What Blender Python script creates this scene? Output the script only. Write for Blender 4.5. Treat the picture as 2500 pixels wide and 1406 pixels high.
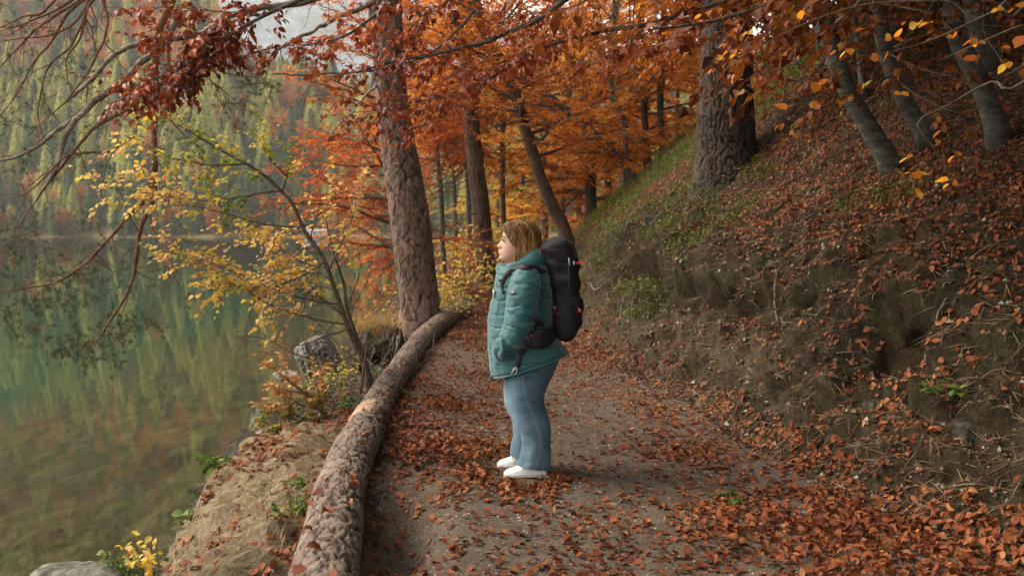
import bpy, math, random
import numpy as np
from mathutils import Vector, Matrix

for _o in list(bpy.data.objects):
    bpy.data.objects.remove(_o)
sc = bpy.context.scene
col = sc.collection

# ------------------------------------------------------------------ camera
FPX = 2431.0                     # focal length in pixels of the 2500 px wide photograph (35 mm lens)
PITCH = math.radians(3.48)
CAMZ = 1.62
cam = bpy.data.cameras.new('camera')
cam.lens = 35.0
cam.sensor_width = 36.0
cam.clip_start = 0.05
cam.clip_end = 6000
cam.dof.use_dof = True
cam.dof.focus_distance = 6.7
cam.dof.aperture_fstop = 3.2
camo = bpy.data.objects.new('camera', cam)
camo.location = (0, 0, CAMZ)
camo.rotation_euler = (math.pi / 2 - PITCH, 0, 0)
col.objects.link(camo)
sc.camera = camo

# ------------------------------------------------------------------ sky, sun, exposure
SUN_EL, SUN_AZ = math.radians(44), math.radians(-78)     # azimuth from +Y towards +X: the light comes over the lake
world = bpy.data.worlds.new('World')
sc.world = world
world.use_nodes = True
wn, wl = world.node_tree.nodes, world.node_tree.links
wn.clear()
sky = wn.new('ShaderNodeTexSky')
sky.sky_type = 'NISHITA'
sky.sun_disc = False
sky.sun_elevation = SUN_EL
sky.sun_rotation = SUN_AZ
sky.altitude = 900
sky.air_density = 1.0
sky.dust_density = 3.0
hsv = wn.new('ShaderNodeHueSaturation')
hsv.inputs['Saturation'].default_value = 0.22      # overcast: a nearly white sky
bg = wn.new('ShaderNodeBackground')
bg.inputs['Strength'].default_value = 0.125
wo = wn.new('ShaderNodeOutputWorld')
wl.new(sky.outputs[0], hsv.inputs['Color'])
wb = wn.new('ShaderNodeMix')
wb.data_type = 'RGBA'
wb.blend_type = 'MULTIPLY'
wb.inputs[0].default_value = 1.0
wb.inputs[7].default_value = (1.06, 1.0, 0.90, 1)   # warm white balance of the photograph
wl.new(hsv.outputs[0], wb.inputs[6])
wl.new(wb.outputs[2], bg.inputs['Color'])
wl.new(bg.outputs[0], wo.inputs['Surface'])

sun = bpy.data.lights.new('sun', 'SUN')
sun.energy = 1.5
sun.angle = math.radians(28)
sun.color = (1.0, 0.88, 0.72)
suno = bpy.data.objects.new('sun', sun)
_d = Vector((math.sin(SUN_AZ) * math.cos(SUN_EL), math.cos(SUN_AZ) * math.cos(SUN_EL), math.sin(SUN_EL)))
suno.rotation_euler = _d.to_track_quat('Z', 'Y').to_euler()
suno.location = (-20, 0, 30)
col.objects.link(suno)

sc.view_settings.view_transform = 'Standard'
sc.view_settings.look = 'None'
sc.view_settings.gamma = 1.0
sc.view_settings.use_curve_mapping = False
sc.view_settings.exposure = 2.08
sc.render.engine = 'CYCLES'
sc.cycles.use_denoising = True
sc.cycles.use_adaptive_sampling = True
sc.cycles.adaptive_threshold = 0.02
sc.cycles.max_bounces = 7
sc.cycles.diffuse_bounces = 3
sc.cycles.glossy_bounces = 3
sc.cycles.transmission_bounces = 3
sc.cycles.transparent_max_bounces = 8
sc.cycles.caustics_reflective = False
sc.cycles.caustics_refractive = False
sc.cycles.sample_clamp_indirect = 4.0

# ------------------------------------------------------------------ pixel -> place
def ray(px, py):
    a, b = (px - 1250.0) / FPX, (703.0 - py) / FPX
    c, s = math.cos(PITCH), math.sin(PITCH)
    d = np.array([a, c + b * s, -s + b * c])
    return d / d[1]

def P(px, py, Y):
    """the place at depth Y seen at this pixel"""
    d = ray(px, py)
    return np.array([0, 0, CAMZ]) + d * Y

def PP(lst, Y=None):
    """a list of (px, py, Y) or (px, py) at one depth"""
    return np.array([P(q[0], q[1], q[2] if len(q) > 2 else Y) for q in lst])

# ------------------------------------------------------------------ noise (numpy)
def _hash(ix, iy, iz, seed):
    h = (ix.astype(np.int64) * 374761393 + iy.astype(np.int64) * 668265263 + iz.astype(np.int64) * 2147483647 + seed * 974711) & 0xffffffff
    h = ((h ^ (h >> 13)) * 1274126177) & 0xffffffff
    h = ((h ^ (h >> 16)) * 2246822519) & 0xffffffff
    return ((h ^ (h >> 15)) & 0xffffff) / float(0xffffff)

def vnoise(p, seed=0):
    """value noise in -1..1 at points p (N,3)"""
    p = np.asarray(p, float)
    i = np.floor(p)
    f = p - i
    f = f * f * f * (f * (f * 6 - 15) + 10)
    i = i.astype(np.int64)
    out = 0
    for dx in (0, 1):
        wx = f[:, 0] if dx else 1 - f[:, 0]
        for dy in (0, 1):
            wy = f[:, 1] if dy else 1 - f[:, 1]
            for dz in (0, 1):
                wz = f[:, 2] if dz else 1 - f[:, 2]
                out = out + wx * wy * wz * _hash(i[:, 0] + dx, i[:, 1] + dy, i[:, 2] + dz, seed)
    return out * 2 - 1

def fbm(p, octs=4, seed=0, gain=0.5):
    p = np.asarray(p, float)
    a, s, t = 1.0, 0, 0
    for o in range(octs):
        s = s + a * vnoise(p * (2.03 ** o) + o * 17.3, seed + o)
        t += a
        a *= gain
    return s / t

def worley(p, seed=0):
    """F1, F2 and cell id of points p (N,3)"""
    p = np.asarray(p, float)
    i = np.floor(p).astype(np.int64)
    f1 = np.full(len(p), 9.0)
    f2 = np.full(len(p), 9.0)
    cid = np.zeros(len(p))
    for dx in (-1, 0, 1):
        for dy in (-1, 0, 1):
            for dz in (-1, 0, 1):
                c = i + np.array([dx, dy, dz])
                q = c + np.stack([_hash(c[:, 0], c[:, 1], c[:, 2], seed + k) for k in (1, 2, 3)], 1)
                d = np.sqrt(((p - q) ** 2).sum(1))
                ids = _hash(c[:, 0], c[:, 1], c[:, 2], seed + 9)
                m = d < f1
                f2 = np.where(m, f1, np.minimum(f2, d))
                cid = np.where(m, ids, cid)
                f1 = np.where(m, d, f1)
    return f1, f2, cid

def smooth(a, b, x):
    t = np.clip((x - a) / (b - a), 0, 1)
    return t * t * (3 - 2 * t)

def unit(v):
    v = np.asarray(v, float)
    return v / (np.linalg.norm(v, axis=-1, keepdims=True) + 1e-12)

# ------------------------------------------------------------------ meshes
class Geo:
    """collects vertices and faces (quads and tris) and links them as ONE mesh object"""
    def __init__(self):
        self.v, self.q, self.t, self.tint, self.qm, self.tm = [], [], [], [], [], []
        self.n = 0

    def add(self, v, quads=None, tris=None, tint=0.5, m=0):
        v = np.asarray(v, float).reshape(-1, 3)
        self.v.append(v)
        self.tint.append(np.broadcast_to(np.asarray(tint, float), (len(v),)).copy())
        if quads is not None and len(quads):
            q = np.asarray(quads, np.int64)
            self.q.append(q + self.n)
            self.qm.append(np.broadcast_to(np.asarray(m), (len(q),)).copy())
        if tris is not None and len(tris):
            t = np.asarray(tris, np.int64)
            self.t.append(t + self.n)
            self.tm.append(np.broadcast_to(np.asarray(m), (len(t),)).copy())
        self.n += len(v)
        return self

    def merge(self, o, m=0):
        for v, tn in zip(o.v, o.tint):
            pass
        V = np.concatenate(o.v)
        self.add(V, np.concatenate(o.q) if o.q else None, np.concatenate(o.t) if o.t else None, np.concatenate(o.tint), m)
        return self

    def mesh(self, name, mats, smooth_shade=True):
        me = bpy.data.meshes.new(name)
        if not self.v:
            return me
        V = np.concatenate(self.v)
        q = np.concatenate(self.q) if self.q else np.zeros((0, 4), np.int64)
        t = np.concatenate(self.t) if self.t else np.zeros((0, 3), np.int64)
        qm = np.concatenate(self.qm) if self.qm else np.zeros(0, np.int64)
        tm = np.concatenate(self.tm) if self.tm else np.zeros(0, np.int64)
        me.vertices.add(len(V))
        me.vertices.foreach_set('co', V.astype(np.float32).ravel())
        nl = len(q) * 4 + len(t) * 3
        me.loops.add(nl)
        me.loops.foreach_set('vertex_index', np.concatenate([q.ravel(), t.ravel()]).astype(np.int32))
        me.polygons.add(len(q) + len(t))
        ls = np.concatenate([np.arange(len(q)) * 4, len(q) * 4 + np.arange(len(t)) * 3]).astype(np.int32)
        me.polygons.foreach_set('loop_start', ls)
        me.polygons.foreach_set('material_index', np.concatenate([qm, tm]).astype(np.int32))
        me.update(calc_edges=True)
        me.polygons.foreach_set('use_smooth', np.full(len(q) + len(t), smooth_shade))
        at = me.attributes.new('tint', 'FLOAT', 'POINT')
        at.data.foreach_set('value', np.concatenate(self.tint).astype(np.float32))
        for mm in (mats if isinstance(mats, (list, tuple)) else [mats]):
            me.materials.append(mm)
        me.update()
        return me

    def build(self, name, mats, parent=None, smooth_shade=True):
        return link(name, self.mesh(name, mats, smooth_shade), parent)

def link(name, me, parent=None):
    o = bpy.data.objects.new(name, me)
    col.objects.link(o)
    if parent is not None:
        o.parent = parent
        o.matrix_parent_inverse = Matrix.Translation(-Vector(parent_place(parent)))
    return o

def parent_place(p):
    l = Vector((0, 0, 0))
    while p is not None:
        l = l + Vector(p.location)
        p = None
    return l

def empty(name, loc, label, cat, group=None):
    o = bpy.data.objects.new(name, None)
    o.empty_display_size = 0.2
    o.location = loc
    col.objects.link(o)
    return tag(o, label, cat, group)

def tag(o, label=None, cat=None, group=None, kind=None):
    if label: o['label'] = label
    if cat: o['category'] = cat
    if group: o['group'] = group
    if kind: o['kind'] = kind
    return o

def frames(pts):
    pts = np.asarray(pts, float)
    t = np.gradient(pts, axis=0)
    t = unit(t)
    ref = np.array([0, 0, 1.0]) if abs(t[0, 2]) < 0.8 else np.array([0, 1.0, 0])
    n = unit(np.cross(t[0], ref))
    N = [n]
    for k in range(1, len(pts)):
        n = N[-1] - t[k] * np.dot(N[-1], t[k])
        N.append(unit(n))
    N = np.array(N)
    return t, N, np.cross(t, N)

def resample(pts, n, rad=None):
    """Catmull-Rom through the points, n samples; radii go along"""
    pts = np.asarray(pts, float)
    L = np.concatenate([[0], np.cumsum(np.linalg.norm(np.diff(pts, axis=0), axis=1))])
    u = np.linspace(0, L[-1], n)
    ext = np.vstack([2 * pts[0] - pts[1], pts, 2 * pts[-1] - pts[-2]])
    k = np.clip(np.searchsorted(L, u, side='right') - 1, 0, len(pts) - 2)
    w = ((u - L[k]) / (L[k + 1] - L[k] + 1e-9))[:, None]
    p0, p1, p2, p3 = ext[k], ext[k + 1], ext[k + 2], ext[k + 3]
    o = 0.5 * (2 * p1 + (p2 - p0) * w + (2 * p0 - 5 * p1 + 4 * p2 - p3) * w ** 2 + (3 * p1 - p0 - 3 * p2 + p3) * w ** 3)
    if rad is None:
        return o
    return o, np.interp(u, L, rad)

def tube(geo, pts, rad, sides=6, tint=0.5, cap=True, m=0):
    pts = np.asarray(pts, float)
    n = len(pts)
    rad = np.broadcast_to(np.asarray(rad, float), (n,))
    t, N, B = frames(pts)
    a = np.arange(sides) * 2 * math.pi / sides
    ring = N[:, None, :] * np.cos(a)[None, :, None] + B[:, None, :] * np.sin(a)[None, :, None]
    v = pts[:, None, :] + ring * rad[:, None, None]
    i = np.arange(n - 1)[:, None] * sides
    j = np.arange(sides)[None, :]
    j2 = (j + 1) % sides
    q = np.stack([i + j, i + j2, i + sides + j2, i + sides + j], -1).reshape(-1, 4)
    v = v.reshape(-1, 3)
    tris = None
    if cap:
        v = np.vstack([v, pts[0], pts[-1]])
        jj = np.arange(sides)
        tris = np.vstack([np.stack([np.full(sides, n * sides), (jj + 1) % sides, jj], 1),
                          np.stack([np.full(sides, n * sides + 1), (n - 1) * sides + jj, (n - 1) * sides + (jj + 1) % sides], 1)])
    tt = tint
    if np.ndim(tint) == 1 and len(tint) == n:
        tt = np.repeat(tint, sides)
        if cap: tt = np.concatenate([tt, [tint[0], tint[-1]]])
    geo.add(v, q, tris, tt, m)
    return geo

def loft(geo, rings, closed=True, cap0=False, cap1=False, tint=0.5, m=0):
    """rings (R,S,3) -> quads; cap with a fan to the ring's middle"""
    rings = np.asarray(rings, float)
    R, S = rings.shape[:2]
    i = np.arange(R - 1)[:, None] * S
    j = np.arange(S if closed else S - 1)[None, :]
    j2 = (j + 1) % S
    q = np.stack([i + j, i + j2, i + S + j2, i + S + j], -1).reshape(-1, 4)
    v = rings.reshape(-1, 3)
    tris = []
    k = len(v)
    jj = np.arange(S)
    if cap0:
        v = np.vstack([v, rings[0].mean(0)])
        tris.append(np.stack([np.full(S, k), (jj + 1) % S, jj], 1)); k += 1
    if cap1:
        v = np.vstack([v, rings[-1].mean(0)])
        tris.append(np.stack([np.full(S, k), (R - 1) * S + jj, (R - 1) * S + (jj + 1) % S], 1)); k += 1
    tt = tint
    if np.ndim(tint) == 2:
        tt = np.concatenate([np.asarray(tint).ravel(), np.full(k - R * S, 0.5)])
    geo.add(v, q, np.vstack(tris) if tris else None, tt, m)
    return geo

def box(geo, c, size, rot=None, tint=0.5, m=0):
    s = np.array(size) / 2
    v = np.array([[x, y, z] for x in (-1, 1) for y in (-1, 1) for z in (-1, 1)], float) * s
    if rot is not None:
        v = v @ np.asarray(rot).T
    q = [[0, 1, 3, 2], [4, 6, 7, 5], [0, 4, 5, 1], [2, 3, 7, 6], [0, 2, 6, 4], [1, 5, 7, 3]]
    geo.add(v + np.asarray(c), q, None, tint, m)
    return geo

# ------------------------------------------------------------------ materials
class NT:
    def __init__(self, name):
        self.m = bpy.data.materials.new(name)
        self.m.use_nodes = True
        self.n, self.l = self.m.node_tree.nodes, self.m.node_tree.links
        self.n.clear()
        self.out = self.n.new('ShaderNodeOutputMaterial')

    def new(self, t, **kw):
        x = self.n.new(t)
        for k, v in kw.items():
            setattr(x, k, v)
        return x

    def put(self, sock, val):
        if isinstance(val, bpy.types.NodeSocket):
            self.l.new(val, sock)
        elif val is not None:
            if isinstance(val, (tuple, list)) and len(val) == 3 and sock.type == 'RGBA':
                val = (*val, 1)
            sock.default_value = val

    def coord(self, which='Object', scale=(1, 1, 1)):
        tc = self.new('ShaderNodeTexCoord')
        mp = self.new('ShaderNodeMapping')
        self.l.new(tc.outputs[which], mp.inputs['Vector'])
        mp.inputs['Scale'].default_value = scale
        return mp.outputs[0]

    def noise(self, vec, scale, detail=4, rough=0.55, dist=0.0):
        x = self.new('ShaderNodeTexNoise')
        self.l.new(vec, x.inputs['Vector'])
        x.inputs['Scale'].default_value = scale
        x.inputs['Detail'].default_value = detail
        x.inputs['Roughness'].default_value = rough
        x.inputs['Distortion'].default_value = dist
        return x.outputs['Fac']

    def voro(self, vec, scale, feature='F1', out='Distance'):
        x = self.new('ShaderNodeTexVoronoi', feature=feature)
        self.l.new(vec, x.inputs['Vector'])
        x.inputs['Scale'].default_value = scale
        return x.outputs[out]

    def attr(self, name='tint'):
        x = self.new('ShaderNodeAttribute', attribute_name=name)
        return x.outputs['Fac']

    def ramp(self, fac, stops, interp='LINEAR'):
        x = self.new('ShaderNodeValToRGB')
        cr = x.color_ramp
        cr.interpolation = interp
        while len(cr.elements) < len(stops):
            cr.elements.new(0.5)
        for e, (p, c) in zip(cr.elements, stops):
            e.position = p
            e.color = (*c, 1) if len(c) == 3 else c
        self.put(x.inputs[0], fac)
        return x.outputs[0]

    def math(self, op, a, b=None, c=None, clamp=False):
        x = self.new('ShaderNodeMath', operation=op, use_clamp=clamp)
        self.put(x.inputs[0], a)
        if b is not None: self.put(x.inputs[1], b)
        if c is not None: self.put(x.inputs[2], c)
        return x.outputs[0]

    def mix(self, fac, a, b, blend='MIX'):
        x = self.new('ShaderNodeMix', data_type='RGBA', blend_type=blend)
        self.put(x.inputs[0], fac)
        self.put(x.inputs[6], a)
        self.put(x.inputs[7], b)
        return x.outputs[2]

    def maprange(self, v, a, b, c=0.0, d=1.0):
        x = self.new('ShaderNodeMapRange')
        self.put(x.inputs[0], v)
        for k, q in zip((1, 2, 3, 4), (a, b, c, d)):
            x.inputs[k].default_value = q
        return x.outputs[0]

    def bump(self, h, strength=0.5, dist=0.01, normal=None):
        x = self.new('ShaderNodeBump')
        x.inputs['Strength'].default_value = strength
        x.inputs['Distance'].default_value = dist
        self.l.new(h, x.inputs['Height'])
        if normal is not None: self.l.new(normal, x.inputs['Normal'])
        return x.outputs[0]

    def pbr(self, colr, rough=0.8, normal=None, spec=0.3, metal=0.0, sheen=None, **kw):
        x = self.new('ShaderNodeBsdfPrincipled')
        self.put(x.inputs['Base Color'], colr)
        self.put(x.inputs['Roughness'], rough)
        self.put(x.inputs['Specular IOR Level'], spec)
        self.put(x.inputs['Metallic'], metal)
        if sheen is not None: self.put(x.inputs['Sheen Weight'], sheen)
        if normal is not None: self.l.new(normal, x.inputs['Normal'])
        for k, v in kw.items():
            self.put(x.inputs[k.replace('_', ' ')], v)
        return x.outputs[0]

    def done(self, shader):
        self.l.new(shader, self.out.inputs['Surface'])
        return self.m

def plain(name, c, rough=0.6, spec=0.4, metal=0.0, var=0.12, scale=40):
    t = NT(name)
    v = t.coord()
    n = t.noise(v, scale, 3)
    c2 = tuple(x * (1 - var * 2) for x in c)
    c3 = tuple(min(1, x * (1 + var)) for x in c)
    return t.done(t.pbr(t.ramp(n, [(0.3, c2), (0.7, c3)]), rough, t.bump(n, 0.15, 0.004), spec, metal))

def leaf_mat(name, stops, trans=0.4, rough=0.55, spec=0.25, objvar=0.0):
    t = NT(name)
    f = t.attr('tint')
    if objvar:
        oi = t.new('ShaderNodeObjectInfo')
        f = t.math('ADD', f, t.math('MULTIPLY', t.math('SUBTRACT', oi.outputs['Random'], 0.5), objvar), clamp=True)
    c = t.ramp(f, stops)
    v = t.coord()
    n = t.noise(v, 60, 2)
    c = t.mix(0.35, c, t.mix(n, (0.3, 0.2, 0.1), (1.0, 1.0, 0.9)), 'MULTIPLY')
    p = t.pbr(c, rough, None, spec)
    tr = t.new('ShaderNodeBsdfTranslucent')
    t.l.new(c, tr.inputs['Color'])
    mx = t.new('ShaderNodeMixShader')
    mx.inputs[0].default_value = trans
    t.l.new(p, mx.inputs[1])
    t.l.new(tr.outputs[0], mx.inputs[2])
    return t.done(mx.outputs[0])

def bark_mat(name, c_dark, c_mid, c_light, scale=(6, 6, 1.2), bump=0.8, lichen=0.0, crack=True):
    t = NT(name)
    v = t.coord('Object', scale)
    n1 = t.noise(v, 3.0, 6, 0.62, 0.6)
    v2 = t.coord('Object')
    n2 = t.noise(v2, 2.2, 4)
    n3 = t.noise(v2, 55, 3)
    base = t.ramp(n1, [(0.30, c_dark), (0.48, c_mid), (0.72, c_light)])
    base = t.mix(t.maprange(n2, 0.4, 0.7, 0, 0.45), base, c_light)
    base = t.mix(0.35, base, t.ramp(n3, [(0.3, (0.45, 0.43, 0.4)), (0.7, (1.15, 1.1, 1.05))]), 'MULTIPLY')
    if crack:
        f = t.attr('tint')
        base = t.mix(t.maprange(f, 0.42, 0.0, 0, 0.85), base, c_dark)
        base = t.mix(t.maprange(f, 0.6, 1.0, 0, 0.5), base, c_light)
    n6 = t.noise(v2, 17, 5, 0.7, 0.3)
    base = t.mix(0.7, base, t.ramp(n6, [(0.30, (0.42, 0.40, 0.38)), (0.5, (0.95, 0.95, 0.95)), (0.70, (1.55, 1.5, 1.45))]), 'MULTIPLY')
    if lichen:
        n4 = t.noise(v2, 7, 5, 0.7)
        base = t.mix(t.maprange(n4, 0.58, 0.68, 0, lichen), base, (0.22, 0.24, 0.19))
    h = t.math('ADD', t.math('MULTIPLY', n1, 1.0), t.math('MULTIPLY', n3, 0.4))
    return t.done(t.pbr(base, 0.9, t.bump(h, bump, 0.02), 0.15))
# ------------------------------------------------------------------ land: path, shore, hillside, lake bed (one height field cut into pieces of the setting)
WATER = -0.8
def _ip(y, ks, vs):
    return np.interp(y, ks, vs)

def xl(y):   # left edge of the path
    return _ip(y, [-10, 4, 6, 7.8, 10, 13, 17, 21, 25, 28, 34, 60, 150], [-0.7, -0.75, -0.82, -1.0, -1.02, -1.0, -0.9, -1.0, -0.75, -0.5, 0.3, 4, 10])

def xr(y):   # right edge of the path, foot of the bank
    return _ip(y, [-10, 2, 4.6, 5.3, 6, 7.4, 8.9, 11.4, 13.8, 17, 21, 25, 28, 34, 60, 150], [3.2, 2.7, 2.38, 2.18, 1.95, 1.76, 1.64, 1.16, 0.80, 0.66, 0.55, 0.55, 0.7, 1.5, 5.2, 12])

def ex(y):   # edge of the shore bank above the water
    return _ip(y, [-10, 5.6, 7, 8.2, 9.0, 10, 12, 14, 20, 30, 60, 150], [-1.75, -1.80, -2.16, -2.14, -1.8, -1.72, -1.8, -2.0, -2.3, -2.4, -2.0, -1])

def ez(y):
    return _ip(y, [-10, 5.6, 7, 8.3, 9.1, 12, 20, 40, 150], [-.3, -.3, -.24, -.17, -.3, -.3, -.3, -.3, -.3])

def sx(y):   # water line
    return _ip(y, [-10, 5, 7, 9, 12, 20, 30, 60, 150], [-2.1, -2.12, -2.46, -2.75, -2.95, -3.5, -3.9, -5, -9])

def height(x, y, detail=True):
    x = np.asarray(x, float); y = np.asarray(y, float)
    L, R, E, EZ, S = xl(y), xr(y), ex(y), ez(y), sx(y)
    z = np.zeros_like(x)
    # left side
    a = np.clip((L - x) / (L - E), 0, 1)
    zl = EZ * (a ** 1.3)
    mound = smooth(4.0, 5.4, y) * (1 - smooth(8.1, 8.9, y))
    zl = zl + mound * 0.10 * np.sin(math.pi * a) 
    b = np.clip((E - x) / (E - S), 0, 1)
    zl2 = EZ + (WATER - EZ) * (1 - (1 - b) ** 1.5)
    w = S - x
    bed = WATER - np.interp(w, [0, 0.5, 2.5, 6, 12, 22, 60], [0, 0.10, 0.42, 1.3, 3.0, 5.5, 8.0])
    zl = np.where(x < E, zl2, zl)
    zl = np.where(x < S, bed, zl)
    # right side
    d = x - R
    cutk = smooth(2, 4, y) * (1 - smooth(12.5, 16, y))            # how steep the cut in the bank is
    zr_cut = np.interp(d, [0, .12, .30, .75, 1.05, 1.5, 3.0, 6, 12, 30, 60], [0, .05, .20, .68, 1.02, 1.36, 2.5, 5.0, 10, 23, 40])
    zr_soft = np.interp(d, [0, .2, .6, 1.2, 2.4, 4, 6, 12, 30, 60], [0, .18, .82, 1.52, 2.60, 4.0, 5.7, 10.6, 23, 40])
    zr = cutk * zr_cut + (1 - cutk) * zr_soft
    z = np.where(x < L, zl, np.where(x > R, zr, 0))
    # slight dish across the path, rut and the hole washed out beside the log
    u = np.clip((x - L) / (R - L), 0, 1)
    z = z + np.where((x >= L) & (x <= R), -0.035 * np.sin(math.pi * u), 0)
    z = z - 0.34 * np.exp(-(((x + 0.64) / 0.19) ** 2 + ((y - 5.30) / 0.60) ** 2))
    z = z - 0.32 * np.exp(-(((x + 1.85) / 0.45) ** 2 + ((y - 15.4) / 1.3) ** 2))
    if detail:
        p = np.stack([x, y, np.zeros_like(x)], -1).reshape(-1, 3)
        n1 = fbm(p * 0.9, 4, 3).reshape(x.shape)
        n2 = fbm(p * 4.5, 4, 11).reshape(x.shape)
        on = np.clip(np.maximum(L - x, d) / 0.6, 0, 1)
        z = z + on * (0.10 * n1 + 0.045 * n2) + (1 - on) * (0.018 * n1 + 0.010 * n2)
        z = z + np.clip(d - 3, 0, 8) * 0.05 * n1
    return z

def H(x, y):
    return float(height(np.array([x]), np.array([y]))[0])

def hit(px, py, y0=3.0, y1=140.0):
    """where the ray of a pixel meets the land"""
    d = ray(px, py)
    ys = np.geomspace(y0, y1, 900)
    zz = height(d[0] * ys, ys) - (CAMZ + d[2] * ys)
    k = np.argmax(zz > 0)
    if zz[k] <= 0: k = len(ys) - 1
    y = ys[k]
    return np.array([d[0] * y, y, CAMZ + d[2] * y])

def _axis(segs):
    out = [segs[0][0]]
    for a, b, s0, s1 in segs:
        x = a
        while x < b - 1e-6:
            f = (x - a) / (b - a)
            x = min(b, x + s0 + (s1 - s0) * f)
            out.append(x)
    return np.array(out)

gx = np.concatenate([-_axis([(3.6, 7, 0.06, 0.4), (7, 70, 0.5, 8)])[::-1], _axis([(-3.55, 0.5, 0.045, 0.045), (0.5, 3.4, 0.022, 0.022), (3.4, 5.5, 0.03, 0.06), (5.5, 9, 0.06, 0.3), (9, 75, 0.35, 5)])])
gy = np.concatenate([_axis([(-9, 3.2, 0.6, 0.12)])[:-1], _axis([(3.2, 11, 0.032, 0.040), (11, 22, 0.05, 0.16), (22, 60, 0.2, 0.9), (60, 170, 1, 6)])])
GX, GY = np.meshgrid(gx, gy)
GZ = height(GX, GY)
LXg, RXg, EXg, SXg = xl(GY), xr(GY), ex(GY), sx(GY)
V = np.stack([GX, GY, GZ], -1).reshape(-1, 3)

# rough clods, hollows under the lip of the cut, embedded stone: pushed along the slope's normal
gz_y, gz_x = np.gradient(GZ, gy, gx)
Nrm = unit(np.stack([-gz_x, -gz_y, np.ones_like(GZ)], -1).reshape(-1, 3))
dR = (GX - RXg).ravel()
near = (1 - smooth(14, 26, GY.ravel()))
cutm = smooth(0.05, 0.35, dR) * (1 - smooth(1.5, 2.6, dR)) * near
f1, f2, cid = worley(V * np.array([2.6, 2.0, 2.6]) + 0.6 * np.stack([fbm(V * 1.7, 3, 60 + k) for k in range(3)], 1), 5)
clod = (f2 - f1)
hollow = smooth(0.62, 0.85, dR + 0.25 * fbm(V * np.array([0.8, 0.9, 0]), 3, 21)) * (1 - smooth(0.95, 1.25, dR + 0.25 * fbm(V * np.array([0.8, 0.9, 0]), 3, 21)))
hn = smooth(-0.15, 0.4, fbm(V * np.array([0.0, 1.1, 0.0]) + 3.3, 3, 77))
disp = cutm * (0.16 * np.clip(clod, 0, .5) + 0.13 * fbm(V * 3.2, 3, 30) + 0.09 * fbm(V * 7, 3, 31) - 0.34 * hollow * hn - 0.12 * smooth(.05, .5, fbm(V * 4.0, 2, 36)))
slope_m = smooth(0.8, 1.6, dR)
disp = disp + slope_m * (0.07 * fbm(V * 2.6, 4, 41) + 0.035 * fbm(V * 9, 3, 43)) * near
leftm = smooth(0.02, 0.3, (LXg - GX).ravel()) * (GX > SXg).ravel() * near
f1b, f2b, _c = worley(V * 3.4 + 0.5 * fbm(V * 2, 3, 90)[:, None], 8)
disp = disp + leftm * (0.10 * np.clip(f2b - f1b, 0, .5) + 0.06 * fbm(V * 3.0, 3, 32) + 0.06 * fbm(V * 7.5, 4, 33))
bedm = (GX < SXg).ravel() * (1 - smooth(20, 40, GY.ravel()))
f1c, f2c, _c = worley(V * np.array([2.2, 2.2, 0.1]), 18)
disp = disp + bedm * 0.10 * np.clip(f2c - f1c - .1, 0, .35) * smooth(0.1, 1.0, (SXg - GX).ravel())
V = V + Nrm * disp[:, None]
V[:, 0] -= 0.12 * cutm * hn * smooth(1.0, 1.2, dR) * (1 - smooth(1.3, 1.7, dR))      # the lip leans out

def grid_z(x, y):
    """height of the finished surface (grid lookup)"""
    x = np.asarray(x, float); y = np.asarray(y, float)
    zi = V[:, 2].reshape(GX.shape)
    i = np.clip(np.searchsorted(gx, x) - 1, 0, len(gx) - 2)
    j = np.clip(np.searchsorted(gy, y) - 1, 0, len(gy) - 2)
    u = (x - gx[i]) / (gx[i + 1] - gx[i]); w = (y - gy[j]) / (gy[j + 1] - gy[j])
    return (zi[j, i] * (1 - u) + zi[j, i + 1] * u) * (1 - w) + (zi[j + 1, i] * (1 - u) + zi[j + 1, i + 1] * u) * w

def coarse_n(x, y):
    e = 0.06
    hx = (grid_z(x + e, y) - grid_z(x - e, y)) / (2 * e)
    hy = (grid_z(x, y + e) - grid_z(x, y - e)) / (2 * e)
    return unit(np.stack([-hx, -hy, np.ones_like(hx)], -1))

nx, ny = len(gx), len(gy)
ii = (np.arange(ny - 1)[:, None] * nx + np.arange(nx - 1)[None, :])
Q = np.stack([ii, ii + 1, ii + nx + 1, ii + nx], -1).reshape(-1, 4)
from mathutils.bvhtree import BVHTree
_cy = V[Q, 1].mean(1); _cx = V[Q, 0].mean(1)
_q = Q[(_cy < 34) & (_cx > -5) & (_cx < 12)]
_u, _i = np.unique(_q, return_inverse=True)
LAND = BVHTree.FromPolygons(V[_u].tolist(), _i.reshape(-1, 4).tolist())
_DN = Vector((0, 0, -1))
def _drop(x, y):
    x = np.atleast_1d(np.asarray(x, float)); y = np.atleast_1d(np.asarray(y, float))
    z = grid_z(x, y); n = coarse_n(x, y)
    rc_ = LAND.ray_cast
    for k in range(len(x)):
        if y[k] < 33.5:
            l_, n_, i_, d_ = rc_(Vector((x[k], y[k], 30.0)), _DN)
            if l_ is not None:
                z[k] = l_.z
                n[k] += (n_.x, n_.y, n_.z) if n_.z > 0 else (-n_.x, -n_.y, -n_.z)
    return z, unit(n)
def ground_z(x, y): return _drop(x, y)[0]
def ground_n(x, y): return _drop(x, y)[1]
cx = V[Q, 0].mean(1); cy = V[Q, 1].mean(1); cz = V[Q, 2].mean(1)
wob = 0.10 * fbm(np.stack([cx, cy, 0 * cx], -1) * 1.6, 3, 51)
sel_bed = cz < WATER - 0.02
sel_path = (~sel_bed) & (cx > xl(cy) + wob) & (cx < xr(cy) + wob)
sel_right = (~sel_bed) & (~sel_path) & (cx > (xl(cy) + xr(cy)) / 2)
sel_left = (~sel_bed) & (~sel_path) & (~sel_right)

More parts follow.
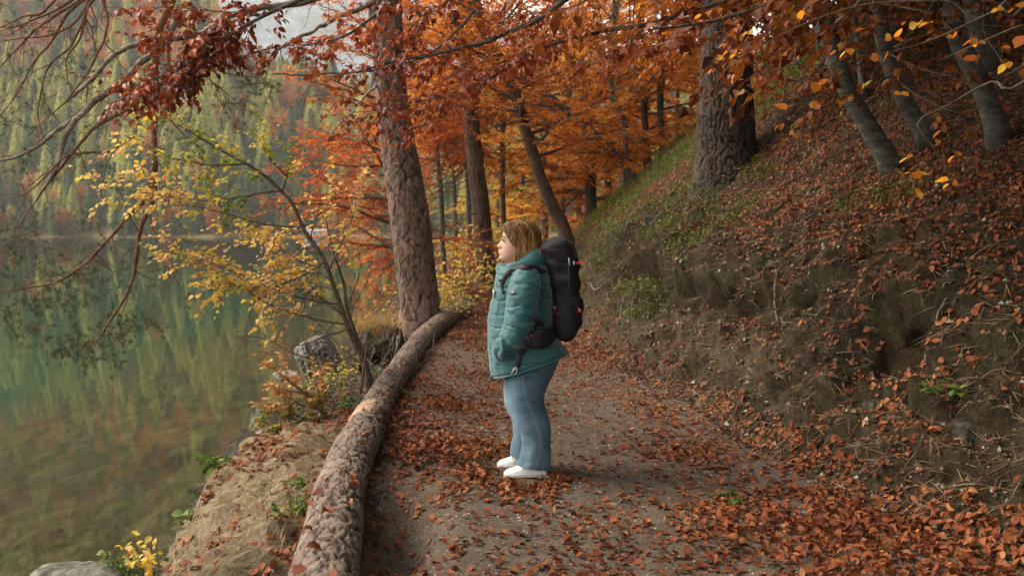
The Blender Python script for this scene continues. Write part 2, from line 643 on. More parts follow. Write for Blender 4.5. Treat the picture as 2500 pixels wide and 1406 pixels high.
def soil_mat(name, kind):
    t = NT(name)
    v = t.coord('Object')
    big = t.noise(v, 1.3, 5, 0.6)
    mid = t.noise(v, 7, 6, 0.65)
    fine = t.noise(v, 70, 4, 0.7)
    crumb = t.noise(v, 26, 6, 0.8)
    grit = t.voro(v, 130)
    gritc = t.voro(v, 130, 'F1', 'Color')
    if kind == 'path':
        base = t.ramp(mid, [(0.25, (0.056, 0.040, 0.026)), (0.55, (0.108, 0.081, 0.057)), (0.8, (0.155, 0.122, 0.090))])
        base = t.mix(t.maprange(big, 0.40, 0.62, 0, 0.55), base, (0.115, 0.100, 0.085))
        sepg = t.new('ShaderNodeSeparateColor'); t.l.new(gritc, sepg.inputs[0])
        gc = t.ramp(sepg.outputs[0], [(0.0, (0.35, 0.32, 0.30)), (0.55, (0.9, 0.88, 0.85)), (0.9, (1.5, 1.45, 1.4)), (1.0, (2.1, 2.05, 2.0))])
        base = t.mix(0.75, base, gc, 'MULTIPLY')
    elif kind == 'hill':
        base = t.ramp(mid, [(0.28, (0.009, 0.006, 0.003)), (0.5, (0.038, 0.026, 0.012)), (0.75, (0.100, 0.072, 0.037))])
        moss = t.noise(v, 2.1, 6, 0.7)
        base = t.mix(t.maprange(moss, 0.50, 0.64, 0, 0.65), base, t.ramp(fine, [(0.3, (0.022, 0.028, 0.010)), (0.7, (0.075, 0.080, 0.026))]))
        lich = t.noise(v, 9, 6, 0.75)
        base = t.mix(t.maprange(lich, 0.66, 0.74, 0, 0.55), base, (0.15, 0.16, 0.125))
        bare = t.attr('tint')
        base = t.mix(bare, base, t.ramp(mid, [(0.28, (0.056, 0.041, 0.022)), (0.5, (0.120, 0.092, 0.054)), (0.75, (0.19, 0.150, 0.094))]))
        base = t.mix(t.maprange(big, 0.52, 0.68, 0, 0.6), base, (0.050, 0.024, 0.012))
    elif kind == 'shore':
        base = t.ramp(mid, [(0.25, (0.17, 0.125, 0.073)), (0.5, (0.35, 0.27, 0.165)), (0.78, (0.50, 0.41, 0.275))])
        base = t.mix(t.maprange(big, 0.56, 0.72, 0, 0.6), base, (0.14, 0.105, 0.06))
        moss = t.noise(v, 2.7, 6, 0.7)
        base = t.mix(t.maprange(moss, 0.58, 0.70, 0, 0.55), base, (0.085, 0.095, 0.030))
        g = t.attr('tint')
        base = t.mix(g, base, t.ramp(mid, [(0.3, (0.035, 0.026, 0.016)), (0.7, (0.105, 0.080, 0.045))]))
    base = t.mix(0.5, base, t.ramp(fine, [(0.25, (0.45, 0.43, 0.42)), (0.75, (1.35, 1.33, 1.3))]), 'MULTIPLY')
    if kind != 'path':
        base = t.mix(0.8, base, t.ramp(crumb, [(0.30, (0.25, 0.24, 0.22)), (0.5, (0.9, 0.88, 0.85)), (0.72, (1.9, 1.85, 1.75))]), 'MULTIPLY')
    h = t.math('ADD', t.math('MULTIPLY', fine, 0.8), t.math('ADD', t.math('MULTIPLY', crumb, 2.2 if kind != 'path' else 0.8), t.math('MULTIPLY', grit, 0.45)))
    return t.done(t.pbr(base, 0.92, t.bump(h, 1.0, 0.03 if kind != 'path' else 0.012), 0.15))

def bed_mat():
    t = NT('lake_bed')
    v = t.coord('Object')
    geo = t.new('ShaderNodeNewGeometry')
    sp = t.new('ShaderNodeSeparateXYZ'); t.l.new(geo.outputs['Position'], sp.inputs[0])
    n = t.noise(v, 1.1, 6, 0.65, 0.6)
    v2 = t.coord('Object', (1.0, 0.45, 1))
    n2 = t.noise(v2, 3.6, 6, 0.72, 0.5)
    shallow = t.ramp(n2, [(0.28, (0.026, 0.020, 0.009)), (0.5, (0.085, 0.064, 0.028)), (0.72, (0.21, 0.16, 0.080))])
    shallow = t.mix(t.maprange(n, 0.45, 0.62, 0, 0.7), shallow, t.ramp(n2, [(0.3, (0.034, 0.036, 0.009)), (0.7, (0.105, 0.095, 0.020))]))
    deep = t.ramp(n, [(0.3, (0.013, 0.056, 0.022)), (0.7, (0.030, 0.090, 0.040))])
    c = t.mix(t.maprange(t.math('ADD', sp.outputs[2], t.math('MULTIPLY', n, 1.2)), -0.9, -3.6, 0, 1), shallow, deep)
    return t.done(t.pbr(c, 0.9, None, 0.1))

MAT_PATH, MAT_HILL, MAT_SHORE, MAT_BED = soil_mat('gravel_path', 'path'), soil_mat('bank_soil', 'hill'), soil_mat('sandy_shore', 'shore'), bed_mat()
# how dark and humus-rich the shore soil is (bare sand only on the near mound)
sand = smooth(4.5, 5.2, V[:, 1]) * (1 - smooth(8.0, 8.8, V[:, 1]))
humus = 1 - sand * smooth(0.15, 0.6, (LXg - GX).ravel())

def piece(name, sel, mat, tint=None):
    q = Q[sel]
    used, inv = np.unique(q, return_inverse=True)
    g = Geo()
    g.add(V[used], inv.reshape(-1, 4), None, 0.5 if tint is None else tint[used])
    return tag(g.build(name, mat), kind='structure')

piece('path', sel_path, MAT_PATH)
# subsoil laid bare by the cut, palest low down beside the middle of the path
barev = smooth(-.05, .12, dR) * (1 - smooth(.45, 1.0, dR + .25 * fbm(V * 1.3, 3, 52))) * (.30 + .55 * smooth(6.8, 9.0, V[:, 1]) * (1 - smooth(15, 19, V[:, 1]))) * (.55 + .45 * smooth(-.3, .3, fbm(V * 2.1, 3, 53)))
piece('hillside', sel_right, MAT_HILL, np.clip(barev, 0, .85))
piece('shore', sel_left, MAT_SHORE, humus)
piece('lake_bed', sel_bed, MAT_BED)

# ------------------------------------------------------------------ lake
def water_mat():
    t = NT('lake_water')
    v = t.coord('Object', (1.0, 0.55, 1.0))
    n1 = t.noise(v, 0.55, 3, 0.5, 0.3)
    n2 = t.noise(v, 5.0, 3, 0.5)
    h = t.math('ADD', t.math('MULTIPLY', n1, 1.0), t.math('MULTIPLY', n2, 0.10))
    bmp = t.bump(h, 0.035, 0.05)
    fr = t.new('ShaderNodeFresnel')
    fr.inputs['IOR'].default_value = 1.333
    gl = t.new('ShaderNodeBsdfGlossy')
    gl.inputs['Roughness'].default_value = 0.015
    t.l.new(bmp, gl.inputs['Normal'])
    tr = t.new('ShaderNodeBsdfTransparent')
    tr.inputs['Color'].default_value = (0.80, 0.90, 0.82, 1)
    mx = t.new('ShaderNodeMixShader')
    t.l.new(fr.outputs[0], mx.inputs[0])
    t.l.new(tr.outputs[0], mx.inputs[1])
    t.l.new(gl.outputs[0], mx.inputs[2])
    return t.done(mx.outputs[0])

g = Geo()
wx = np.array([-420, -200, -100, -50, -20, -8, -2.2, 4, 30, 120.0])
wy = np.array([-9, 5, 15, 30, 60, 100, 150, 200, 262.0])
WX, WY = np.meshgrid(wx, wy)
wi = (np.arange(len(wy) - 1)[:, None] * len(wx) + np.arange(len(wx) - 1)[None, :])
keep = np.ones(wi.shape, bool)
g.add(np.stack([WX, WY, np.full_like(WX, WATER)], -1), np.stack([wi, wi + 1, wi + len(wx) + 1, wi + len(wx)], -1).reshape(-1, 4))
tag(g.build('lake', water_mat()), kind='structure')
# the deep bed beyond the shelf
g = Geo()
g.add([[-420, -9, -8.2], [-60, -9, -8.2], [-60, 170, -8.2], [-420, 170, -8.2], [-420, 280, -8.2], [120, 280, -8.2], [120, 165, -8.2], [-60, 165, -8.25]],
      [[0, 1, 2, 3], [3, 2, 5, 4], [7, 6, 5, 2]])
tag(g.build('lake_bed', MAT_BED), kind='structure')

# ------------------------------------------------------------------ the far side: slope and rock face
FARY = 246.0
def far_h(px, y):
    """height of the far slope at azimuth px (photograph columns) and depth y"""
    sh = FARY + 6 * np.sin(px * 0.011) + 4 * np.sin(px * 0.031 + 1)
    e = np.interp(px, [-3000, 380, 500, 590, 700, 860, 1050, 1300, 3200], [0.36, 0.34, 0.255, 0.165, 0.150, 0.128, 0.115, 0.13, 0.22])
    d = y - sh
    base = WATER - 1.2 + np.interp(d, [-24, -12, 0, 4, 10, 30, 120, 400, 1200], [-12, -7, 0, 1.5, 2.6, 9, 66, 255, 700])
    x = (px - 1250) / FPX * y
    n = fbm(np.stack([x.ravel() * 0.012, y.ravel() * 0.012, 0 * x.ravel()], -1), 4, 61).reshape(x.shape)
    base = base + n * np.clip(d, 0, 120) * 0.16
    cap = e * y - 9 + 10 * n
    return np.where(base < cap, base, cap - 0.0) , x

fpx = np.linspace(-1500, 4200, 230)
fy = np.concatenate([[222, 228, 233], np.linspace(237, 300, 42), np.geomspace(306, 900, 70)])
FPXg, FYg = np.meshgrid(fpx, fy)
FZ, FX = far_h(FPXg, FYg)
g = Geo()
fi = (np.arange(len(fy) - 1)[:, None] * len(fpx) + np.arange(len(fpx) - 1)[None, :])
g.add(np.stack([FX, FYg, FZ], -1), np.stack([fi, fi + 1, fi + len(fpx) + 1, fi + len(fpx)], -1).reshape(-1, 4))
def farhill_mat():
    t = NT('far_slope')
    v = t.coord('Object')
    geo = t.new('ShaderNodeNewGeometry')
    sp = t.new('ShaderNodeSeparateXYZ'); t.l.new(geo.outputs['Position'], sp.inputs[0])
    n = t.noise(v, 0.35, 6, 0.65)
    c = t.ramp(n, [(0.3, (0.03, 0.035, 0.012)), (0.6, (0.09, 0.075, 0.03))])
    bank = t.ramp(n, [(0.3, (0.07, 0.045, 0.022)), (0.7, (0.17, 0.13, 0.055))])
    return t.done(t.pbr(t.mix(t.maprange(sp.outputs[2], 0.3, 1.3, 0, 1), bank, c), 0.95, None, 0.1))
tag(g.build('far_hill', farhill_mat()), kind='structure')

# grey rock mountain behind the slope
mpx = np.linspace(-200, 2600, 260)
my = np.linspace(1250, 2300, 130)
MP, MY = np.meshgrid(mpx, my)
MX = (MP - 1250) / FPX * MY
pk = np.interp(MP, [-200, 300, 620, 800, 1000, 1150, 1400, 2600], [0.16, 0.26, 0.31, 0.30, 0.25, 0.21, 0.17, 0.12])
rise = smooth(1250, 2000, MY)
pn = np.stack([MX.ravel() * 0.004, MY.ravel() * 0.004, 0 * MX.ravel()], -1)
MZ = pk * MY * rise + (60 * fbm(pn, 5, 71) - 55 * np.abs(fbm(pn * 2.3, 5, 73))).reshape(MX.shape) * rise
g = Geo()
mi = (np.arange(len(my) - 1)[:, None] * len(mpx) + np.arange(len(mpx) - 1)[None, :])
g.add(np.stack([MX, MY, MZ], -1), np.stack([mi, mi + 1, mi + len(mpx) + 1, mi + len(mpx)], -1).reshape(-1, 4))
def rock_far_mat():
    t = NT('mountain_rock')
    v = t.coord('Object')
    n = t.noise(v, 0.02, 8, 0.7, 0.5)
    n2 = t.noise(v, 0.006, 5, 0.6)
    c = t.ramp(n, [(0.32, (0.05, 0.06, 0.07)), (0.5, (0.15, 0.17, 0.20)), (0.68, (0.34, 0.37, 0.42))])
    c = t.mix(t.maprange(n2, 0.50, 0.62, 0, 0.6), c, (0.10, 0.13, 0.09))
    return t.done(t.pbr(c, 0.95, t.bump(n, 1.0, 12.0), 0.1))
tag(g.build('mountain', rock_far_mat()), kind='structure')

# ------------------------------------------------------------------ the air over the lake
g = Geo()
box(g, (300, 1180, 340), (4200, 2520, 708))
def haze_mat():
    t = NT('haze')
    x = t.new('ShaderNodeVolumePrincipled')
    x.inputs['Color'].default_value = (0.92, 0.95, 0.97, 1)
    x.inputs['Density'].default_value = 0.00024
    x.inputs['Anisotropy'].default_value = 0.2
    t.l.new(x.outputs[0], t.out.inputs['Volume'])
    return t.m
tag(g.build('haze', haze_mat(), None, False), kind='stuff')
# ------------------------------------------------------------------ growing things
LEAF2 = (np.array([[0, 0, 0], [.30, .45, 1], [0, 1, 0], [-.30, .45, 1]], float), None, [[0, 1, 2], [0, 2, 3]])
_lv = np.array([[0, 0, 0], [0, .34, 0], [0, .70, 0], [0, 1, 0], [.27, .24, 1], [.30, .60, 1], [-.27, .24, 1], [-.30, .60, 1]], float)
LEAF8 = (_lv, [[1, 4, 5, 2], [1, 2, 7, 6]], [[0, 4, 1], [2, 5, 3], [0, 1, 6], [2, 3, 7]])

def leaf_array(pos, d, nrm, size, tint, tmpl=LEAF2, fold=0.12, curl=0.12, wid=1.0, rng=None):
    """all leaves of a crown at once -> vertices, quads, tris, tint"""
    pos = np.asarray(pos, float); n = len(pos)
    d = unit(d); side = unit(np.cross(d, nrm)); up = np.cross(side, d)
    tv, tq, tt = tmpl
    size = np.broadcast_to(np.asarray(size, float), (n,))
    fold = np.broadcast_to(np.asarray(fold, float), (n,)); curl = np.broadcast_to(np.asarray(curl, float), (n,))
    x = tv[None, :, 0] * wid; y = np.broadcast_to(tv[None, :, 1], (n, len(tv))); zf = tv[None, :, 2]
    z = fold[:, None] * zf - curl[:, None] * (y ** 2)
    v = pos[:, None, :] + size[:, None, None] * (side[:, None, :] * x[:, :, None] + d[:, None, :] * y[:, :, None] + up[:, None, :] * z[:, :, None])
    off = (np.arange(n) * len(tv))[:, None, None]
    q = (np.array(tq)[None] + off).reshape(-1, 4) if tq else None
    t = (np.array(tt)[None] + off).reshape(-1, 3)
    return v.reshape(-1, 3), q, t, np.repeat(tint, len(tv))

def wander(rng, p, d, L, n, jit=0.12, grav=0.0, up=0.0):
    pts = [np.array(p, float)]
    d = unit(np.array(d, float))
    st = L / (n - 1)
    for k in range(n - 1):
        d = unit(d + rng.normal(0, jit, 3) + np.array([0, 0, up - grav]))
        pts.append(pts[-1] + d * st)
    return np.array(pts)

class Twigs:
    def __init__(self): self.p, self.d, self.L = [], [], []
    def add(self, p, d, L):
        self.p.append(p); self.d.append(d); self.L.append(L)

def limb_along(rng, wood, tw, pts, r0, r1=0.004, sub=0.30, sub_len=0.55, start=0.15, twig=0.16, twig_len=0.28, flat=0.35, sides=5, taper=0.8, grav=0.03, second=True):
    """a limb with side branches in a roughly level plane; the twigs that carry leaves are collected in tw"""
    L = np.linalg.norm(np.diff(pts, axis=0), axis=1).sum()
    n = max(5, int(L / 0.25) + 2)
    q, rr = resample(pts, n, np.linspace(r0, r1, len(pts)))
    tube(wood, q, rr, sides, 0.5, False)
    t_ = unit(np.gradient(q, axis=0))
    m = int(L / sub)
    for k in range(m):
        s = start + (1 - start) * (k + rng.uniform(0, 1)) / m
        i = min(n - 1, int(s * (n - 1)))
        sg = 1 if k % 2 else -1
        lat = unit(np.cross(t_[i], [0, 0, 1]) + 1e-6) * sg
        dd = unit(t_[i] * rng.uniform(.4, 1.0) + lat * rng.uniform(.5, 1.0) + np.array([0, 0, rng.normal(0, flat)]))
        l = L * sub_len * (1.05 - s) * rng.uniform(.6, 1.2) + 0.25
        l = min(l, 2.2)
        nn = max(4, int(l / .2) + 2)
        b = wander(rng, q[i], dd, l, nn, 0.13, grav)
        tube(wood, b, np.linspace(max(.004, rr[i] * .45), .0025, nn), 3, 0.5, False)
        bt = unit(np.gradient(b, axis=0))
        for j in range(max(2, int(l / twig))):
            u = (j + rng.uniform(.2, 1)) / max(2, int(l / twig))
            a = min(nn - 1, int(u * (nn - 1)))
            lt = unit(np.cross(bt[a], [0, 0, 1]) + 1e-6) * (1 if j % 2 else -1)
            d2 = unit(bt[a] * rng.uniform(.5, 1.1) + lt * rng.uniform(.3, 1) + np.array([0, 0, rng.normal(0, .22)]))
            tw.add(b[a], d2, twig_len * rng.uniform(.6, 1.3))
        tw.add(b[-1], bt[-1], twig_len)
    tw.add(q[-1], t_[-1], twig_len)

def twig_leaves(rng, tw, per=8, size=0.065, tint=(0.1, 0.95), hang=0.25, ctint=None):
    p = np.array(tw.p); d = np.array(tw.d); L = np.array(tw.L)
    n = len(p)
    u = (np.arange(per)[None, :] + rng.uniform(0, 1, (n, per))) / per
    pos = p[:, None, :] + d[:, None, :] * (u * L[:, None])[:, :, None]
    pos = pos + np.array([0, 0, -1.0]) * (0.15 * u ** 2 * L[:, None])[:, :, None]
    lat = unit(np.cross(d, [0, 0, 1.0]) + 1e-6)
    sg = np.where(np.arange(per) % 2, 1, -1)[None, :, None]
    ld = unit(d[:, None, :] * rng.uniform(.3, 1.0, (n, per, 1)) + lat[:, None, :] * sg * rng.uniform(.4, 1.0, (n, per, 1)) + np.array([0, 0, -hang]) * rng.uniform(.2, 1.6, (n, per, 1)))
    nr = unit(np.array([0, 0, 1.0]) + rng.normal(0, .45, (n, per, 3)))
    sz = size * rng.uniform(.6, 1.25, (n, per))
    base = rng.uniform(tint[0], tint[1], (n, 1)) if ctint is None else np.asarray(ctint)[:, None]
    ti = np.clip(base + rng.normal(0, .13, (n, per)), 0, 1)
    return pos.reshape(-1, 3), ld.reshape(-1, 3), nr.reshape(-1, 3), sz.ravel(), ti.ravel()

def broadleaf(rng, trunk, r0, r1, top_h, nb, br_len, t0=0.25, elev=(0.05, 0.7), az_bias=None, az_amt=0.0, per=8, leaf=0.07, sub=0.25, twig=0.125, sides=10, clump=0.35, droop=0.02, twl=0.30):
    """trunk: way points; goes on upward to top_h. Returns trunk Geo, branch Geo, leaf arrays"""
    pts = list(np.asarray(trunk, float))
    d = unit(pts[-1] - pts[-2])
    k = 0
    while pts[-1][2] < pts[0][2] + top_h and k < 40:
        d = unit(d + np.array([0, 0, .25]) + rng.normal(0, .06, 3)); k += 1
        pts.append(pts[-1] + d * 0.8)
    pts = np.array(pts)
    Lt = np.linalg.norm(np.diff(pts, axis=0), axis=1).sum()
    n = int(Lt / .3) + 4
    q, _ = resample(pts, n, np.zeros(len(pts)))
    rr = r0 + (r1 - r0) * np.linspace(0, 1, n) ** 0.9
    rr[:3] *= np.array([1.45, 1.18, 1.05])
    T, Bw, tw = Geo(), Geo(), Twigs()
    tube(T, q, rr, sides, 0.5, True)
    for b in range(nb):
        s = t0 + (1 - t0) * (b + rng.uniform(0, 1)) / nb
        i = min(n - 1, int(s * (n - 1)))
        az = rng.uniform(0, 2 * math.pi)
        if az_bias is not None and rng.uniform() < az_amt:
            az = az_bias + rng.normal(0, .6)
        el = elev[0] + (elev[1] - elev[0]) * s + rng.normal(0, .12)
        dd = np.array([math.cos(az) * math.cos(el), math.sin(az) * math.cos(el), math.sin(el)])
        l = br_len * (1.0 - 0.65 * ((s - t0) / (1 - t0)) ** 1.5) * rng.uniform(.65, 1.2)
        bp = wander(rng, q[i], dd, l, 7, 0.10, droop)
        limb_along(rng, Bw, tw, bp, max(.012, rr[i] * .38), .005, sub, .5, .12, twig, twl)
    ct = None
    P_ = np.array(tw.p)
    ct = np.clip(0.5 + clump * 1.6 * fbm(P_ * 0.9, 2, int(rng.integers(1000))) + rng.normal(0, .12, len(P_)), 0.02, .98)
    return T, Bw, twig_leaves(rng, tw, per, leaf, ctint=ct)

def leaf_geo(la, tmpl=LEAF2, **kw):
    g_ = Geo()
    v, q, t, ti = leaf_array(la[0], la[1], la[2], la[3], la[4], tmpl, **kw)
    g_.add(v, q, t, ti)
    return g_

# ------------------------------------------------------------------ leaf and bark materials
M_LRED = leaf_mat('copper_beech_leaf', [(0.0, (0.11, 0.018, 0.007)), (0.3, (0.36, 0.065, 0.013)), (0.6, (0.60, 0.15, 0.025)), (0.85, (0.70, 0.24, 0.04)), (1.0, (0.76, 0.42, 0.07))], 0.68, objvar=0.25)
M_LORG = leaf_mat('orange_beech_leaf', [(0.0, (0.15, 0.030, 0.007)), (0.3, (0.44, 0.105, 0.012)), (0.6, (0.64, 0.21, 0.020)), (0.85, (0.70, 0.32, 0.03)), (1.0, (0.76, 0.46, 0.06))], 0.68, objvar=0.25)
M_LSHADE = leaf_mat('shaded_orange_leaf', [(0.0, (0.045, 0.010, 0.004)), (0.3, (0.12, 0.027, 0.006)), (0.6, (0.23, 0.064, 0.010)), (0.85, (0.33, 0.125, 0.016)), (1.0, (0.38, 0.21, 0.03))], 0.40, objvar=0.15)  # orange beech leaf with the shade of the right bank put into its colour
M_LYEL = leaf_mat('yellow_leaf', [(0.0, (0.12, 0.17, 0.022)), (0.22, (0.30, 0.32, 0.045)), (0.45, (0.70, 0.50, 0.075)), (0.75, (0.78, 0.48, 0.075)), (0.92, (0.80, 0.58, 0.24)), (1.0, (0.46, 0.22, 0.10))], 0.48)
M_LGREEN = leaf_mat('green_leaf', [(0.0, (0.03, 0.06, 0.012)), (0.5, (0.07, 0.13, 0.022)), (1.0, (0.17, 0.22, 0.04))], 0.35)
M_LFOX = leaf_mat('fox_brown_leaf', [(0.0, (0.085, 0.018, 0.009)), (0.35, (0.23, 0.045, 0.017)), (0.7, (0.42, 0.095, 0.028)), (1.0, (0.58, 0.20, 0.045))], 0.35, 0.45, 0.35)
M_LSHRUB = leaf_mat('shrub_leaf', [(0.0, (0.10, 0.13, 0.025)), (0.25, (0.26, 0.22, 0.04)), (0.5, (0.42, 0.16, 0.035)), (0.75, (0.62, 0.30, 0.09)), (1.0, (0.72, 0.48, 0.20))], 0.40)
M_NEEDLE = leaf_mat('pine_needle', [(0.0, (0.016, 0.032, 0.012)), (0.5, (0.040, 0.070, 0.022)), (1.0, (0.11, 0.12, 0.035))], 0.15)
M_GRASS = leaf_mat('grass_blade', [(0.0, (0.05, 0.08, 0.016)), (0.4, (0.10, 0.13, 0.025)), (0.7, (0.26, 0.20, 0.06)), (1.0, (0.45, 0.28, 0.10))], 0.3)
M_BARKPINE = bark_mat('pine_bark', (0.016, 0.010, 0.008), (0.115, 0.070, 0.051), (0.235, 0.165, 0.132), (7, 7, 2.2), 0.7)
M_BARKSPR = bark_mat('spruce_bark', (0.008, 0.006, 0.005), (0.038, 0.027, 0.021), (0.088, 0.067, 0.055), (12, 12, 2.2), 0.9)
M_BARKBEECH = bark_mat('beech_bark', (0.026, 0.024, 0.019), (0.060, 0.057, 0.047), (0.125, 0.122, 0.105), (1.6, 1.6, 5), 0.25, 0.35, False)
M_BARKDARK = bark_mat('dark_bark', (0.016, 0.010, 0.008), (0.060, 0.036, 0.024), (0.11, 0.070, 0.048), (8, 8, 1.2), 0.9)
M_BARKTWIG = bark_mat('twig_bark', (0.030, 0.022, 0.017), (0.085, 0.062, 0.046), (0.15, 0.115, 0.09), (8, 8, 8), 0.3, 0, False)
M_BARKLIMB = bark_mat('weathered_limb_bark', (0.045, 0.034, 0.026), (0.17, 0.135, 0.105), (0.34, 0.29, 0.24), (5, 5, 5), 0.4, 0, False)
M_BARKRED = bark_mat('reddish_limb_bark', (0.040, 0.020, 0.012), (0.135, 0.065, 0.038), (0.24, 0.13, 0.08), (5, 5, 5), 0.4, 0, False)
M_BARKLOG = bark_mat('log_bark', (0.026, 0.018, 0.014), (0.098, 0.070, 0.054), (0.235, 0.185, 0.150), (7, 3, 7), 1.0)
M_BAREWOOD = bark_mat('bare_wood', (0.20, 0.125, 0.08), (0.30, 0.20, 0.14), (0.38, 0.28, 0.21), (4, 4, 4), 0.25, 0, False)
M_STUMP = bark_mat('grey_stump_wood', (0.045, 0.037, 0.030), (0.150, 0.130, 0.112), (0.28, 0.255, 0.23), (9, 9, 2), 0.9)
M_GREYWOOD = bark_mat('grey_weathered_wood', (0.030, 0.025, 0.020), (0.115, 0.098, 0.082), (0.23, 0.205, 0.18), (5, 5, 5), 0.9)

def rough_trunk(path, rad, n, S, plate=(9, 9, 3.2), depth=0.03, seed=3, flare=None, stretch=None, ridged=False, cap=False):
    """trunk whose bark plates or ridges are relief of the mesh; tint = 0 in the furrows"""
    pts, rad = resample(path, n, rad)
    t_, N_, B_ = frames(pts)
    a = np.arange(S) * 2 * math.pi / S
    dirs = N_[:, None, :] * np.cos(a)[None, :, None] + B_[:, None, :] * np.sin(a)[None, :, None]
    L = np.concatenate([[0], np.cumsum(np.linalg.norm(np.diff(pts, axis=0), axis=1))])
    rr = rad[:, None] * np.ones((1, S))
    if flare is not None:
        u = np.clip(1 - L / flare[0], 0, 1)[:, None] ** 2.2
        lob = 0
        for k, (az, amp) in enumerate(flare[1]):
            lob = lob + amp * np.exp(-((np.angle(np.exp(1j * (a - az)))) / .55) ** 2)
        rr = rr * (1 + u * ((flare[2] if len(flare) > 2 else 0.25) + lob[None, :]))
    # bark lives on an unrolled cylinder
    R0 = rad.mean()
    q = np.stack([np.cos(a)[None, :] * R0 * np.ones((n, 1)), np.sin(a)[None, :] * R0 * np.ones((n, 1)), L[:, None] * np.ones((1, S))], -1).reshape(-1, 3)
    wq = q + 0.085 * np.stack([fbm(q * 5, 3, seed + 20 + k) for k in range(3)], 1)
    if ridged:
        c = 1 - np.abs(fbm(wq * np.array(plate), 3, seed)) * 2.6
        c = np.clip(1 - c, 0, 1)
        f = smooth(0.05, 0.45, c)
    else:
        f1, f2, cid = worley(wq * np.array(plate), seed)
        c = f2 - f1
        g1_, g2_, cid2 = worley(wq * np.array(plate) * 2.7 + 4.1, seed + 2)
        f = smooth(0.01, 0.11, c) * (0.62 + 0.5 * (cid - .5) + .30 * smooth(0.0, .10, g2_ - g1_) * (.6 + .8 * cid2) - .12)
    fine = fbm(q * np.array([40, 40, 25]), 3, seed + 5)
    big = fbm(q * np.array([3, 3, 1.2]), 3, seed + 7)
    d = depth * (f - 0.8) + depth * 0.22 * fine + R0 * 0.045 * big
    pos = pts[:, None, :] + dirs * (rr + d.reshape(n, S))[:, :, None]
    G = Geo()
    loft(G, pos, True, cap, True, np.clip(0.85 * f + 0.12 * fine, 0, 1).reshape(n, S))
    return G
# ------------------------------------------------------------------ trees of the near wood
def tree_thing(name, base, label, cat='tree', group=None):
    return empty(name, tuple(base), label, cat, group)

# --- the big pine by the path
PY = 16.4
pb = P(1022, 858, PY); pb[2] = H(pb[0], PY) - 0.15
pine = tree_thing('pine_tree', pb, 'tall pine with reddish plated bark rising beside the fallen log')
pathp = [pb, P(1028, 800, PY), P(1020, 700, PY), P(1009, 600, PY), P(996, 500, PY), P(980, 400, PY), P(963, 290, PY), P(951, 180, PY), P(945, 90, PY), P(938, 0, PY), P(926, -160, PY), P(915, -420, PY), P(905, -800, PY)]
radp = [r_ * PY / 13.6 for r_ in (.29, .272, .266, .268, .272, .250, .220, .208, .222, .226, .21, .19, .15)]
rough_trunk(pathp, radp, 480, 140, (7.6, 7.6, 2.0), 0.020, 3, (0.9, [(0.5, .5), (2.6, .35), (4.4, .45)])).build('trunk', M_BARKPINE, pine)
g = Geo()
kk = P(1016, 645, PY) + np.array([0, -.262 * PY / 13.6, 0])
tube(g, np.array([kk + [0, .04, 0], kk + [0, -.006, 0], kk + [0, -.012, .002]]), [.05, .045, .026], 12)
g.build('knot', M_BARKDARK, pine)
rng = np.random.default_rng(11)
needles = []          # tufts: position, direction
def pine_limb(px, r0, r1, mat=M_BARKLIMB, name='limb', twigs=1.0, needle=0.6, sides=9, tw_len=(.25, .8)):
    if len(px[0]) > 2 and px[0][2] > 13.2:        # rooted in the trunk
        px = [(a_, b_, c_ + (PY - 13.5) * (1 - k_ / (len(px) - 1)) ** 1.5) for k_, (a_, b_, c_) in enumerate(px)]
    pts = PP(px)
    L = np.linalg.norm(np.diff(pts, axis=0), axis=1).sum()
    n = max(8, int(L / .06))
    q, rr = resample(pts, n, np.linspace(r0, r1, len(pts)))
    jit = fbm(q * 3.2 + rng.uniform(0, 50), 3, int(rng.integers(999)))
    jit2 = fbm(q * 3.2 + rng.uniform(0, 50), 3, int(rng.integers(999)))
    q = q + np.stack([jit, 0.6 * jit2, jit2], 1) * np.clip(.03 + rr * .3, 0, .05)[:, None] * smooth(0, .1, np.linspace(0, 1, n))[:, None]
    rr = rr * (1 + .16 * fbm(q * 9, 2, int(rng.integers(999))))
    G, W = Geo(), Geo()
    tube(G, q, rr, sides, 0.5, True)
    o = G.build(name, mat, pine)
    t_ = unit(np.gradient(q, axis=0))
    k = int(L * 3.6 * twigs)
    for _ in range(k):
        s = rng.uniform(.12, 1)
        i = min(n - 1, int(s * (n - 1)))
        lat = unit(rng.normal(0, 1, 3) * np.array([1, .5, .6]) + np.array([-.25, 0, -.55]))
        l = rng.uniform(*tw_len) * (1 - .3 * s)
        b = wander(rng, q[i], unit(t_[i] * rng.uniform(.2, .9) + lat * .9), l, 9, .22, .10)
        tube(W, b, np.linspace(min(rr[i] * .6, .008), .0018, 9), 5, .5, False)
        for j in range(int(l * 5)):
            i2 = rng.integers(2, 9)
            c = wander(rng, b[i2], unit(rng.normal(0, 1, 3) + np.array([-.2, 0, -.4])), l * rng.uniform(.25, .55), 6, .25, .10)
            tube(W, c, np.linspace(.003, .0012, 6), 4, .5, False)
            if rng.uniform() < needle: needles.append((c[-1], unit(c[-1] - c[-2])))
        if rng.uniform() < needle: needles.append((b[-1], unit(b[-1] - b[-2])))
    if W.n:
        tag(W.build('twigs', M_BARKRED, o), kind='stuff')
    return o
pine_limb([(915, -70, 13.6), (820, -25, 13.0), (750, 2, 12.6), (640, 22, 12.2), (575, 34, 12.0), (530, 50, 11.9), (500, 75, 11.8), (440, 92, 11.6), (380, 104, 11.5), (320, 116, 11.4), (275, 140, 11.3), (230, 190, 11.2), (165, 248, 11.1)], .062, .020, needle=.1, twigs=.5)
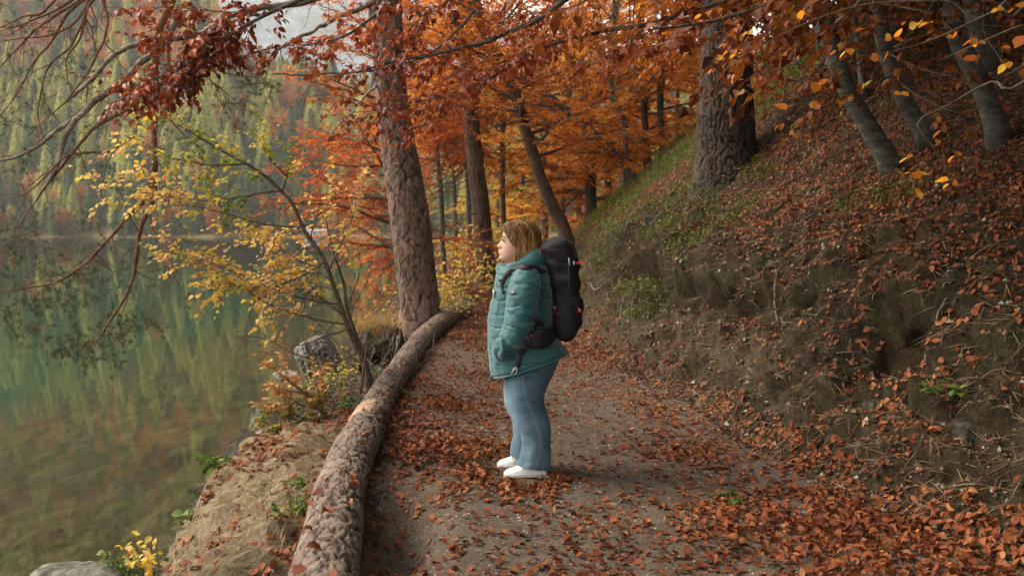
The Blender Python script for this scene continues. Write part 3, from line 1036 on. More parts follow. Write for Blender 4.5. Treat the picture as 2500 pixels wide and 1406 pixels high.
pine_limb([(440, 40, 11.7), (415, 75, 11.6), (390, 118, 11.5), (345, 150, 11.4), (300, 198, 11.3), (245, 240, 11.2), (195, 284, 11.1), (175, 292, 11.1), (140, 318, 11.0), (100, 352, 10.9), (50, 380, 10.8), (-40, 402, 10.7)], .050, .014, needle=.1, twigs=.5)
pine_limb([(185, 290, 11.1), (165, 330, 11.0), (150, 370, 11.0), (130, 425, 10.9), (105, 465, 10.9), (80, 500, 10.9), (58, 528, 10.9)], .034, .008, needle=.2, twigs=.6)
pine_limb([(440, -30, 11.6), (405, 25, 11.4), (388, 110, 11.3), (379, 200, 11.3), (378, 290, 11.3), (381, 370, 11.2), (378, 440, 11.2), (364, 510, 11.2), (342, 560, 11.2), (332, 640, 11.2), (318, 700, 11.1), (285, 755, 11.0), (262, 790, 10.9), (240, 830, 10.8), (190, 855, 10.7)], .050, .006, M_BARKRED, needle=.6, twigs=.7)
pine_limb([(335, 258, 11.2), (290, 280, 11.2), (240, 308, 11.1), (205, 340, 11.0), (170, 380, 11.0), (140, 420, 11.0), (112, 455, 10.9), (80, 500, 10.9), (40, 560, 10.8)], .026, .006, M_BARKRED, needle=.4, twigs=.9)
pine_limb([(372, 430, 11.2), (345, 495, 11.2), (300, 545, 11.1), (250, 600, 11.0), (200, 650, 10.9), (140, 685, 10.8), (60, 700, 10.7), (-30, 720, 10.6)], .028, .006, M_BARKRED, needle=.9, twigs=1.2)
pine_limb([(364, 515, 11.2), (372, 560, 11.1), (395, 595, 11.1), (415, 625, 11.0), (425, 665, 11.0), (440, 700, 11.0)], .016, .004, M_BARKRED, needle=.5, twigs=.8)
pine_limb([(330, 330, 11.0), (270, 365, 11.0), (215, 372, 11.0), (160, 382, 10.9), (120, 420, 10.8), (70, 470, 10.8), (0, 490, 10.7)], .018, .005, M_BARKRED, needle=.6, twigs=1.0)
pine_limb([(410, 60, 11.4), (412, 190, 11.3), (400, 255, 11.3), (420, 300, 11.2), (455, 335, 11.2), (480, 360, 11.1)], .022, .006, M_BARKRED, needle=.4, twigs=.5)
pine_limb([(520, 60, 11.9), (500, 140, 11.7), (482, 190, 11.6), (470, 240, 11.6), (460, 300, 11.6)], .016, .006, M_BARKRED, needle=.5, twigs=.6)
pine_limb([(440, 130, 11.4), (500, 185, 11.4), (560, 235, 11.4), (600, 270, 11.3)], .012, .003, M_BARKRED, needle=1.0, twigs=1.4)
pine_limb([(460, 150, 11.6), (560, 180, 11.7), (640, 190, 11.8), (700, 215, 11.9)], .010, .003, M_BARKRED, needle=1.0, twigs=1.6)
# upper left bundle of hanging limbs
for q_ in ([(300, -90), (190, -10), (130, 28), (60, 58), (-20, 80)], [(290, -80), (185, 8), (120, 50), (60, 100), (10, 150), (-30, 200)], [(300, -70), (175, 20), (135, 90), (85, 150), (40, 230), (-20, 300)],
           [(280, -70), (215, 0), (205, 55), (165, 120), (118, 160), (97, 240), (95, 290), (108, 335)], [(310, -60), (255, 0), (262, 60), (228, 150), (185, 215), (140, 270), (70, 330)],
           [(320, -90), (235, -10), (180, 60), (120, 90), (60, 95), (-20, 108)], [(180, -60), (110, 30), (60, 40), (-30, 85)], [(260, -60), (215, 20), (195, 95), (160, 150), (170, 230)]):
    pine_limb([(a_, b_, 10.9 - .02 * k_) for k_, (a_, b_) in enumerate(q_)], .020, .005, M_BARKRED, needle=.35, twigs=.9)
# dead stubs and the side limbs at the trunk
pine_limb([(905, 12, 13.5), (860, 30, 13.3), (815, 48, 13.1), (780, 68, 13.0), (720, 100, 12.8), (660, 130, 12.6)], .046, .016, M_BARKLIMB, needle=.2, twigs=.35)
pine_limb([(922, 205, 13.5), (885, 240, 13.3), (860, 275, 13.2), (835, 300, 13.0), (805, 335, 12.9)], .022, .008, M_BARKLIMB, needle=.0, twigs=.3)
pine_limb([(925, 172, 13.5), (860, 178, 13.2), (790, 180, 13.0), (730, 183, 12.9), (690, 180, 12.8), (668, 182, 12.8)], .017, .010, M_BARKLIMB, needle=.0, twigs=.15)
# needles
W = Geo()
np_, nd_, ns_, nt_ = [], [], [], []
extra = []
for (cxp, cyp, sx_, sy_, n_) in ((120, 690, 140, 45, 110), (60, 760, 70, 40, 60), (200, 850, 50, 14, 50), (310, 790, 25, 20, 20), (250, 860, 60, 15, 18), (40, 590, 50, 30, 30), (330, 800, 40, 14, 16), (620, 190, 50, 25, 26), (560, 250, 40, 20, 16), (60, 330, 70, 80, 40), (300, 300, 90, 90, 30), (30, 50, 60, 60, 20), (160, 560, 80, 60, 30)):
    for _ in range(n_):
        p_ = P(cxp + rng.normal(0, sx_), cyp + rng.normal(0, sy_), 10.9 + rng.normal(0, .25))
        b = wander(rng, p_, unit(rng.normal(0, 1, 3) * [1, .6, .6]), rng.uniform(.1, .3), 5, .25, .03)
        tube(W, b, np.linspace(.003, .0015, 5), 4, .5, False)
        extra.append((b[-1], unit(b[-1] - b[-2]))); extra.append((b[2], unit(rng.normal(0, 1, 3))))
tag(W.build('twigs', M_BARKRED, pine), kind='stuff')
for p_, d_ in needles + extra:
    n_ = 30
    dd = unit(d_ * rng.uniform(.2, 1.2, (n_, 1)) + rng.normal(0, .6, (n_, 3)))
    np_.append(p_ - d_ * rng.uniform(0, .05, (n_, 1))); nd_.append(dd); ns_.append(rng.uniform(.045, .080, n_)); nt_.append(np.clip(rng.normal(.45, .2, n_) + rng.normal(0, .15), 0, 1))
la = (np.vstack(np_), np.vstack(nd_), unit(rng.normal(0, 1, (sum(map(len, np_)), 3))), np.concatenate(ns_), np.concatenate(nt_))
NEEDLE = (np.array([[-.026, 0, 0], [.026, 0, 0], [0, 1, 0]], float), None, [[0, 1, 2]])
tag(leaf_geo(la, NEEDLE, fold=0, curl=.1).build('needles', M_NEEDLE, pine), kind='stuff')

# --- dark trunk farther along the path
DY = 27.5
db = P(1188, 692, DY); db[2] = H(db[0], DY) - .1
dark = tree_thing('conifer_tree', db, 'dark straight trunk with bare drooping twigs at the far bend of the path')
rough_trunk([db, P(1187, 650, DY), P(1180, 580, DY), P(1172, 490, DY), P(1161, 400, DY), P(1151, 300, DY), P(1140, 150, DY), P(1132, 0, DY), P(1120, -300, DY)], [.30, .262, .25, .245, .225, .215, .20, .18, .14], 170, 44, (10, 10, 1.6), .03, 23, (.8, [(1, .3), (3, .4), (5, .3)]), ridged=True).build('trunk', M_BARKDARK, dark)
W = Geo()
rng = np.random.default_rng(12)
for k in range(26):
    y_ = rng.uniform(220, 520)
    s0 = P(np.interp(y_, [200, 520], [1145, 1175]), y_, DY)
    dd = np.array([-1 if k % 4 else 1, rng.normal(0, .5), rng.uniform(-.7, -.1)])
    l = rng.uniform(1.2, 2.6)
    b = wander(rng, s0, dd, l, 12, .07, .035)
    tube(W, b, np.linspace(.018, .004, 12), 5, .5, False)
    for j in range(5):
        c = wander(rng, b[rng.integers(3, 11)], unit(dd + rng.normal(0, .5, 3)), l * .4, 7, .1, .05)
        tube(W, c, np.linspace(.007, .003, 7), 4, .5, False)
tag(W.build('twigs', M_BARKDARK, dark), kind='stuff')

# --- the great spruce on the bank
sb = hit(1765, 455); SY = sb[1] + .35
print('spruce at', sb)
spruce = tree_thing('spruce_tree', (sb[0], SY, sb[2]), 'thick grey spruce trunk with flared roots standing on the bank')
sc_ = SY / FPX
rough_trunk([P(1772, 520, SY), P(1772, 455, SY), P(1772, 380, SY), P(1772, 300, SY), P(1774, 200, SY), P(1774, 100, SY), P(1773, 0, SY), P(1772, -200, SY), P(1770, -700, SY)],
            [84 * sc_, 77 * sc_, 72 * sc_, 69 * sc_, 63 * sc_, 60 * sc_, 57 * sc_, 54 * sc_, 45 * sc_], 420, 190, (24, 24, 3.4), 0.026, 43, (0.9, [(math.pi * 1.0, .05), (0.0, .22), (4.5, .05)], .04), ridged=True).build('trunk', M_BARKSPR, spruce)
# hanging boughs with dark needles
rng = np.random.default_rng(13)
W = Geo(); tw = Twigs()
lp = [[], [], [], [], []]
for (cxp, cyp, l_, Yq) in ((1540, -60, 1.0, 9.5), (1510, -40, 1.1, 9.6), (1470, -80, .8, 9.7), (1420, -80, .7, 9.8), (1555, -70, 1.2, 9.4), (1600, -90, .9, 10.5), (1500, -60, .9, 9.3)):
    top = P(cxp, cyp, Yq)
    a_ = wander(rng, top + np.array([.9, 1.6, .8]), unit(top - (top + np.array([.9, 1.6, .8]))), 2.0, 8, .03, .01)
    tube(W, a_, np.linspace(.02, .008, 8), 5, .5, False)
    b = wander(rng, top, np.array([-.1, 0, -1.0]), l_, 14, .05, .1)
    tube(W, b, np.linspace(.008, .002, 14), 5, .5, False)
    for j in range(int(l_ * 34)):
        p_ = b[rng.integers(1, 14)]
        d_ = unit(np.array([rng.normal(0, .5), rng.normal(0, .5), -1.0]))
        l2 = rng.uniform(.06, .20)
        n_ = 26
        u_ = rng.uniform(0, 1, n_)
        lp[0].append(p_ + d_ * (u_ * l2)[:, None]); lp[1].append(unit(d_ * .8 + rng.normal(0, .55, (n_, 3))))
        lp[2].append(unit(rng.normal(0, 1, (n_, 3)))); lp[3].append(rng.uniform(.018, .032, n_)); lp[4].append(np.clip(rng.normal(.5, .25, n_), 0, 1))
NEEDLE2 = (np.array([[-.07, 0, 0], [.07, 0, 0], [0, 1, 0]], float), None, [[0, 1, 2]])
ob = W.build('bough', M_BARKTWIG, spruce)
tag(leaf_geo([np.concatenate(x) for x in lp], NEEDLE2, fold=0, curl=.05).build('needles', M_NEEDLE, ob), kind='stuff')

# --- beeches
def beech(base_px, path_px, r_px, top_h, label, leafm, seed, name='beech_tree', Y=None, group=None, leafkw=None, bark=None, **kw):
    rng = np.random.default_rng(seed)
    if Y is None:
        b = hit(*base_px)
    else:
        b = P(base_px[0], base_px[1], Y); b[2] = H(b[0], b[1])
    Y_ = b[1]
    s_ = Y_ / FPX
    pts = [b - np.array([0, 0, .12])] + [P(a_, c_, Y_) for a_, c_ in path_px]
    T, W, la = broadleaf(rng, pts, r_px[0] * s_, max(.03, r_px[1] * s_), top_h, **kw)
    t = tree_thing(name, b, label, 'tree', group)
    T.build('trunk', bark or M_BARKBEECH, t)
    tag(W.build('branches', M_BARKTWIG, t), kind='stuff')
    lk = dict(fold=.14, curl=.18); lk.update(leafkw or {})
    tag(leaf_geo(la, LEAF2, **lk).build('foliage', leafm, t), kind='stuff')
    return t
LEFT = math.pi
beech((985, 735), [(975, 650), (960, 500), (945, 350), (940, 150)], (14, 6), 9, 'copper red beech overhanging the lake behind the big pine', M_LRED, 201, Y=23.0, nb=34, br_len=3.1, t0=.12, elev=(-.05, .8), az_bias=LEFT, az_amt=.45, leaf=.075)
beech((1392, 580), [(1372, 545), (1350, 510), (1335, 470), (1318, 430), (1300, 370), (1284, 320), (1268, 260), (1235, 180), (1190, 80)], (17, 9), 7.5, 'leaning grey beech at the foot of the mossy slope', M_LORG, 203, Y=24, nb=30, br_len=3.4, t0=.32, elev=(-.05, .7), leaf=.075, bark=M_BARKDARK)
beech((1558, 442), [(1530, 415), (1500, 380), (1470, 345), (1440, 318), (1400, 282), (1360, 250), (1318, 222), (1275, 195), (1225, 150)], (11, 6), 6.5, 'thin beech leaning far over to the left on the slope', M_LORG, 204, Y=27, nb=30, br_len=2.6, t0=.12, elev=(.1, .6), leaf=.07)
beech((1445, 420), [(1440, 370), (1434, 320), (1430, 260), (1436, 215), (1420, 180), (1390, 140), (1370, 60)], (15, 8), 8, 'dark forked beech in the middle of the orange wood', M_LORG, 205, Y=31, nb=36, br_len=3.3, t0=.08, elev=(-.1, .7), leaf=.08, bark=M_BARKDARK)
beech((1527, 395), [(1528, 350), (1528, 310), (1512, 270), (1496, 235), (1490, 180), (1494, 100)], (9, 6), 7, 'slender beech with an S-curved grey stem on the slope', M_LORG, 206, Y=28, nb=30, br_len=2.8, t0=.10, elev=(.05, .7), leaf=.08)
beech((1583, 402), [(1579, 350), (1574, 280), (1570, 180), (1566, 60)], (9, 6), 9, 'straight dark beech stem just left of the great spruce', M_LORG, 207, Y=30, nb=32, br_len=3.0, t0=.08, elev=(-.05, .7), leaf=.08, bark=M_BARKDARK)
beech((1331, 600), [(1330, 540), (1328, 460), (1325, 350)], (9, 6), 10, 'pale grey straight stem seen above the rucksack', M_LYEL, 208, Y=42, nb=26, br_len=3.2, t0=.28, elev=(0, .8), leaf=.09)
beech((1276, 600), [(1275, 520), (1276, 430), (1272, 300)], (6, 4), 11, 'thin dark stem behind the woman\'s head', M_LRED, 209, Y=50, nb=26, br_len=3.4, t0=.3, elev=(0, .8), leaf=.10, bark=M_BARKDARK)
beech((1110, 640), [(1112, 560), (1108, 450)], (6, 4), 9, 'yellow-leaved tree on the bright far shore of the path', M_LYEL, 210, Y=48, nb=28, br_len=3.2, t0=.08, elev=(-.05, .8), leaf=.10)
beech((1215, 650), [(1213, 560), (1216, 450)], (6, 4), 8, 'yellow tree in the bright gap beyond the woman', M_LYEL, 211, Y=58, nb=28, br_len=3.6, t0=.08, elev=(-.05, .8), leaf=.11)
beech((1290, 630), [(1295, 560), (1300, 450)], (6, 4), 12, 'golden tree behind the leaning grey beech', M_LYEL, 213, Y=72, nb=30, br_len=4.2, t0=.1, elev=(-.05, .8), leaf=.12)
for (px_, Y_, th_, sd, m_, lb) in ((1085, 31, 9, 261, M_LRED, 'tall copper beech with a high crown between the two straight trunks'), (1235, 33, 9, 262, M_LORG, 'tall orange beech with a high crown above the woman'), (1150, 44, 11, 263, M_LORG, 'high orange crown closing the gap above the far path')):
    x_ = (px_ - 1250) / FPX * Y_
    z_ = H(x_, Y_); py_ = 555 + (CAMZ - z_) * FPX / Y_
    beech((px_, py_), [(px_ - 4, py_ - 100), (px_ - 8, py_ - 220)], (7, 5), th_, lb, m_, sd, Y=Y_, nb=30, br_len=3.8, t0=.42, elev=(-.1, .6), leaf=.09 + .0006 * Y_)
k_ = 0
for (px_, Y_, rp, th_, sd, m_, lb) in ((1380, 36, 8, 10, 214, M_LORG, 'orange beech behind the leaning grey beech'), (1490, 38, 9, 11, 215, M_LORG, 'orange beech deep in the wood behind the thin leaning stem'),
                                       (1620, 30, 9, 10, 216, M_LORG, 'golden orange beech at the left edge of the great spruce'), (1660, 44, 8, 12, 217, M_LORG, 'tall orange beech on the upper slope behind the great spruce'),
                                       (1550, 52, 8, 12, 218, M_LORG, 'deep orange beech at the back of the wood'), (1420, 56, 8, 13, 219, M_LRED, 'copper beech at the back of the wood above the leaning trunk'),
                                       (1760, 36, 8, 11, 220, M_LORG, 'orange beech hidden behind the great spruce'), (1900, 30, 8, 10, 221, M_LORG, 'beech on the upper slope right of the great spruce'),
                                       (1010, 42, 7, 12, 223, M_LRED, 'copper beech on the shore farther along')):
    x_ = (px_ - 1250) / FPX * Y_
    z_ = H(x_, Y_)
    py_ = 555 + (CAMZ - z_) * FPX / Y_
    beech((px_, py_), [(px_ - 4, py_ - 60), (px_ - 8, py_ - 150), (px_ - 4, py_ - 260)], (rp, 5), th_, lb, m_, sd, Y=Y_, nb=26, br_len=3.6, t0=.12, elev=(-.1, .75), leaf=.09 + .0006 * Y_)

# --- beeches on the right, whose crowns roof the path
b1, b2, b3 = hit(2178, 420), hit(2262, 335), hit(2440, 350)
print('right beeches', b1, b2, b3)
RB1 = beech((2185, 425), [(2172, 400), (2150, 360), (2120, 310), (2085, 250), (2055, 190), (2032, 120), (2012, 40), (1998, -40), (1985, -160)], (24, 20), 8, 'leaning grey beech with smooth bark, leftmost of the clump on the dark bank', M_LSHADE, 231, nb=30, br_len=3.6, t0=.42, elev=(-.1, .7), az_bias=math.pi, az_amt=.5, leaf=.075)
RB2 = beech((2275, 345), [(2255, 320), (2225, 280), (2195, 215), (2165, 140), (2150, 60), (2135, -40)], (20, 16), 8, 'mottled grey beech stem, second from the left in the dark clump', M_LSHADE, 232, nb=30, br_len=3.0, t0=.48, elev=(-.05, .7), leaf=.075)
RB3 = beech((2445, 350), [(2432, 310), (2410, 240), (2375, 170), (2345, 110), (2325, 40), (2305, -40)], (24, 20), 8, 'grey beech stem farthest right in the dark clump on the bank', M_LSHADE, 233, nb=30, br_len=3.0, t0=.48, elev=(-.05, .7), leaf=.075)

# more of the wood on the bank to the right of and above the picture: their crowns close the roof over the path; unseen ones added to shade the bank
k_ = 0
for (x_, y_, hgt, sd, m_, lb) in ((5.6, 8.6, 8, 241, M_LSHADE, 'beech at the right edge of the picture, its stem cut off by the frame'), (6.6, 12.0, 9, 242, M_LSHADE, 'beech high on the bank behind the clump of grey stems'), (4.9, 15.5, 8, 243, M_LSHADE, 'orange beech on the slope right of the great spruce'),
                                  (8.0, 17.5, 9, 244, M_LSHADE, 'beech with orange crown at the top of the slope'), (5.4, 4.0, 8, 245, M_LSHADE, 'beech beside the camera on the right bank'), (4.6, -0.5, 8, 246, M_LSHADE, 'beech on the right bank behind the camera'), (7.8, 1.5, 9, 247, M_LSHADE, 'tall beech higher on the bank behind the camera'), (3.9, 6.6, 7, 248, M_LSHADE, 'slim beech on the bank whose crown closes over the right of the path'), (7.6, 7.5, 9, 249, M_LSHADE, 'beech above the right end of the cut bank'), (10.5, 11.0, 9, 250, M_LSHADE, 'beech at the top right of the dark slope'), (11.0, 20.0, 9, 251, M_LSHADE, 'beech on the skyline right of the great spruce'), (13.0, 30.0, 10, 252, M_LSHADE, 'golden beech far up the slope'), (5.2, 11.0, 8, 253, M_LSHADE, 'beech between the leaning stems and the spruce, high on the bank'), (9.0, 14.5, 9, 255, M_LSHADE, 'beech at the very top of the dark slope, behind the grey stems'), (8.6, 22.5, 10, 256, M_LSHADE, 'tall beech on the slope far behind the great spruce'), (14.0, 24.0, 10, 257, M_LSHADE, 'beech on the crest at the right of the picture'), (7.4, 27.0, 6, 258, M_LORG, 'small orange beech on the crest seen over the spruce'), (9.6, 31.0, 7, 259, M_LORG, 'orange beech on the crest, farther right'), (5.9, 25.0, 6, 260, M_LORG, 'low orange beech just behind the great spruce'), (3.6, 2.2, 9, 254, M_LSHADE, 'beech at the foot of the bank behind the camera')):
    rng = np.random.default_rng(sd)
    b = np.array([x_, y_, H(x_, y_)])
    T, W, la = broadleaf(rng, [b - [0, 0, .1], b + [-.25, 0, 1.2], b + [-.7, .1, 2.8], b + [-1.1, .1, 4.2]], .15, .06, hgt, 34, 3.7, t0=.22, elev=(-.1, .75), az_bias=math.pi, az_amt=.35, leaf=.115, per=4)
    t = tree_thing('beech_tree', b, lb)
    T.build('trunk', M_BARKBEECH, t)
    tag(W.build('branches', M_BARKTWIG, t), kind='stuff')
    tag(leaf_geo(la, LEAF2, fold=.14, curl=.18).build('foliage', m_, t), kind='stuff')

# young beeches between the stems on the dark slope
for (x_, y_, hgt, sd, lb) in ((5.4, 14.2, 3.4, 271, 'young beech with shade-darkened orange leaves between the grey stems'), (6.2, 13.0, 3.2, 272, 'bushy young beech behind the farthest right grey stem'), (4.7, 13.4, 2.6, 273, 'small young beech right behind the leaning grey stem'), (6.8, 15.8, 3.6, 274, 'young beech high on the slope behind the stem clump'), (5.0, 17.5, 3.4, 275, 'young beech on the slope just right of the great spruce'), (5.9, 20.5, 4.2, 276, 'young beech on the crest right of the great spruce')):
    rng = np.random.default_rng(sd)
    b = np.array([x_, y_, H(x_, y_)])
    T, W, la = broadleaf(rng, [b - [0, 0, .1], b + [-.1, 0, .7], b + [-.25, .05, 1.5]], .05, .02, hgt, 22, 1.7, t0=.10, elev=(-.05, .7), leaf=.075, sub=.22, twig=.13, per=7)
    t = tree_thing('young_beech', b, lb)
    T.build('trunk', M_BARKBEECH, t)
    tag(W.build('branches', M_BARKTWIG, t), kind='stuff')
    tag(leaf_geo(la, LEAF2, fold=.14, curl=.18).build('foliage', M_LSHADE, t), kind='stuff')

# unseen limbs added above the frame to shade the bank, hung on the leaning beech
rng = np.random.default_rng(49)
Wc, twc = Geo(), Twigs()
for y_ in (5.2, 6.4, 7.6, 8.8, 10.0, 11.2, 12.4, 13.6):
    for z_ in (6.2, 7.8):
        a_ = np.array([4.4 + rng.normal(0, .3), y_ + rng.normal(0, .3), z_])
        bp = wander(rng, a_, np.array([-1, rng.normal(0, .12), .18]), 5.4 + rng.normal(0, .3), 9, .07, .01)
        limb_along(rng, Wc, twc, bp, .03, .006, .26, .42, .02, .15, .32)
tag(Wc.build('branches', M_BARKTWIG, RB1), kind='stuff')
lac = twig_leaves(rng, twc, 5, .115, ctint=np.clip(rng.normal(.5, .2, len(twc.p)), 0, 1))
tag(leaf_geo(lac, LEAF2, fold=.14, curl=.18).build('foliage', M_LSHADE, RB1), kind='stuff')
# ------------------------------------------------------------------ the wooded slope across the lake
def far_leafm(name, stops, tr=0.35):
    return leaf_mat(name, stops, tr, 0.7, 0.1, objvar=0.5)
MF = {'spruce': far_leafm('far_spruce_needles', [(0.0, (0.050, 0.078, 0.034)), (0.5, (0.115, 0.168, 0.070)), (1.0, (0.21, 0.27, 0.105))]),
      'larch': far_leafm('far_larch_needles', [(0.0, (0.22, 0.25, 0.065)), (0.5, (0.46, 0.48, 0.13)), (1.0, (0.64, 0.60, 0.19))]),
      'beech': far_leafm('far_beech_leaves', [(0.0, (0.20, 0.055, 0.025)), (0.5, (0.46, 0.15, 0.055)), (1.0, (0.62, 0.32, 0.10))]),
      'birch': far_leafm('far_birch_leaves', [(0.0, (0.20, 0.17, 0.03)), (0.5, (0.45, 0.34, 0.06)), (1.0, (0.60, 0.47, 0.12))])}
M_FTRUNK = bark_mat('far_trunk_bark', (0.05, 0.045, 0.04), (0.16, 0.15, 0.135), (0.32, 0.31, 0.29), (1, 1, .3), .2, 0, False)

def far_template(kind, seed):
    rng = np.random.default_rng(seed)
    Hh = 20.0
    pos, dr, nr, sz, ti = [], [], [], [], []
    bare = {'spruce': .10, 'larch': .12, 'beech': .16, 'birch': .2}[kind]
    if kind in ('spruce', 'larch'):
        Rb = (.20 if kind == 'spruce' else .235) * Hh
        nb = 270 if kind == 'spruce' else 250
        for k in range(nb):
            s = bare + (1 - bare) * (k / nb) ** 0.92
            az = k * 2.399 + rng.normal(0, .3)
            R = Rb * (1 - s) ** .85 * rng.uniform(.65, 1.12) + .25
            if s < bare + .12: R *= rng.uniform(.4, .9)
            m = 9
            u = np.linspace(.15, 1, m)
            dz = (-.30 * u + .08 * u ** 2) * R if kind == 'spruce' else (-.12 * u + .12 * u * u) * R
            c = np.stack([np.cos(az) * R * u, np.sin(az) * R * u, s * Hh + dz], 1)
            pos.append(c + rng.normal(0, .12, (m, 3)))
            dr.append(unit(np.array([np.cos(az), np.sin(az), -.35]) + rng.normal(0, .55, (m, 3))))
            nr.append(unit(np.array([0, 0, 1]) + rng.normal(0, .35, (m, 3))))
            sz.append((.42 + .62 * (1 - s)) * rng.uniform(.7, 1.3, m)); ti.append(np.clip(.25 + .5 * u + rng.normal(0, .15, m) + rng.normal(0, .1), 0, 1))
    else:
        n = 2300
        cl = rng.normal(0, 1, (46, 3)); cl = unit(cl) * rng.uniform(.35, 1, (46, 1)) ** .5
        c0 = cl[rng.integers(0, 46, n)] + rng.normal(0, .17, (n, 3))
        w = .24 * Hh if kind == 'beech' else .17 * Hh
        p_ = c0 * np.array([w, w, Hh * .40]) + np.array([0, 0, Hh * .58])
        pos.append(p_); dr.append(unit(rng.normal(0, 1, (n, 3)) + [0, 0, -.4])); nr.append(unit(np.array([0, 0, 1]) + rng.normal(0, .5, (n, 3))))
        sz.append(rng.uniform(.5, 1.0, n) * .9); ti.append(np.clip(.5 + rng.normal(0, .2, n) + .2 * c0[:, 2], 0, 1))
    la = [np.concatenate(x) for x in (pos, dr, nr, sz, ti)]
    me = leaf_geo(la, LEAF2, fold=.15, curl=.2, wid=1.3).mesh(kind + '_crown', MF[kind])
    T = Geo()
    top = .95 if kind in ('spruce', 'larch') else .7
    zz = np.linspace(-.02, top, 6) * Hh
    tube(T, np.stack([.2 * np.sin(zz * .3 + seed), 0 * zz, zz], 1), np.linspace(.34 if kind != 'birch' else .22, .05, 6), 6, .5, False)
    return me, T.mesh(kind + '_trunk', M_FTRUNK)

TPL = {k: [far_template(k, 300 + 10 * i + j) for j in range(3)] for i, k in enumerate(('spruce', 'larch', 'beech', 'birch'))}
FNAME = {'spruce': 'spruce_tree', 'larch': 'larch_tree', 'beech': 'beech_tree', 'birch': 'birch_tree'}
FLAB = {'spruce': 'dark green spruce in the forest on the far side of the lake', 'larch': 'pale yellow-green larch in the forest on the far side of the lake',
        'beech': 'rust-coloured beech in the forest on the far side of the lake', 'birch': 'yellow birch in the forest on the far side of the lake'}
FGRP = {'spruce': 'spruces across the lake', 'larch': 'larches across the lake', 'beech': 'beeches across the lake', 'birch': 'birches across the lake'}
rng = np.random.default_rng(77)
cand = []
# a belt at the water's edge, then the slope
n_try = 6400
pxs = rng.uniform(-500, 2100, n_try)
dd_ = np.concatenate([rng.uniform(5, 26, 900), 20 + 330 * rng.uniform(0, 1, n_try - 900) ** 1.15])
Ys = FARY + 6 * np.sin(pxs * 0.011) + 4 * np.sin(pxs * 0.031 + 1) + dd_
hz, hx = far_h(pxs[None, :], Ys[None, :]); hz = hz[0]; hx = hx[0]
e_here = hz / Ys
nz = fbm(np.stack([hx * .013, Ys * .013, 0 * hx], 1), 3, 81)
nz2 = fbm(np.stack([hx * .028, Ys * .028, 0 * hx + 5], 1), 3, 82)
taken = {}
for k in range(n_try):
    if e_here[k] > .34: continue
    cell = (int(hx[k] // 3.5), int(Ys[k] // 3.5))
    if any((cell[0] + a_, cell[1] + b_) in taken for a_ in (0,) for b_ in (0,)): continue
    # kinds come in patches: dark spruce low down, larch in the middle, beech patches higher up
    hgt = hz[k]
    r = rng.uniform()
    pb_ = np.clip(.10 + .55 * smooth(30, 75, hgt) + 1.1 * nz[k], .03, .9)
    pl_ = np.clip(.66 + 1.3 * nz2[k], .12, .9)
    if dd_[k] < 26:
        kind = 'spruce' if r < .60 else ('larch' if r < .75 else ('beech' if r < .90 else 'birch'))
    elif r < pb_ * .8: kind = 'beech'
    elif r < pb_ * .8 + pl_ * (1 - pb_ * .8): kind = 'larch' if rng.uniform() < .85 else 'birch'
    else: kind = 'spruce'
    taken[cell] = 1
    sc_ = rng.uniform(.42, .98) * {'spruce': 1.05, 'larch': 1.0, 'beech': .72, 'birch': .62}[kind]
    if dd_[k] < 26: sc_ *= .75
    cand.append((Ys[k], pxs[k], hx[k], hz[k], kind, sc_, rng.uniform(0, 6.28), int(rng.integers(0, 3))))
cand.sort()
vis = [c for c in cand if -60 < c[1] < 960]
single = set(id(c) for c in vis[:270])
rest = {}
for c in cand:
    Y_, px_, x_, z_, kind, s_, rz, v_ = c
    if id(c) in single:
        o = bpy.data.objects.new(FNAME[kind], None)
        o.location = (x_, Y_, z_ - .3); o.rotation_euler = (0, 0, rz); o.scale = (s_, s_, s_ * 1.05)
        col.objects.link(o)
        up_ = 'at the far shore' if z_ < 5 else ('low on the far slope' if z_ < 22 else ('midway up the far slope' if z_ < 45 else 'high on the far slope'))
        beh = ('at the left picture edge' if px_ < 60 else ('behind the pine limbs' if px_ < 240 else ('behind the copper leaves' if px_ < 420 and z_ > 22 else ('behind the yellow hazel' if px_ < 600 else ('above the hazel stem' if px_ < 740 else 'just left of the big pine')))))
        big_ = 'tall' if s_ > .70 else ('small' if s_ < .5 else 'middling')
        lb_ = big_ + ' ' + {'spruce': 'dark green spruce', 'larch': 'pale green larch', 'beech': 'rust-coloured beech', 'birch': 'yellow birch'}[kind] + ' ' + up_ + ', ' + beh
        tag(o, lb_, 'tree', lb_.replace('spruce', 'spruces').replace('larch', 'larches').replace('beech', 'beeches').replace('birch', 'birches'))
        for nm_, me_ in (('crown', TPL[kind][v_][0]), ('trunk', TPL[kind][v_][1])):
            c_ = bpy.data.objects.new(nm_, me_); col.objects.link(c_); c_.parent = o
    else:
        rest.setdefault((kind, v_), []).append((x_, Y_, z_ - .3, s_, rz))
print('far trees', len(single), sum(map(len, rest.values())))

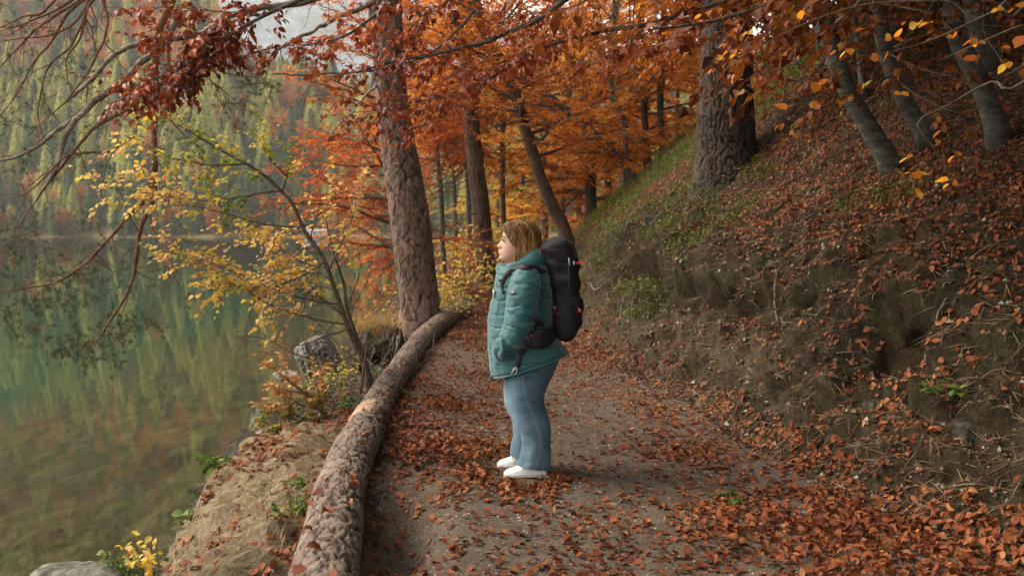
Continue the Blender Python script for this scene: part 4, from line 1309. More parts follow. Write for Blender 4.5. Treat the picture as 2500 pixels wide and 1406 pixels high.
def scatter(name, me, rows, kind='stuff'):
    """many alike far things as one object: instances on points"""
    src = bpy.data.objects.new(name + '_source', me)
    pm = bpy.data.meshes.new(name)
    rows = np.array(rows, float)
    pm.vertices.add(len(rows)); pm.vertices.foreach_set('co', rows[:, :3].astype(np.float32).ravel())
    for nm_, c_ in (('sc', 3), ('rz', 4)):
        pm.attributes.new(nm_, 'FLOAT', 'POINT').data.foreach_set('value', rows[:, c_].astype(np.float32))
    pm.update()
    o = bpy.data.objects.new(name, pm); col.objects.link(o)
    ng = bpy.data.node_groups.new(name, 'GeometryNodeTree')
    ng.interface.new_socket('Geometry', in_out='INPUT', socket_type='NodeSocketGeometry')
    ng.interface.new_socket('Geometry', in_out='OUTPUT', socket_type='NodeSocketGeometry')
    N, L = ng.nodes, ng.links
    gi, go = N.new('NodeGroupInput'), N.new('NodeGroupOutput')
    oi = N.new('GeometryNodeObjectInfo'); oi.inputs['Object'].default_value = src; oi.inputs['As Instance'].default_value = True
    ip = N.new('GeometryNodeInstanceOnPoints')
    a1 = N.new('GeometryNodeInputNamedAttribute'); a1.data_type = 'FLOAT'; a1.inputs['Name'].default_value = 'sc'
    a2 = N.new('GeometryNodeInputNamedAttribute'); a2.data_type = 'FLOAT'; a2.inputs['Name'].default_value = 'rz'
    cx_ = N.new('ShaderNodeCombineXYZ')
    L.new(a2.outputs['Attribute'], cx_.inputs['Z'])
    L.new(gi.outputs[0], ip.inputs['Points']); L.new(oi.outputs['Geometry'], ip.inputs['Instance'])
    L.new(cx_.outputs[0], ip.inputs['Rotation']); L.new(a1.outputs['Attribute'], ip.inputs['Scale'])
    L.new(ip.outputs[0], go.inputs[0])
    md = o.modifiers.new('scatter', 'NODES'); md.node_group = ng
    return tag(o, kind=kind)
for (kind, v_), rows in rest.items():
    scatter('far_forest', TPL[kind][v_][0], rows)

# pale house at the water's edge
hp = P(772, 566, 243.0)
house = empty('lake_house', (hp[0], 243.0, WATER + .3), 'small white house at the far water\'s edge, half hidden by yellow leaves', 'house')
hb = np.array([hp[0], 243.0, WATER + .3])
g = Geo(); box(g, hb + [0, 0, .6], (5, 4, 1.2)); g.build('wall', plain('white_render', (.6, .6, .58), .8), house)
g = Geo()
v = np.array([[-2.9, -2.4, 1.2], [2.9, -2.4, 1.2], [2.9, 0, 1.8], [-2.9, 0, 1.8], [-2.9, 2.4, 1.2], [2.9, 2.4, 1.2]]) + hb
v = np.vstack([v, v - [0, 0, .2]])
g.add(v, [[0, 1, 2, 3], [3, 2, 5, 4], [7, 6, 9, 8], [8, 9, 10, 11], [0, 6, 7, 1], [4, 5, 11, 10]], [[0, 3, 9], [3, 4, 9]])
g.build('roof', plain('grey_roof', (.20, .19, .185), .8), house, False)
for k in (-1.5, 0, 1.5):
    g = Geo(); box(g, hb + [k, -2.02, .7], (.5, .06, .5)); g.build('window', plain('dark_glass', (.03, .035, .04), .15), house)
# ------------------------------------------------------------------ plants near the camera
def single_leaves(parent, la, n, mat, name='leaf', tmpl=LEAF8, variants=10, keep=None, fold=.12, curl=.25, seed=1, wid=1.0):
    """the n leaves that show largest become parts of their own (sharing meshes); returns the rest"""
    rng = np.random.default_rng(seed)
    pos = la[0]
    dist = np.linalg.norm(pos - np.array([0, 0, CAMZ]), axis=1)
    pxx = 1250 + FPX * pos[:, 0] / pos[:, 1]; pyy = 555 - FPX * (pos[:, 2] - CAMZ) / pos[:, 1]
    inn = (pxx > -20) & (pxx < 2520) & (pyy > -20) & (pyy < 1420)
    key = np.where(inn, la[3] / dist, 0)
    idx = np.argsort(-key)[:n]
    idx = idx[inn[idx]]
    meshes = []
    for k in range(variants):
        v, q, t, ti = leaf_array(np.zeros((1, 3)), np.array([[0, 1.0, 0]]), np.array([[0, 0, 1.0]]), 1.0, np.array([(k + .5) / variants]), tmpl, fold * rng.uniform(.3, 1.8), curl * rng.uniform(-.4, 2.0), wid * rng.uniform(.85, 1.15))
        g_ = Geo(); g_.add(v, q, t, ti)
        meshes.append(g_.mesh(name, mat))
    inv = Matrix.Translation(-Vector(parent.location))
    for i in idx:
        d = unit(la[1][i]); s = unit(np.cross(d, la[2][i])); u = np.cross(s, d)
        o = bpy.data.objects.new(name, meshes[int(np.clip(la[4][i] * variants, 0, variants - 1))])
        col.objects.link(o)
        sz = la[3][i]
        M = Matrix(((s[0], d[0], u[0], pos[i][0]), (s[1], d[1], u[1], pos[i][1]), (s[2], d[2], u[2], pos[i][2]), (0, 0, 0, 1))) @ Matrix.Diagonal((sz, sz, sz, 1))
        o.parent = parent
        o.matrix_parent_inverse = inv
        o.matrix_basis = M
    m = np.ones(len(pos), bool); m[idx] = False
    return [x[m] for x in la]

def twig_sprays(rng, W, tw, poly, r0, r1=.002, step=.10, length=(.2, .5), droop=.05, start=.1, flat=.4, tl=.16):
    L = np.linalg.norm(np.diff(poly, axis=0), axis=1).sum()
    n = max(8, int(L / .07))
    q, rr = resample(poly, n, np.linspace(r0, r1, len(poly)))
    q = q + .012 * np.stack([fbm(q * 4 + k, 2, 7 + k) for k in range(3)], 1)
    tube(W, q, rr, 6, .5, False)
    t_ = unit(np.gradient(q, axis=0))
    for k in range(int(L * (1 - start) / step)):
        s = start + (1 - start) * (k + rng.uniform()) / (L * (1 - start) / step)
        i = min(n - 1, int(s * (n - 1)))
        lat = unit(np.cross(t_[i], [0, 0, 1]) + 1e-6) * (1 if k % 2 else -1)
        d = unit(t_[i] * rng.uniform(.3, 1.0) + lat * rng.uniform(.2, .9) + np.array([0, 0, rng.normal(0, flat)]))
        l = rng.uniform(*length)
        b = wander(rng, q[i], d, l, 6, .14, droop)
        tube(W, b, np.linspace(min(.005, rr[i] * .6), .0012, 6), 4, .5, False)
        bt = unit(np.gradient(b, axis=0))
        for j in range(1, 6):
            tw.add(b[j], unit(bt[j] + rng.normal(0, .35, 3)), tl * rng.uniform(.6, 1.2))
    tw.add(q[-1], t_[-1], tl)

# --- yellow hazel on the shore
rng = np.random.default_rng(31)
hb = P(908, 968, 9.75); hb[2] = H(hb[0], hb[1]) - .05
hazel = empty('hazel_shrub', tuple(hb), 'yellow-leaved hazel leaning out over the water from behind the fallen log', 'shrub')
S1, W = Geo(), Geo()
st = np.array([hb, P(893, 905, 9.75), P(872, 850, 9.75), P(850, 800, 9.7), P(822, 720, 9.65), P(790, 632, 9.6), P(745, 565, 9.55), P(715, 500, 9.5), P(688, 468, 9.5), P(650, 432, 9.45), P(600, 400, 9.4), P(540, 368, 9.35), P(480, 332, 9.3), P(410, 292, 9.3), P(328, 252, 9.25)])
q, rr = resample(st, 120, [.034, .030, .028, .026, .023, .021, .019, .017, .015, .015, .012, .010, .008, .005, .003])
tube(S1, q, rr, 10, .5, True)
S1.build('stem', M_BARKTWIG, hazel)
S2 = Geo()
st = np.array([P(915, 955, 9.9), P(893, 890, 9.95), P(876, 840, 10), P(862, 800, 10), P(846, 750, 10.05), P(838, 690, 10.1), P(815, 620, 10.1), P(800, 560, 10.2), P(795, 500, 10.2)])
q, rr = resample(st, 80, np.linspace(.030, .005, len(st)))
tube(S2, q, rr, 8, .5, True)
S2.build('stem', M_BARKTWIG, hazel)
S3 = Geo()
st = np.array([P(880, 960, 9.6), P(888, 900, 9.6), P(896, 850, 9.65)])
tube(S3, resample(st, 12), np.linspace(.014, .008, 12), 6, .5, True)
S3.build('stem', M_BARKTWIG, hazel)
tw = Twigs(); bare = Twigs()
for poly, step, ln in (
    ([(690, 470, 9.5), (650, 432, 9.45), (600, 400, 9.4), (540, 368, 9.35), (480, 332, 9.3), (410, 292, 9.3), (328, 252, 9.25)], .055, (.12, .40)),
    ([(684, 466, 9.5), (640, 472, 9.4), (600, 480, 9.35), (520, 490, 9.3), (440, 484, 9.2), (370, 474, 9.1), (262, 458, 9.0)], .055, (.12, .42)),
    ([(600, 400, 9.4), (540, 405, 9.3), (480, 400, 9.3), (420, 385, 9.2), (340, 345, 9.2), (300, 330, 9.2)], .06, (.12, .36)),
    ([(735, 555, 9.55), (690, 552, 9.5), (655, 548, 9.5), (610, 540, 9.4), (560, 522, 9.4), (490, 506, 9.3), (400, 490, 9.3), (340, 478, 9.3)], .06, (.12, .36)),
    ([(688, 468, 9.5), (700, 430, 9.45), (706, 400, 9.45), (718, 352, 9.4)], .08, (.12, .35)),
    ([(700, 430, 9.45), (660, 390, 9.4), (640, 350, 9.4), (660, 320, 9.4)], .08, (.1, .3)),
    ([(800, 660, 9.6), (835, 590, 9.6), (858, 530, 9.6), (872, 480, 9.6), (880, 440, 9.6)], .07, (.12, .4)),
    ([(790, 632, 9.6), (760, 590, 9.8), (770, 540, 9.9), (800, 500, 9.9), (830, 470, 9.9)], .07, (.12, .45)),
    ([(845, 790, 9.7), (800, 785, 9.6), (740, 772, 9.5), (680, 755, 9.4), (620, 722, 9.3), (560, 690, 9.2), (490, 642, 9.1), (400, 612, 9.0)], .065, (.12, .36)),
    ([(800, 655, 9.6), (740, 640, 9.8), (690, 610, 9.9), (650, 590, 9.9), (600, 560, 10)], .06, (.12, .5)),
    ([(835, 745, 9.7), (770, 735, 9.6), (710, 722, 9.5), (630, 690, 9.4), (560, 660, 9.3), (470, 625, 9.2), (390, 600, 9.2)], .065, (.12, .36)),
    ([(810, 690, 9.65), (770, 660, 9.9), (720, 660, 10), (660, 640, 10)], .05, (.12, .5)),
    ([(790, 640, 9.6), (760, 660, 9.4), (700, 690, 9.3), (640, 700, 9.2), (560, 700, 9.2), (500, 715, 9.2)], .07, (.12, .34)),
    ([(745, 562, 9.55), (715, 570, 9.8), (690, 560, 9.9), (660, 600, 10)], .06, (.12, .5))):
    twig_sprays(rng, W, tw, PP(poly), .011, .002, step, ln, .02, .18, .5, .13)
for poly in ([(870, 862, 9.8), (820, 880, 9.6), (760, 876, 9.5), (700, 856, 9.4), (640, 818, 9.3)], [(850, 800, 9.7), (800, 820, 9.5), (740, 842, 9.3), (690, 838, 9.3), (630, 812, 9.2)], [(840, 770, 9.7), (800, 740, 9.6), (740, 708, 9.5), (650, 704, 9.4), (580, 716, 9.3)],
             [(858, 815, 9.7), (835, 770, 9.8), (800, 745, 9.9), (740, 705, 10), (700, 660, 10)], [(866, 830, 9.9), (860, 760, 10), (890, 700, 10), (905, 660, 10)], [(846, 750, 10.05), (870, 690, 10), (880, 640, 10), (868, 590, 10)], [(820, 715, 9.65), (780, 700, 9.8), (720, 720, 9.9), (690, 760, 10)],
             [(880, 880, 9.8), (840, 860, 9.9), (790, 800, 10), (730, 760, 10)]):
    pl = PP(poly); qn, rn = resample(pl, 40, np.linspace(.009, .002, len(pl)))
    tube(W, qn + .02 * np.stack([fbm(qn * 3 + k, 2, 17 + k) for k in range(3)], 1), rn, 5, .5, False)
    for _ in range(7):
        i = rng.integers(8, 39)
        b = wander(rng, qn[i], unit(rng.normal(0, 1, 3) * [1, .6, .7] + [-.5, 0, .1]), rng.uniform(.15, .5), 6, .14, .0)
        tube(W, b, np.linspace(.004, .0012, 6), 4, .5, False)
tag(W.build('branches', M_BARKTWIG, hazel), kind='stuff')
P_ = np.array(tw.p)
ct = np.clip(.62 + .8 * fbm(P_ * 1.6, 2, 91) + rng.normal(0, .10, len(P_)) - .55 * smooth(3.0, 2.3, 0 * P_[:, 2] + 3) * 0 - .22 * ((P_[:, 2] > 1.75) & (P_[:, 0] > -2.9)) * rng.uniform(.5, 1.3, len(P_)), .0, .97)
la = list(twig_leaves(rng, tw, 3, .053, hang=.35, ctint=ct))
print('hazel leaves', len(la[0]))
la = single_leaves(hazel, la, 290, M_LYEL, fold=.10, curl=.2, seed=3, wid=1.25)
tag(leaf_geo(la, LEAF8, fold=.10, curl=.2, wid=1.25).build('foliage', M_LYEL, hazel), kind='stuff')

# --- low orange and green shrub by the log
rng = np.random.default_rng(32)
bb = P(826, 1090, 8.0); bb[2] = H(bb[0], bb[1]) - .03
shrub = empty('beech_seedling', tuple(bb), 'low bushy seedling with orange and green leaves beside the log', 'shrub')
W, tw = Geo(), Twigs()
for poly in ([bb, P(800, 1040, 8.0), P(775, 995, 8.0), P(735, 955, 7.95), P(690, 920, 7.9), P(655, 890, 7.9), P(628, 872, 7.9)], [P(795, 1030, 8.0), P(778, 970, 8.05), P(770, 930, 8.1), P(776, 905, 8.1)], [P(790, 1035, 8.0), P(740, 1030, 7.95), P(690, 1020, 7.9), P(640, 1035, 7.9)],
             [P(778, 1000, 8.0), P(730, 990, 8.0), P(680, 990, 8.0), P(640, 1010, 8.0)], [P(800, 1045, 8.0), P(760, 1055, 7.9), P(720, 1060, 7.9), P(690, 1055, 7.9)], [P(800, 1040, 8.0), P(815, 990, 8.1), P(800, 950, 8.15)], [P(740, 960, 7.95), P(700, 955, 7.95), P(665, 950, 7.9)]):
    twig_sprays(rng, W, tw, np.array(poly), .010, .002, .045, (.06, .22), .0, .15, .35, .08)
W.build('stem', M_BARKTWIG, shrub)
P_ = np.array(tw.p)
ct = np.clip(.38 + .5 * fbm(P_ * 4, 2, 92) + 1.1 * np.clip((P_[:, 2] - (bb[2] + .30)), -.2, .5) + rng.normal(0, .12, len(P_)), .02, .98)
la = list(twig_leaves(rng, tw, 5, .040, hang=.2, ctint=ct))
la = single_leaves(shrub, la, 160, M_LSHRUB, fold=.12, curl=.2, seed=4, wid=1.15)
tag(leaf_geo(la, LEAF8, fold=.12, curl=.2, wid=1.15).build('foliage', M_LSHRUB, shrub), kind='stuff')

# --- the overhanging beech: long limbs of the leaning beech on the bank, with dark copper leaves
rng = np.random.default_rng(33)
W, tw = Geo(), Twigs()
def limb_part(poly, r0, r1, **kw):
    pts = PP(poly)
    G = Geo()
    n = max(12, int(np.linalg.norm(np.diff(pts, axis=0), axis=1).sum() / .08))
    q, rr = resample(pts, n, np.linspace(r0, r1, len(pts)))
    q = q + .02 * np.stack([fbm(q * 3 + k, 2, 27 + k) for k in range(3)], 1)
    tube(G, q, rr, 7, .5, True)
    G.build('limb', M_BARKBEECH, RB1)
    return pts
rb = np.array(RB1.location)
tY = rb[1]
lim1 = limb_part([(1992, -60, tY), (1940, -35, 9.0), (1850, -18, 8.8), (1740, 12, 8.6), (1640, 42, 8.5), (1560, 66, 8.4), (1490, 72, 8.4), (1440, 82, 8.3), (1380, 100, 8.3), (1310, 125, 8.2), (1250, 160, 8.2), (1190, 200, 8.1)], .030, .006)
lim2 = limb_part([(1990, -150, tY), (1800, -150, 8.8), (1600, -110, 8.5), (1480, -60, 8.3), (1380, 0, 8.2), (1330, 40, 8.2), (1280, 62, 8.2), (1220, 90, 8.1), (1140, 112, 8.0), (1060, 130, 8.0), (960, 150, 8.0), (880, 175, 7.9), (800, 190, 7.9)], .034, .005)
lim3 = limb_part([(1985, -220, tY), (1700, -260, 8.6), (1400, -230, 8.3), (1150, -160, 8.1), (980, -90, 8.0), (860, -40, 7.9), (770, -15, 7.9), (690, 20, 7.9), (600, 62, 7.8), (520, 120, 7.8), (430, 170, 7.7), (350, 200, 7.7)], .038, .004)
lim4 = limb_part([(1150, -160, 8.1), (1060, -100, 8.1), (980, -30, 8.1), (900, 50, 8.1), (840, 90, 8.1), (760, 110, 8.1), (680, 115, 8.1), (610, 135, 8.1)], .020, .003)
lim5 = limb_part([(1160, 20, 8.1), (1130, 60, 8.1), (1110, 78, 8.1), (1060, 125, 8.05), (1000, 150, 8.0), (920, 170, 8.0), (850, 182, 7.95)], .012, .004)
for poly, step, ln in ((PP([(690, 20, 7.9), (600, 62, 7.8), (520, 120, 7.8), (430, 170, 7.7), (350, 205, 7.7), (285, 218, 7.7)]), .055, (.12, .45)),
                       (PP([(640, 40, 7.9), (560, 30, 7.85), (480, 25, 7.85), (420, 18, 7.85), (330, 22, 7.8)]), .055, (.08, .30)),
                       (PP([(560, 90, 7.8), (500, 95, 7.8), (440, 92, 7.75), (370, 95, 7.75), (335, 88, 7.75)]), .05, (.08, .25)),
                       (PP([(520, 120, 7.8), (460, 175, 7.75), (400, 210, 7.7), (330, 232, 7.7)]), .05, (.08, .30)),
                       (PP([(560, 60, 7.8), (545, 105, 7.8), (490, 160, 7.75), (440, 215, 7.75), (380, 228, 7.75)]), .05, (.08, .30)),
                       (PP([(840, 90, 8.1), (760, 110, 8.1), (680, 115, 8.1), (600, 135, 8.1), (520, 128, 8.1)]), .06, (.08, .22)),
                       (PP([(1000, -30, 8.1), (930, 40, 8.1), (880, 70, 8.1), (800, 95, 8.1)]), .05, (.10, .40)),
                       (PP([(1380, 0, 8.2), (1330, 40, 8.2), (1220, 90, 8.1), (1140, 112, 8.0), (1060, 130, 8.0), (960, 150, 8.0), (860, 180, 7.9)]), .07, (.12, .50)),
                       (PP([(1310, 125, 8.2), (1250, 160, 8.2), (1150, 210, 8.1), (1060, 240, 8.1), (960, 265, 8.0), (870, 290, 8.0)]), .06, (.12, .45)),
                       (PP([(1200, 190, 8.1), (1120, 230, 8.1), (1040, 290, 8.1), (980, 320, 8.0)]), .075, (.12, .42)),
                       (PP([(1560, 66, 8.4), (1440, 82, 8.3), (1360, 105, 8.3), (1280, 150, 8.2)]), .05, (.12, .50)),
                       (PP([(1640, 42, 8.5), (1560, 90, 8.5), (1500, 130, 8.5), (1420, 150, 8.5)]), .05, (.12, .45)),
                       (PP([(1140, -60, 8.1), (1100, 0, 8.1), (1050, 40, 8.1), (960, 70, 8.1)]), .045, (.12, .50)),
                       (PP([(1500, -60, 8.4), (1420, 10, 8.4), (1340, 30, 8.4), (1240, 40, 8.4)]), .045, (.12, .50)),
                       (PP([(1740, 12, 8.6), (1680, 60, 8.6), (1640, 110, 8.6), (1600, 140, 8.6)]), .07, (.12, .45)),
                       (PP([(1850, -18, 8.8), (1800, 60, 8.8), (1830, 130, 8.8), (1880, 180, 8.8)]), .06, (.12, .45)),
                       (PP([(1980, 0, 9.0), (1900, 60, 8.9), (1850, 110, 8.8), (1790, 140, 8.8)]), .06, (.12, .45))):
    twig_sprays(rng, W, tw, poly, .008, .002, step, ln, .05, .0, .35, .13)
tag(W.build('twigs', M_BARKTWIG, RB1), kind='stuff')
P_ = np.array(tw.p)
ct = np.clip(.42 + .45 * smooth(-1.5, 1.5, P_[:, 0]) * .8 + .5 * fbm(P_ * 1.5, 2, 93) + rng.normal(0, .12, len(P_)), .02, .98)
la = list(twig_leaves(rng, tw, 3, .062, hang=.22, ctint=ct))
print('overhang leaves', len(la[0]))
la = single_leaves(RB1, la, 290, M_LFOX, fold=.16, curl=.35, seed=5, wid=1.05)
tag(leaf_geo(la, LEAF8, fold=.16, curl=.35, wid=1.05).build('foliage', M_LFOX, RB1), kind='stuff')

# lower twigs of the second grey beech, hanging in front of the dark bank
rng = np.random.default_rng(37)
W, tw = Geo(), Twigs()
for poly in (((2160, 60, 8.6), (2080, 60, 8.2), (1980, 90, 8.0), (1900, 130, 7.8), (1840, 190, 7.7)), ((2150, 10, 8.6), (2260, 30, 8.0), (2380, 60, 7.6), (2500, 70, 7.4)), ((2170, 130, 8.6), (2250, 170, 8.0), (2330, 190, 7.7), (2420, 240, 7.5)),
             ((2140, -30, 8.4), (2020, -20, 7.8), (1880, 10, 7.5), (1780, 60, 7.4)), ((2200, -40, 8.0), (2320, -20, 7.4), (2440, 10, 7.0), (2540, 20, 6.9)), ((2180, 180, 8.6), (2100, 220, 8.3), (2000, 240, 8.1), (1920, 290, 8.0)),
             ((2190, 200, 8.6), (2290, 260, 8.2), (2400, 290, 8.0), (2500, 300, 7.9)), ((2145, 20, 8.5), (2060, 120, 8.0), (2010, 190, 7.8), (1980, 250, 7.7)), ((2320, -60, 8.0), (2260, 40, 7.6), (2200, 110, 7.5), (2130, 180, 7.4)), ((1985, -60, 9.0), (1930, 10, 9.1), (1880, 40, 9.2), (1810, 60, 9.3)), ((2030, -40, 9.2), (1990, 20, 9.3), (1930, 50, 9.4), (1860, 90, 9.5)), ((2000, -80, 8.8), (1900, -20, 8.8), (1850, 20, 8.9), (1800, 20, 9.0)), ((2420, -60, 7.6), (2400, 60, 7.2), (2440, 140, 7.0), (2500, 200, 7.0))):
    twig_sprays(rng, W, tw, PP(poly), .008, .002, .08 if poly[0][0] < 2035 and poly[0][1] < -30 and poly[-1][0] < 1870 else .26, (.12, .4), .04, .1, .4, .14)
tag(W.build('twigs', M_BARKTWIG, RB2), kind='stuff')
P_ = np.array(tw.p)
ct = np.clip(.42 + .5 * fbm(P_ * 1.5, 2, 94) + rng.normal(0, .14, len(P_)), .02, .98)
tag(leaf_geo(list(twig_leaves(rng, tw, 2, .070, hang=.4, ctint=ct)), LEAF8, fold=.14, curl=.3, wid=1.1).build('foliage', M_LSHADE, RB2), kind='stuff')

# --- a beech just right of the picture: its yellow twigs hang into the view
rng = np.random.default_rng(34)
ob = np.array([4.3, 4.9, 0.0]); ob[2] = H(ob[0], ob[1])
T, Wd, la0 = broadleaf(rng, [ob - [0, 0, .1], ob + [-.1, 0, 1.2], ob + [-.25, 0, 2.6], ob + [-.5, .1, 4.0]], .13, .06, 7, 24, 3.2, t0=.42, elev=(.1, .8), per=8, leaf=.075)
near = empty('beech_tree', tuple(ob), 'young beech whose big yellow leaves hang in at the top right corner', 'tree')
T.build('trunk', M_BARKBEECH, near)
W, tw = Geo(), Twigs()
for poly in ([ob + [-.4, .05, 3.2], P(2560, -60, 4.9), P(2440, 20, 4.9), P(2340, 70, 4.9), P(2240, 110, 4.9), P(2120, 140, 4.9)], [ob + [-.35, .05, 2.9], P(2600, 30, 4.8), P(2500, 60, 4.8), P(2380, 110, 4.8), P(2290, 150, 4.8)], [ob + [-.4, .05, 3.2], P(2500, -40, 5.2), P(2300, 0, 5.3), P(2120, 10, 5.4), P(1960, 60, 5.5), P(1830, 130, 5.6)],
             [ob + [-.2, 0, 2.2], P(2620, 130, 4.7), P(2520, 150, 4.7), P(2450, 190, 4.7)], [ob + [-.2, 0, 2.0], P(2560, 160, 4.9), P(2420, 200, 5.0), P(2310, 260, 5.0), P(2240, 300, 5.0), P(2280, 360, 5.0), P(2320, 430, 5.0)]):
    pl = np.array(poly)
    q, rr = resample(pl, 50, np.linspace(.010, .0015, len(pl)))
    tube(W, q, rr, 5, .5, False)
for (a_, b_) in ((2110, 70), (2050, 120), (2150, 135), (2240, 55), (2280, 88), (2270, 55), (2325, 75), (2330, 85), (2390, 105), (2450, 115), (2460, 155), (2440, 20), (2480, 15), (2370, 100), (2500, 160), (2190, 225), (2290, 330), (2215, 385), (2225, 420), (2250, 418), (2330, 380), (2310, 440), (2325, 445), (2240, 460), (2120, 200), (2065, 125), (2490, 95), (2350, 130), (2205, 60), (2180, 90), (2010, 195), (2000, 205), (1900, 255), (1925, 258), (1990, 250), (1770, 130), (1830, 75), (1760, 28), (1720, 30), (1800, 130), (1960, 30)):
    d_ = unit(rng.normal(0, 1, 3) * [1, .5, .4] + [-.3, 0, -.5])
    tw.add(P(a_, b_, rng.uniform(4.6, 5.6)) - d_ * .03, d_, .05)
Wd.merge(W)
tag(Wd.build('branches', M_BARKTWIG, near), kind='stuff')
la = list(twig_leaves(rng, tw, 2, .055, hang=.3, ctint=np.clip(rng.normal(.60, .24, len(tw.p)), .1, 1)))
single_leaves(near, la, 82, M_LORG, fold=.08, curl=.15, seed=6, wid=1.35)
tag(leaf_geo(la0, LEAF2, fold=.14, curl=.18).build('foliage', M_LSHADE, near), kind='stuff')
# ------------------------------------------------------------------ the fallen log along the path
def hitz(px, py, z):
    d = ray(px, py)
    y = (z - CAMZ) / d[2]
    return np.array([d[0] * y, y, z])
lp_ = [hitz(783, 1480, .08), hitz(793, 1400, .08), hitz(813, 1300, .085), hitz(829, 1200, .09), hitz(863, 1105, .09), hitz(893, 1050, .085), hitz(916, 1002, .08), hitz(940, 958, .07), hitz(978, 903, .06), hitz(1006, 862, .06), hitz(1040, 820, .06), hitz(1090, 782, .06), hitz(1128, 760, .08)]
lp_ = [2 * lp_[0] - lp_[1] * 1.0 + np.array([0, -.4, 0])] + lp_
lr_ = [.175, .175, .172, .168, .166, .168, .166, .155, .150, .155, .165, .175, .195, .21]
lr_ = [r_ * .88 for r_ in lr_]
lc = np.array(lp_)
log = empty('fallen_log', tuple(lc[4]), 'long fallen trunk with scaly bark edging the left side of the path', 'log')
# denser rows near the camera: resample by image size
seg = resample(lc, 900, lr_)
keepi = np.unique(np.concatenate([np.where(seg[0][:, 1] < 9)[0], np.where(seg[0][:, 1] >= 9)[0][::2]]))
LPT, LRD = seg[0][keepi], seg[1][keepi]
GLg = rough_trunk(LPT, LRD, 900, 120, (22, 22, 7), .012, 63, ridged=True)
GLg.build('bark', M_BARKLOG, log)
# bare wood where the bark is gone, with a dark knot beside it
t_, N_, B_ = frames(LPT)
k0 = int(np.argmin(np.abs(LPT[:, 1] - 7.95)))
def log_patch(yc, half, az0, az1, lift, name, mat, seed):
    ks = np.where(np.abs(LPT[:, 1] - yc) < half)[0]
    ks = np.linspace(ks[0], ks[-1], 30).astype(int)
    azs = np.linspace(az0, az1, 28)
    rows = []
    for r, k in enumerate(ks):
        e = 1 - abs(r / 29 * 2 - 1) ** 3
        am, aw = (az0 + az1) / 2, (az1 - az0) / 2 * (0.72 + .28 * e)
        rr = LRD[k] + lift
        for u in np.linspace(-1, 1, 28):
            a_ = am + aw * (u + .10 * math.sin(r * .9 + seed) * abs(u))
            edge = min(1, (1 - abs(u)) * 5, (1 - abs(r / 29 * 2 - 1)) * 5)
            rows.append(LPT[k] + np.array([math.cos(a_), 0, math.sin(a_)]) * (rr - .02 * (1 - edge)))
    v = np.array(rows)
    v = v + .003 * fbm(v * 14, 3, seed)[:, None]
    ii = (np.arange(29)[:, None] * 28 + np.arange(27)[None, :])
    G = Geo(); G.add(v, np.stack([ii, ii + 1, ii + 29, ii + 28], -1).reshape(-1, 4))
    return G.build(name, mat, log)
log_patch(7.75, .33, math.radians(62), math.radians(168), .010, 'bare_patch', M_BAREWOOD, 2)
G = Geo()
for (dy_, az, s_) in ((-.05, 48, .060), (.10, 30, .05), (-.20, 40, .045), (-.02, 20, .05)):
    k = int(np.argmin(np.abs(LPT[:, 1] - (7.65 + dy_))))
    c = LPT[k] + np.array([math.cos(math.radians(az)), 0, math.sin(math.radians(az))]) * (LRD[k] - .01)
    th, ph = np.meshgrid(np.linspace(.01, math.pi - .01, 12), np.arange(16) * math.pi / 8, indexing='ij')
    v = np.stack([np.sin(th) * np.cos(ph), np.sin(th) * np.sin(ph), np.cos(th)], -1)
    v = v * (1 + .5 * fbm(v.reshape(-1, 3) * 2.5 + dy_ * 20, 3, 5).reshape(12, 16))[..., None] * s_
    loft(G, c + v, True, True, True)
G.build('knot', M_BARKDARK, log)
rng = np.random.default_rng(40)
G = Geo()
end = LPT[-1]; ed = unit(LPT[-1] - LPT[-8])
for k in range(60):
    a_ = rng.uniform(0, 6.28); r_ = LRD[-1] * rng.uniform(.5, 1.05)
    p0 = end + np.array([math.cos(a_) * r_, -.35 * rng.uniform(.2, 1), math.sin(a_) * r_])
    dd = unit(ed * rng.uniform(.2, 1) + np.array([math.cos(a_), rng.normal(0, .4), math.sin(a_) + .3]) * rng.uniform(.3, .9))
    b = wander(rng, p0, dd, rng.uniform(.15, .42), 6, .2, .0)
    tube(G, b, np.linspace(rng.uniform(.008, .024), .002, 6), 5, rng.uniform(.3, 1))
G.build('splintered_end', M_GREYWOOD, log)

# ------------------------------------------------------------------ stones
M_STONE = bark_mat('grey_stone', (0.030, 0.028, 0.022), (0.085, 0.080, 0.066), (0.21, 0.20, 0.17), (3, 3, 3), .6, .3, False)
M_STONEP = bark_mat('pale_stone', (0.09, 0.082, 0.07), (0.21, 0.195, 0.17), (0.36, 0.34, 0.30), (3, 3, 3), .5, 0, False)
M_STONEL = bark_mat('lichened_rock', (0.010, 0.008, 0.006), (0.034, 0.027, 0.018), (0.085, 0.078, 0.058), (5, 5, 5), 1.0, .30, False)
def rock(c, size, label, mat=None, seed=0, name='stone', cat='stone', group=None, n=26):
    th, ph = np.meshgrid(np.linspace(.02, math.pi - .02, n), np.arange(2 * n) * math.pi / n, indexing='ij')
    v = np.stack([np.sin(th) * np.cos(ph), np.sin(th) * np.sin(ph), np.cos(th)], -1).reshape(-1, 3)
    r = 1 + .34 * fbm(v * 1.3 + seed * 7.7, 3, seed) + .12 * fbm(v * 4 + seed, 3, seed + 3)
    for k in range(7):                                     # broken faces
        d_ = unit(np.random.default_rng(seed * 31 + k).normal(0, 1, 3))
        r = np.minimum(r, .80 / np.maximum(v @ d_, .28))
    v = v * r[:, None] * np.array(size) / 2
    G = Geo(); loft(G, (v + np.array(c)).reshape(n, 2 * n, 3), True, True, True)
    o = G.build(name, mat or M_STONE)
    o.data.transform(Matrix.Translation(-Vector(c))); o.location = c
    return tag(o, label, cat, group)
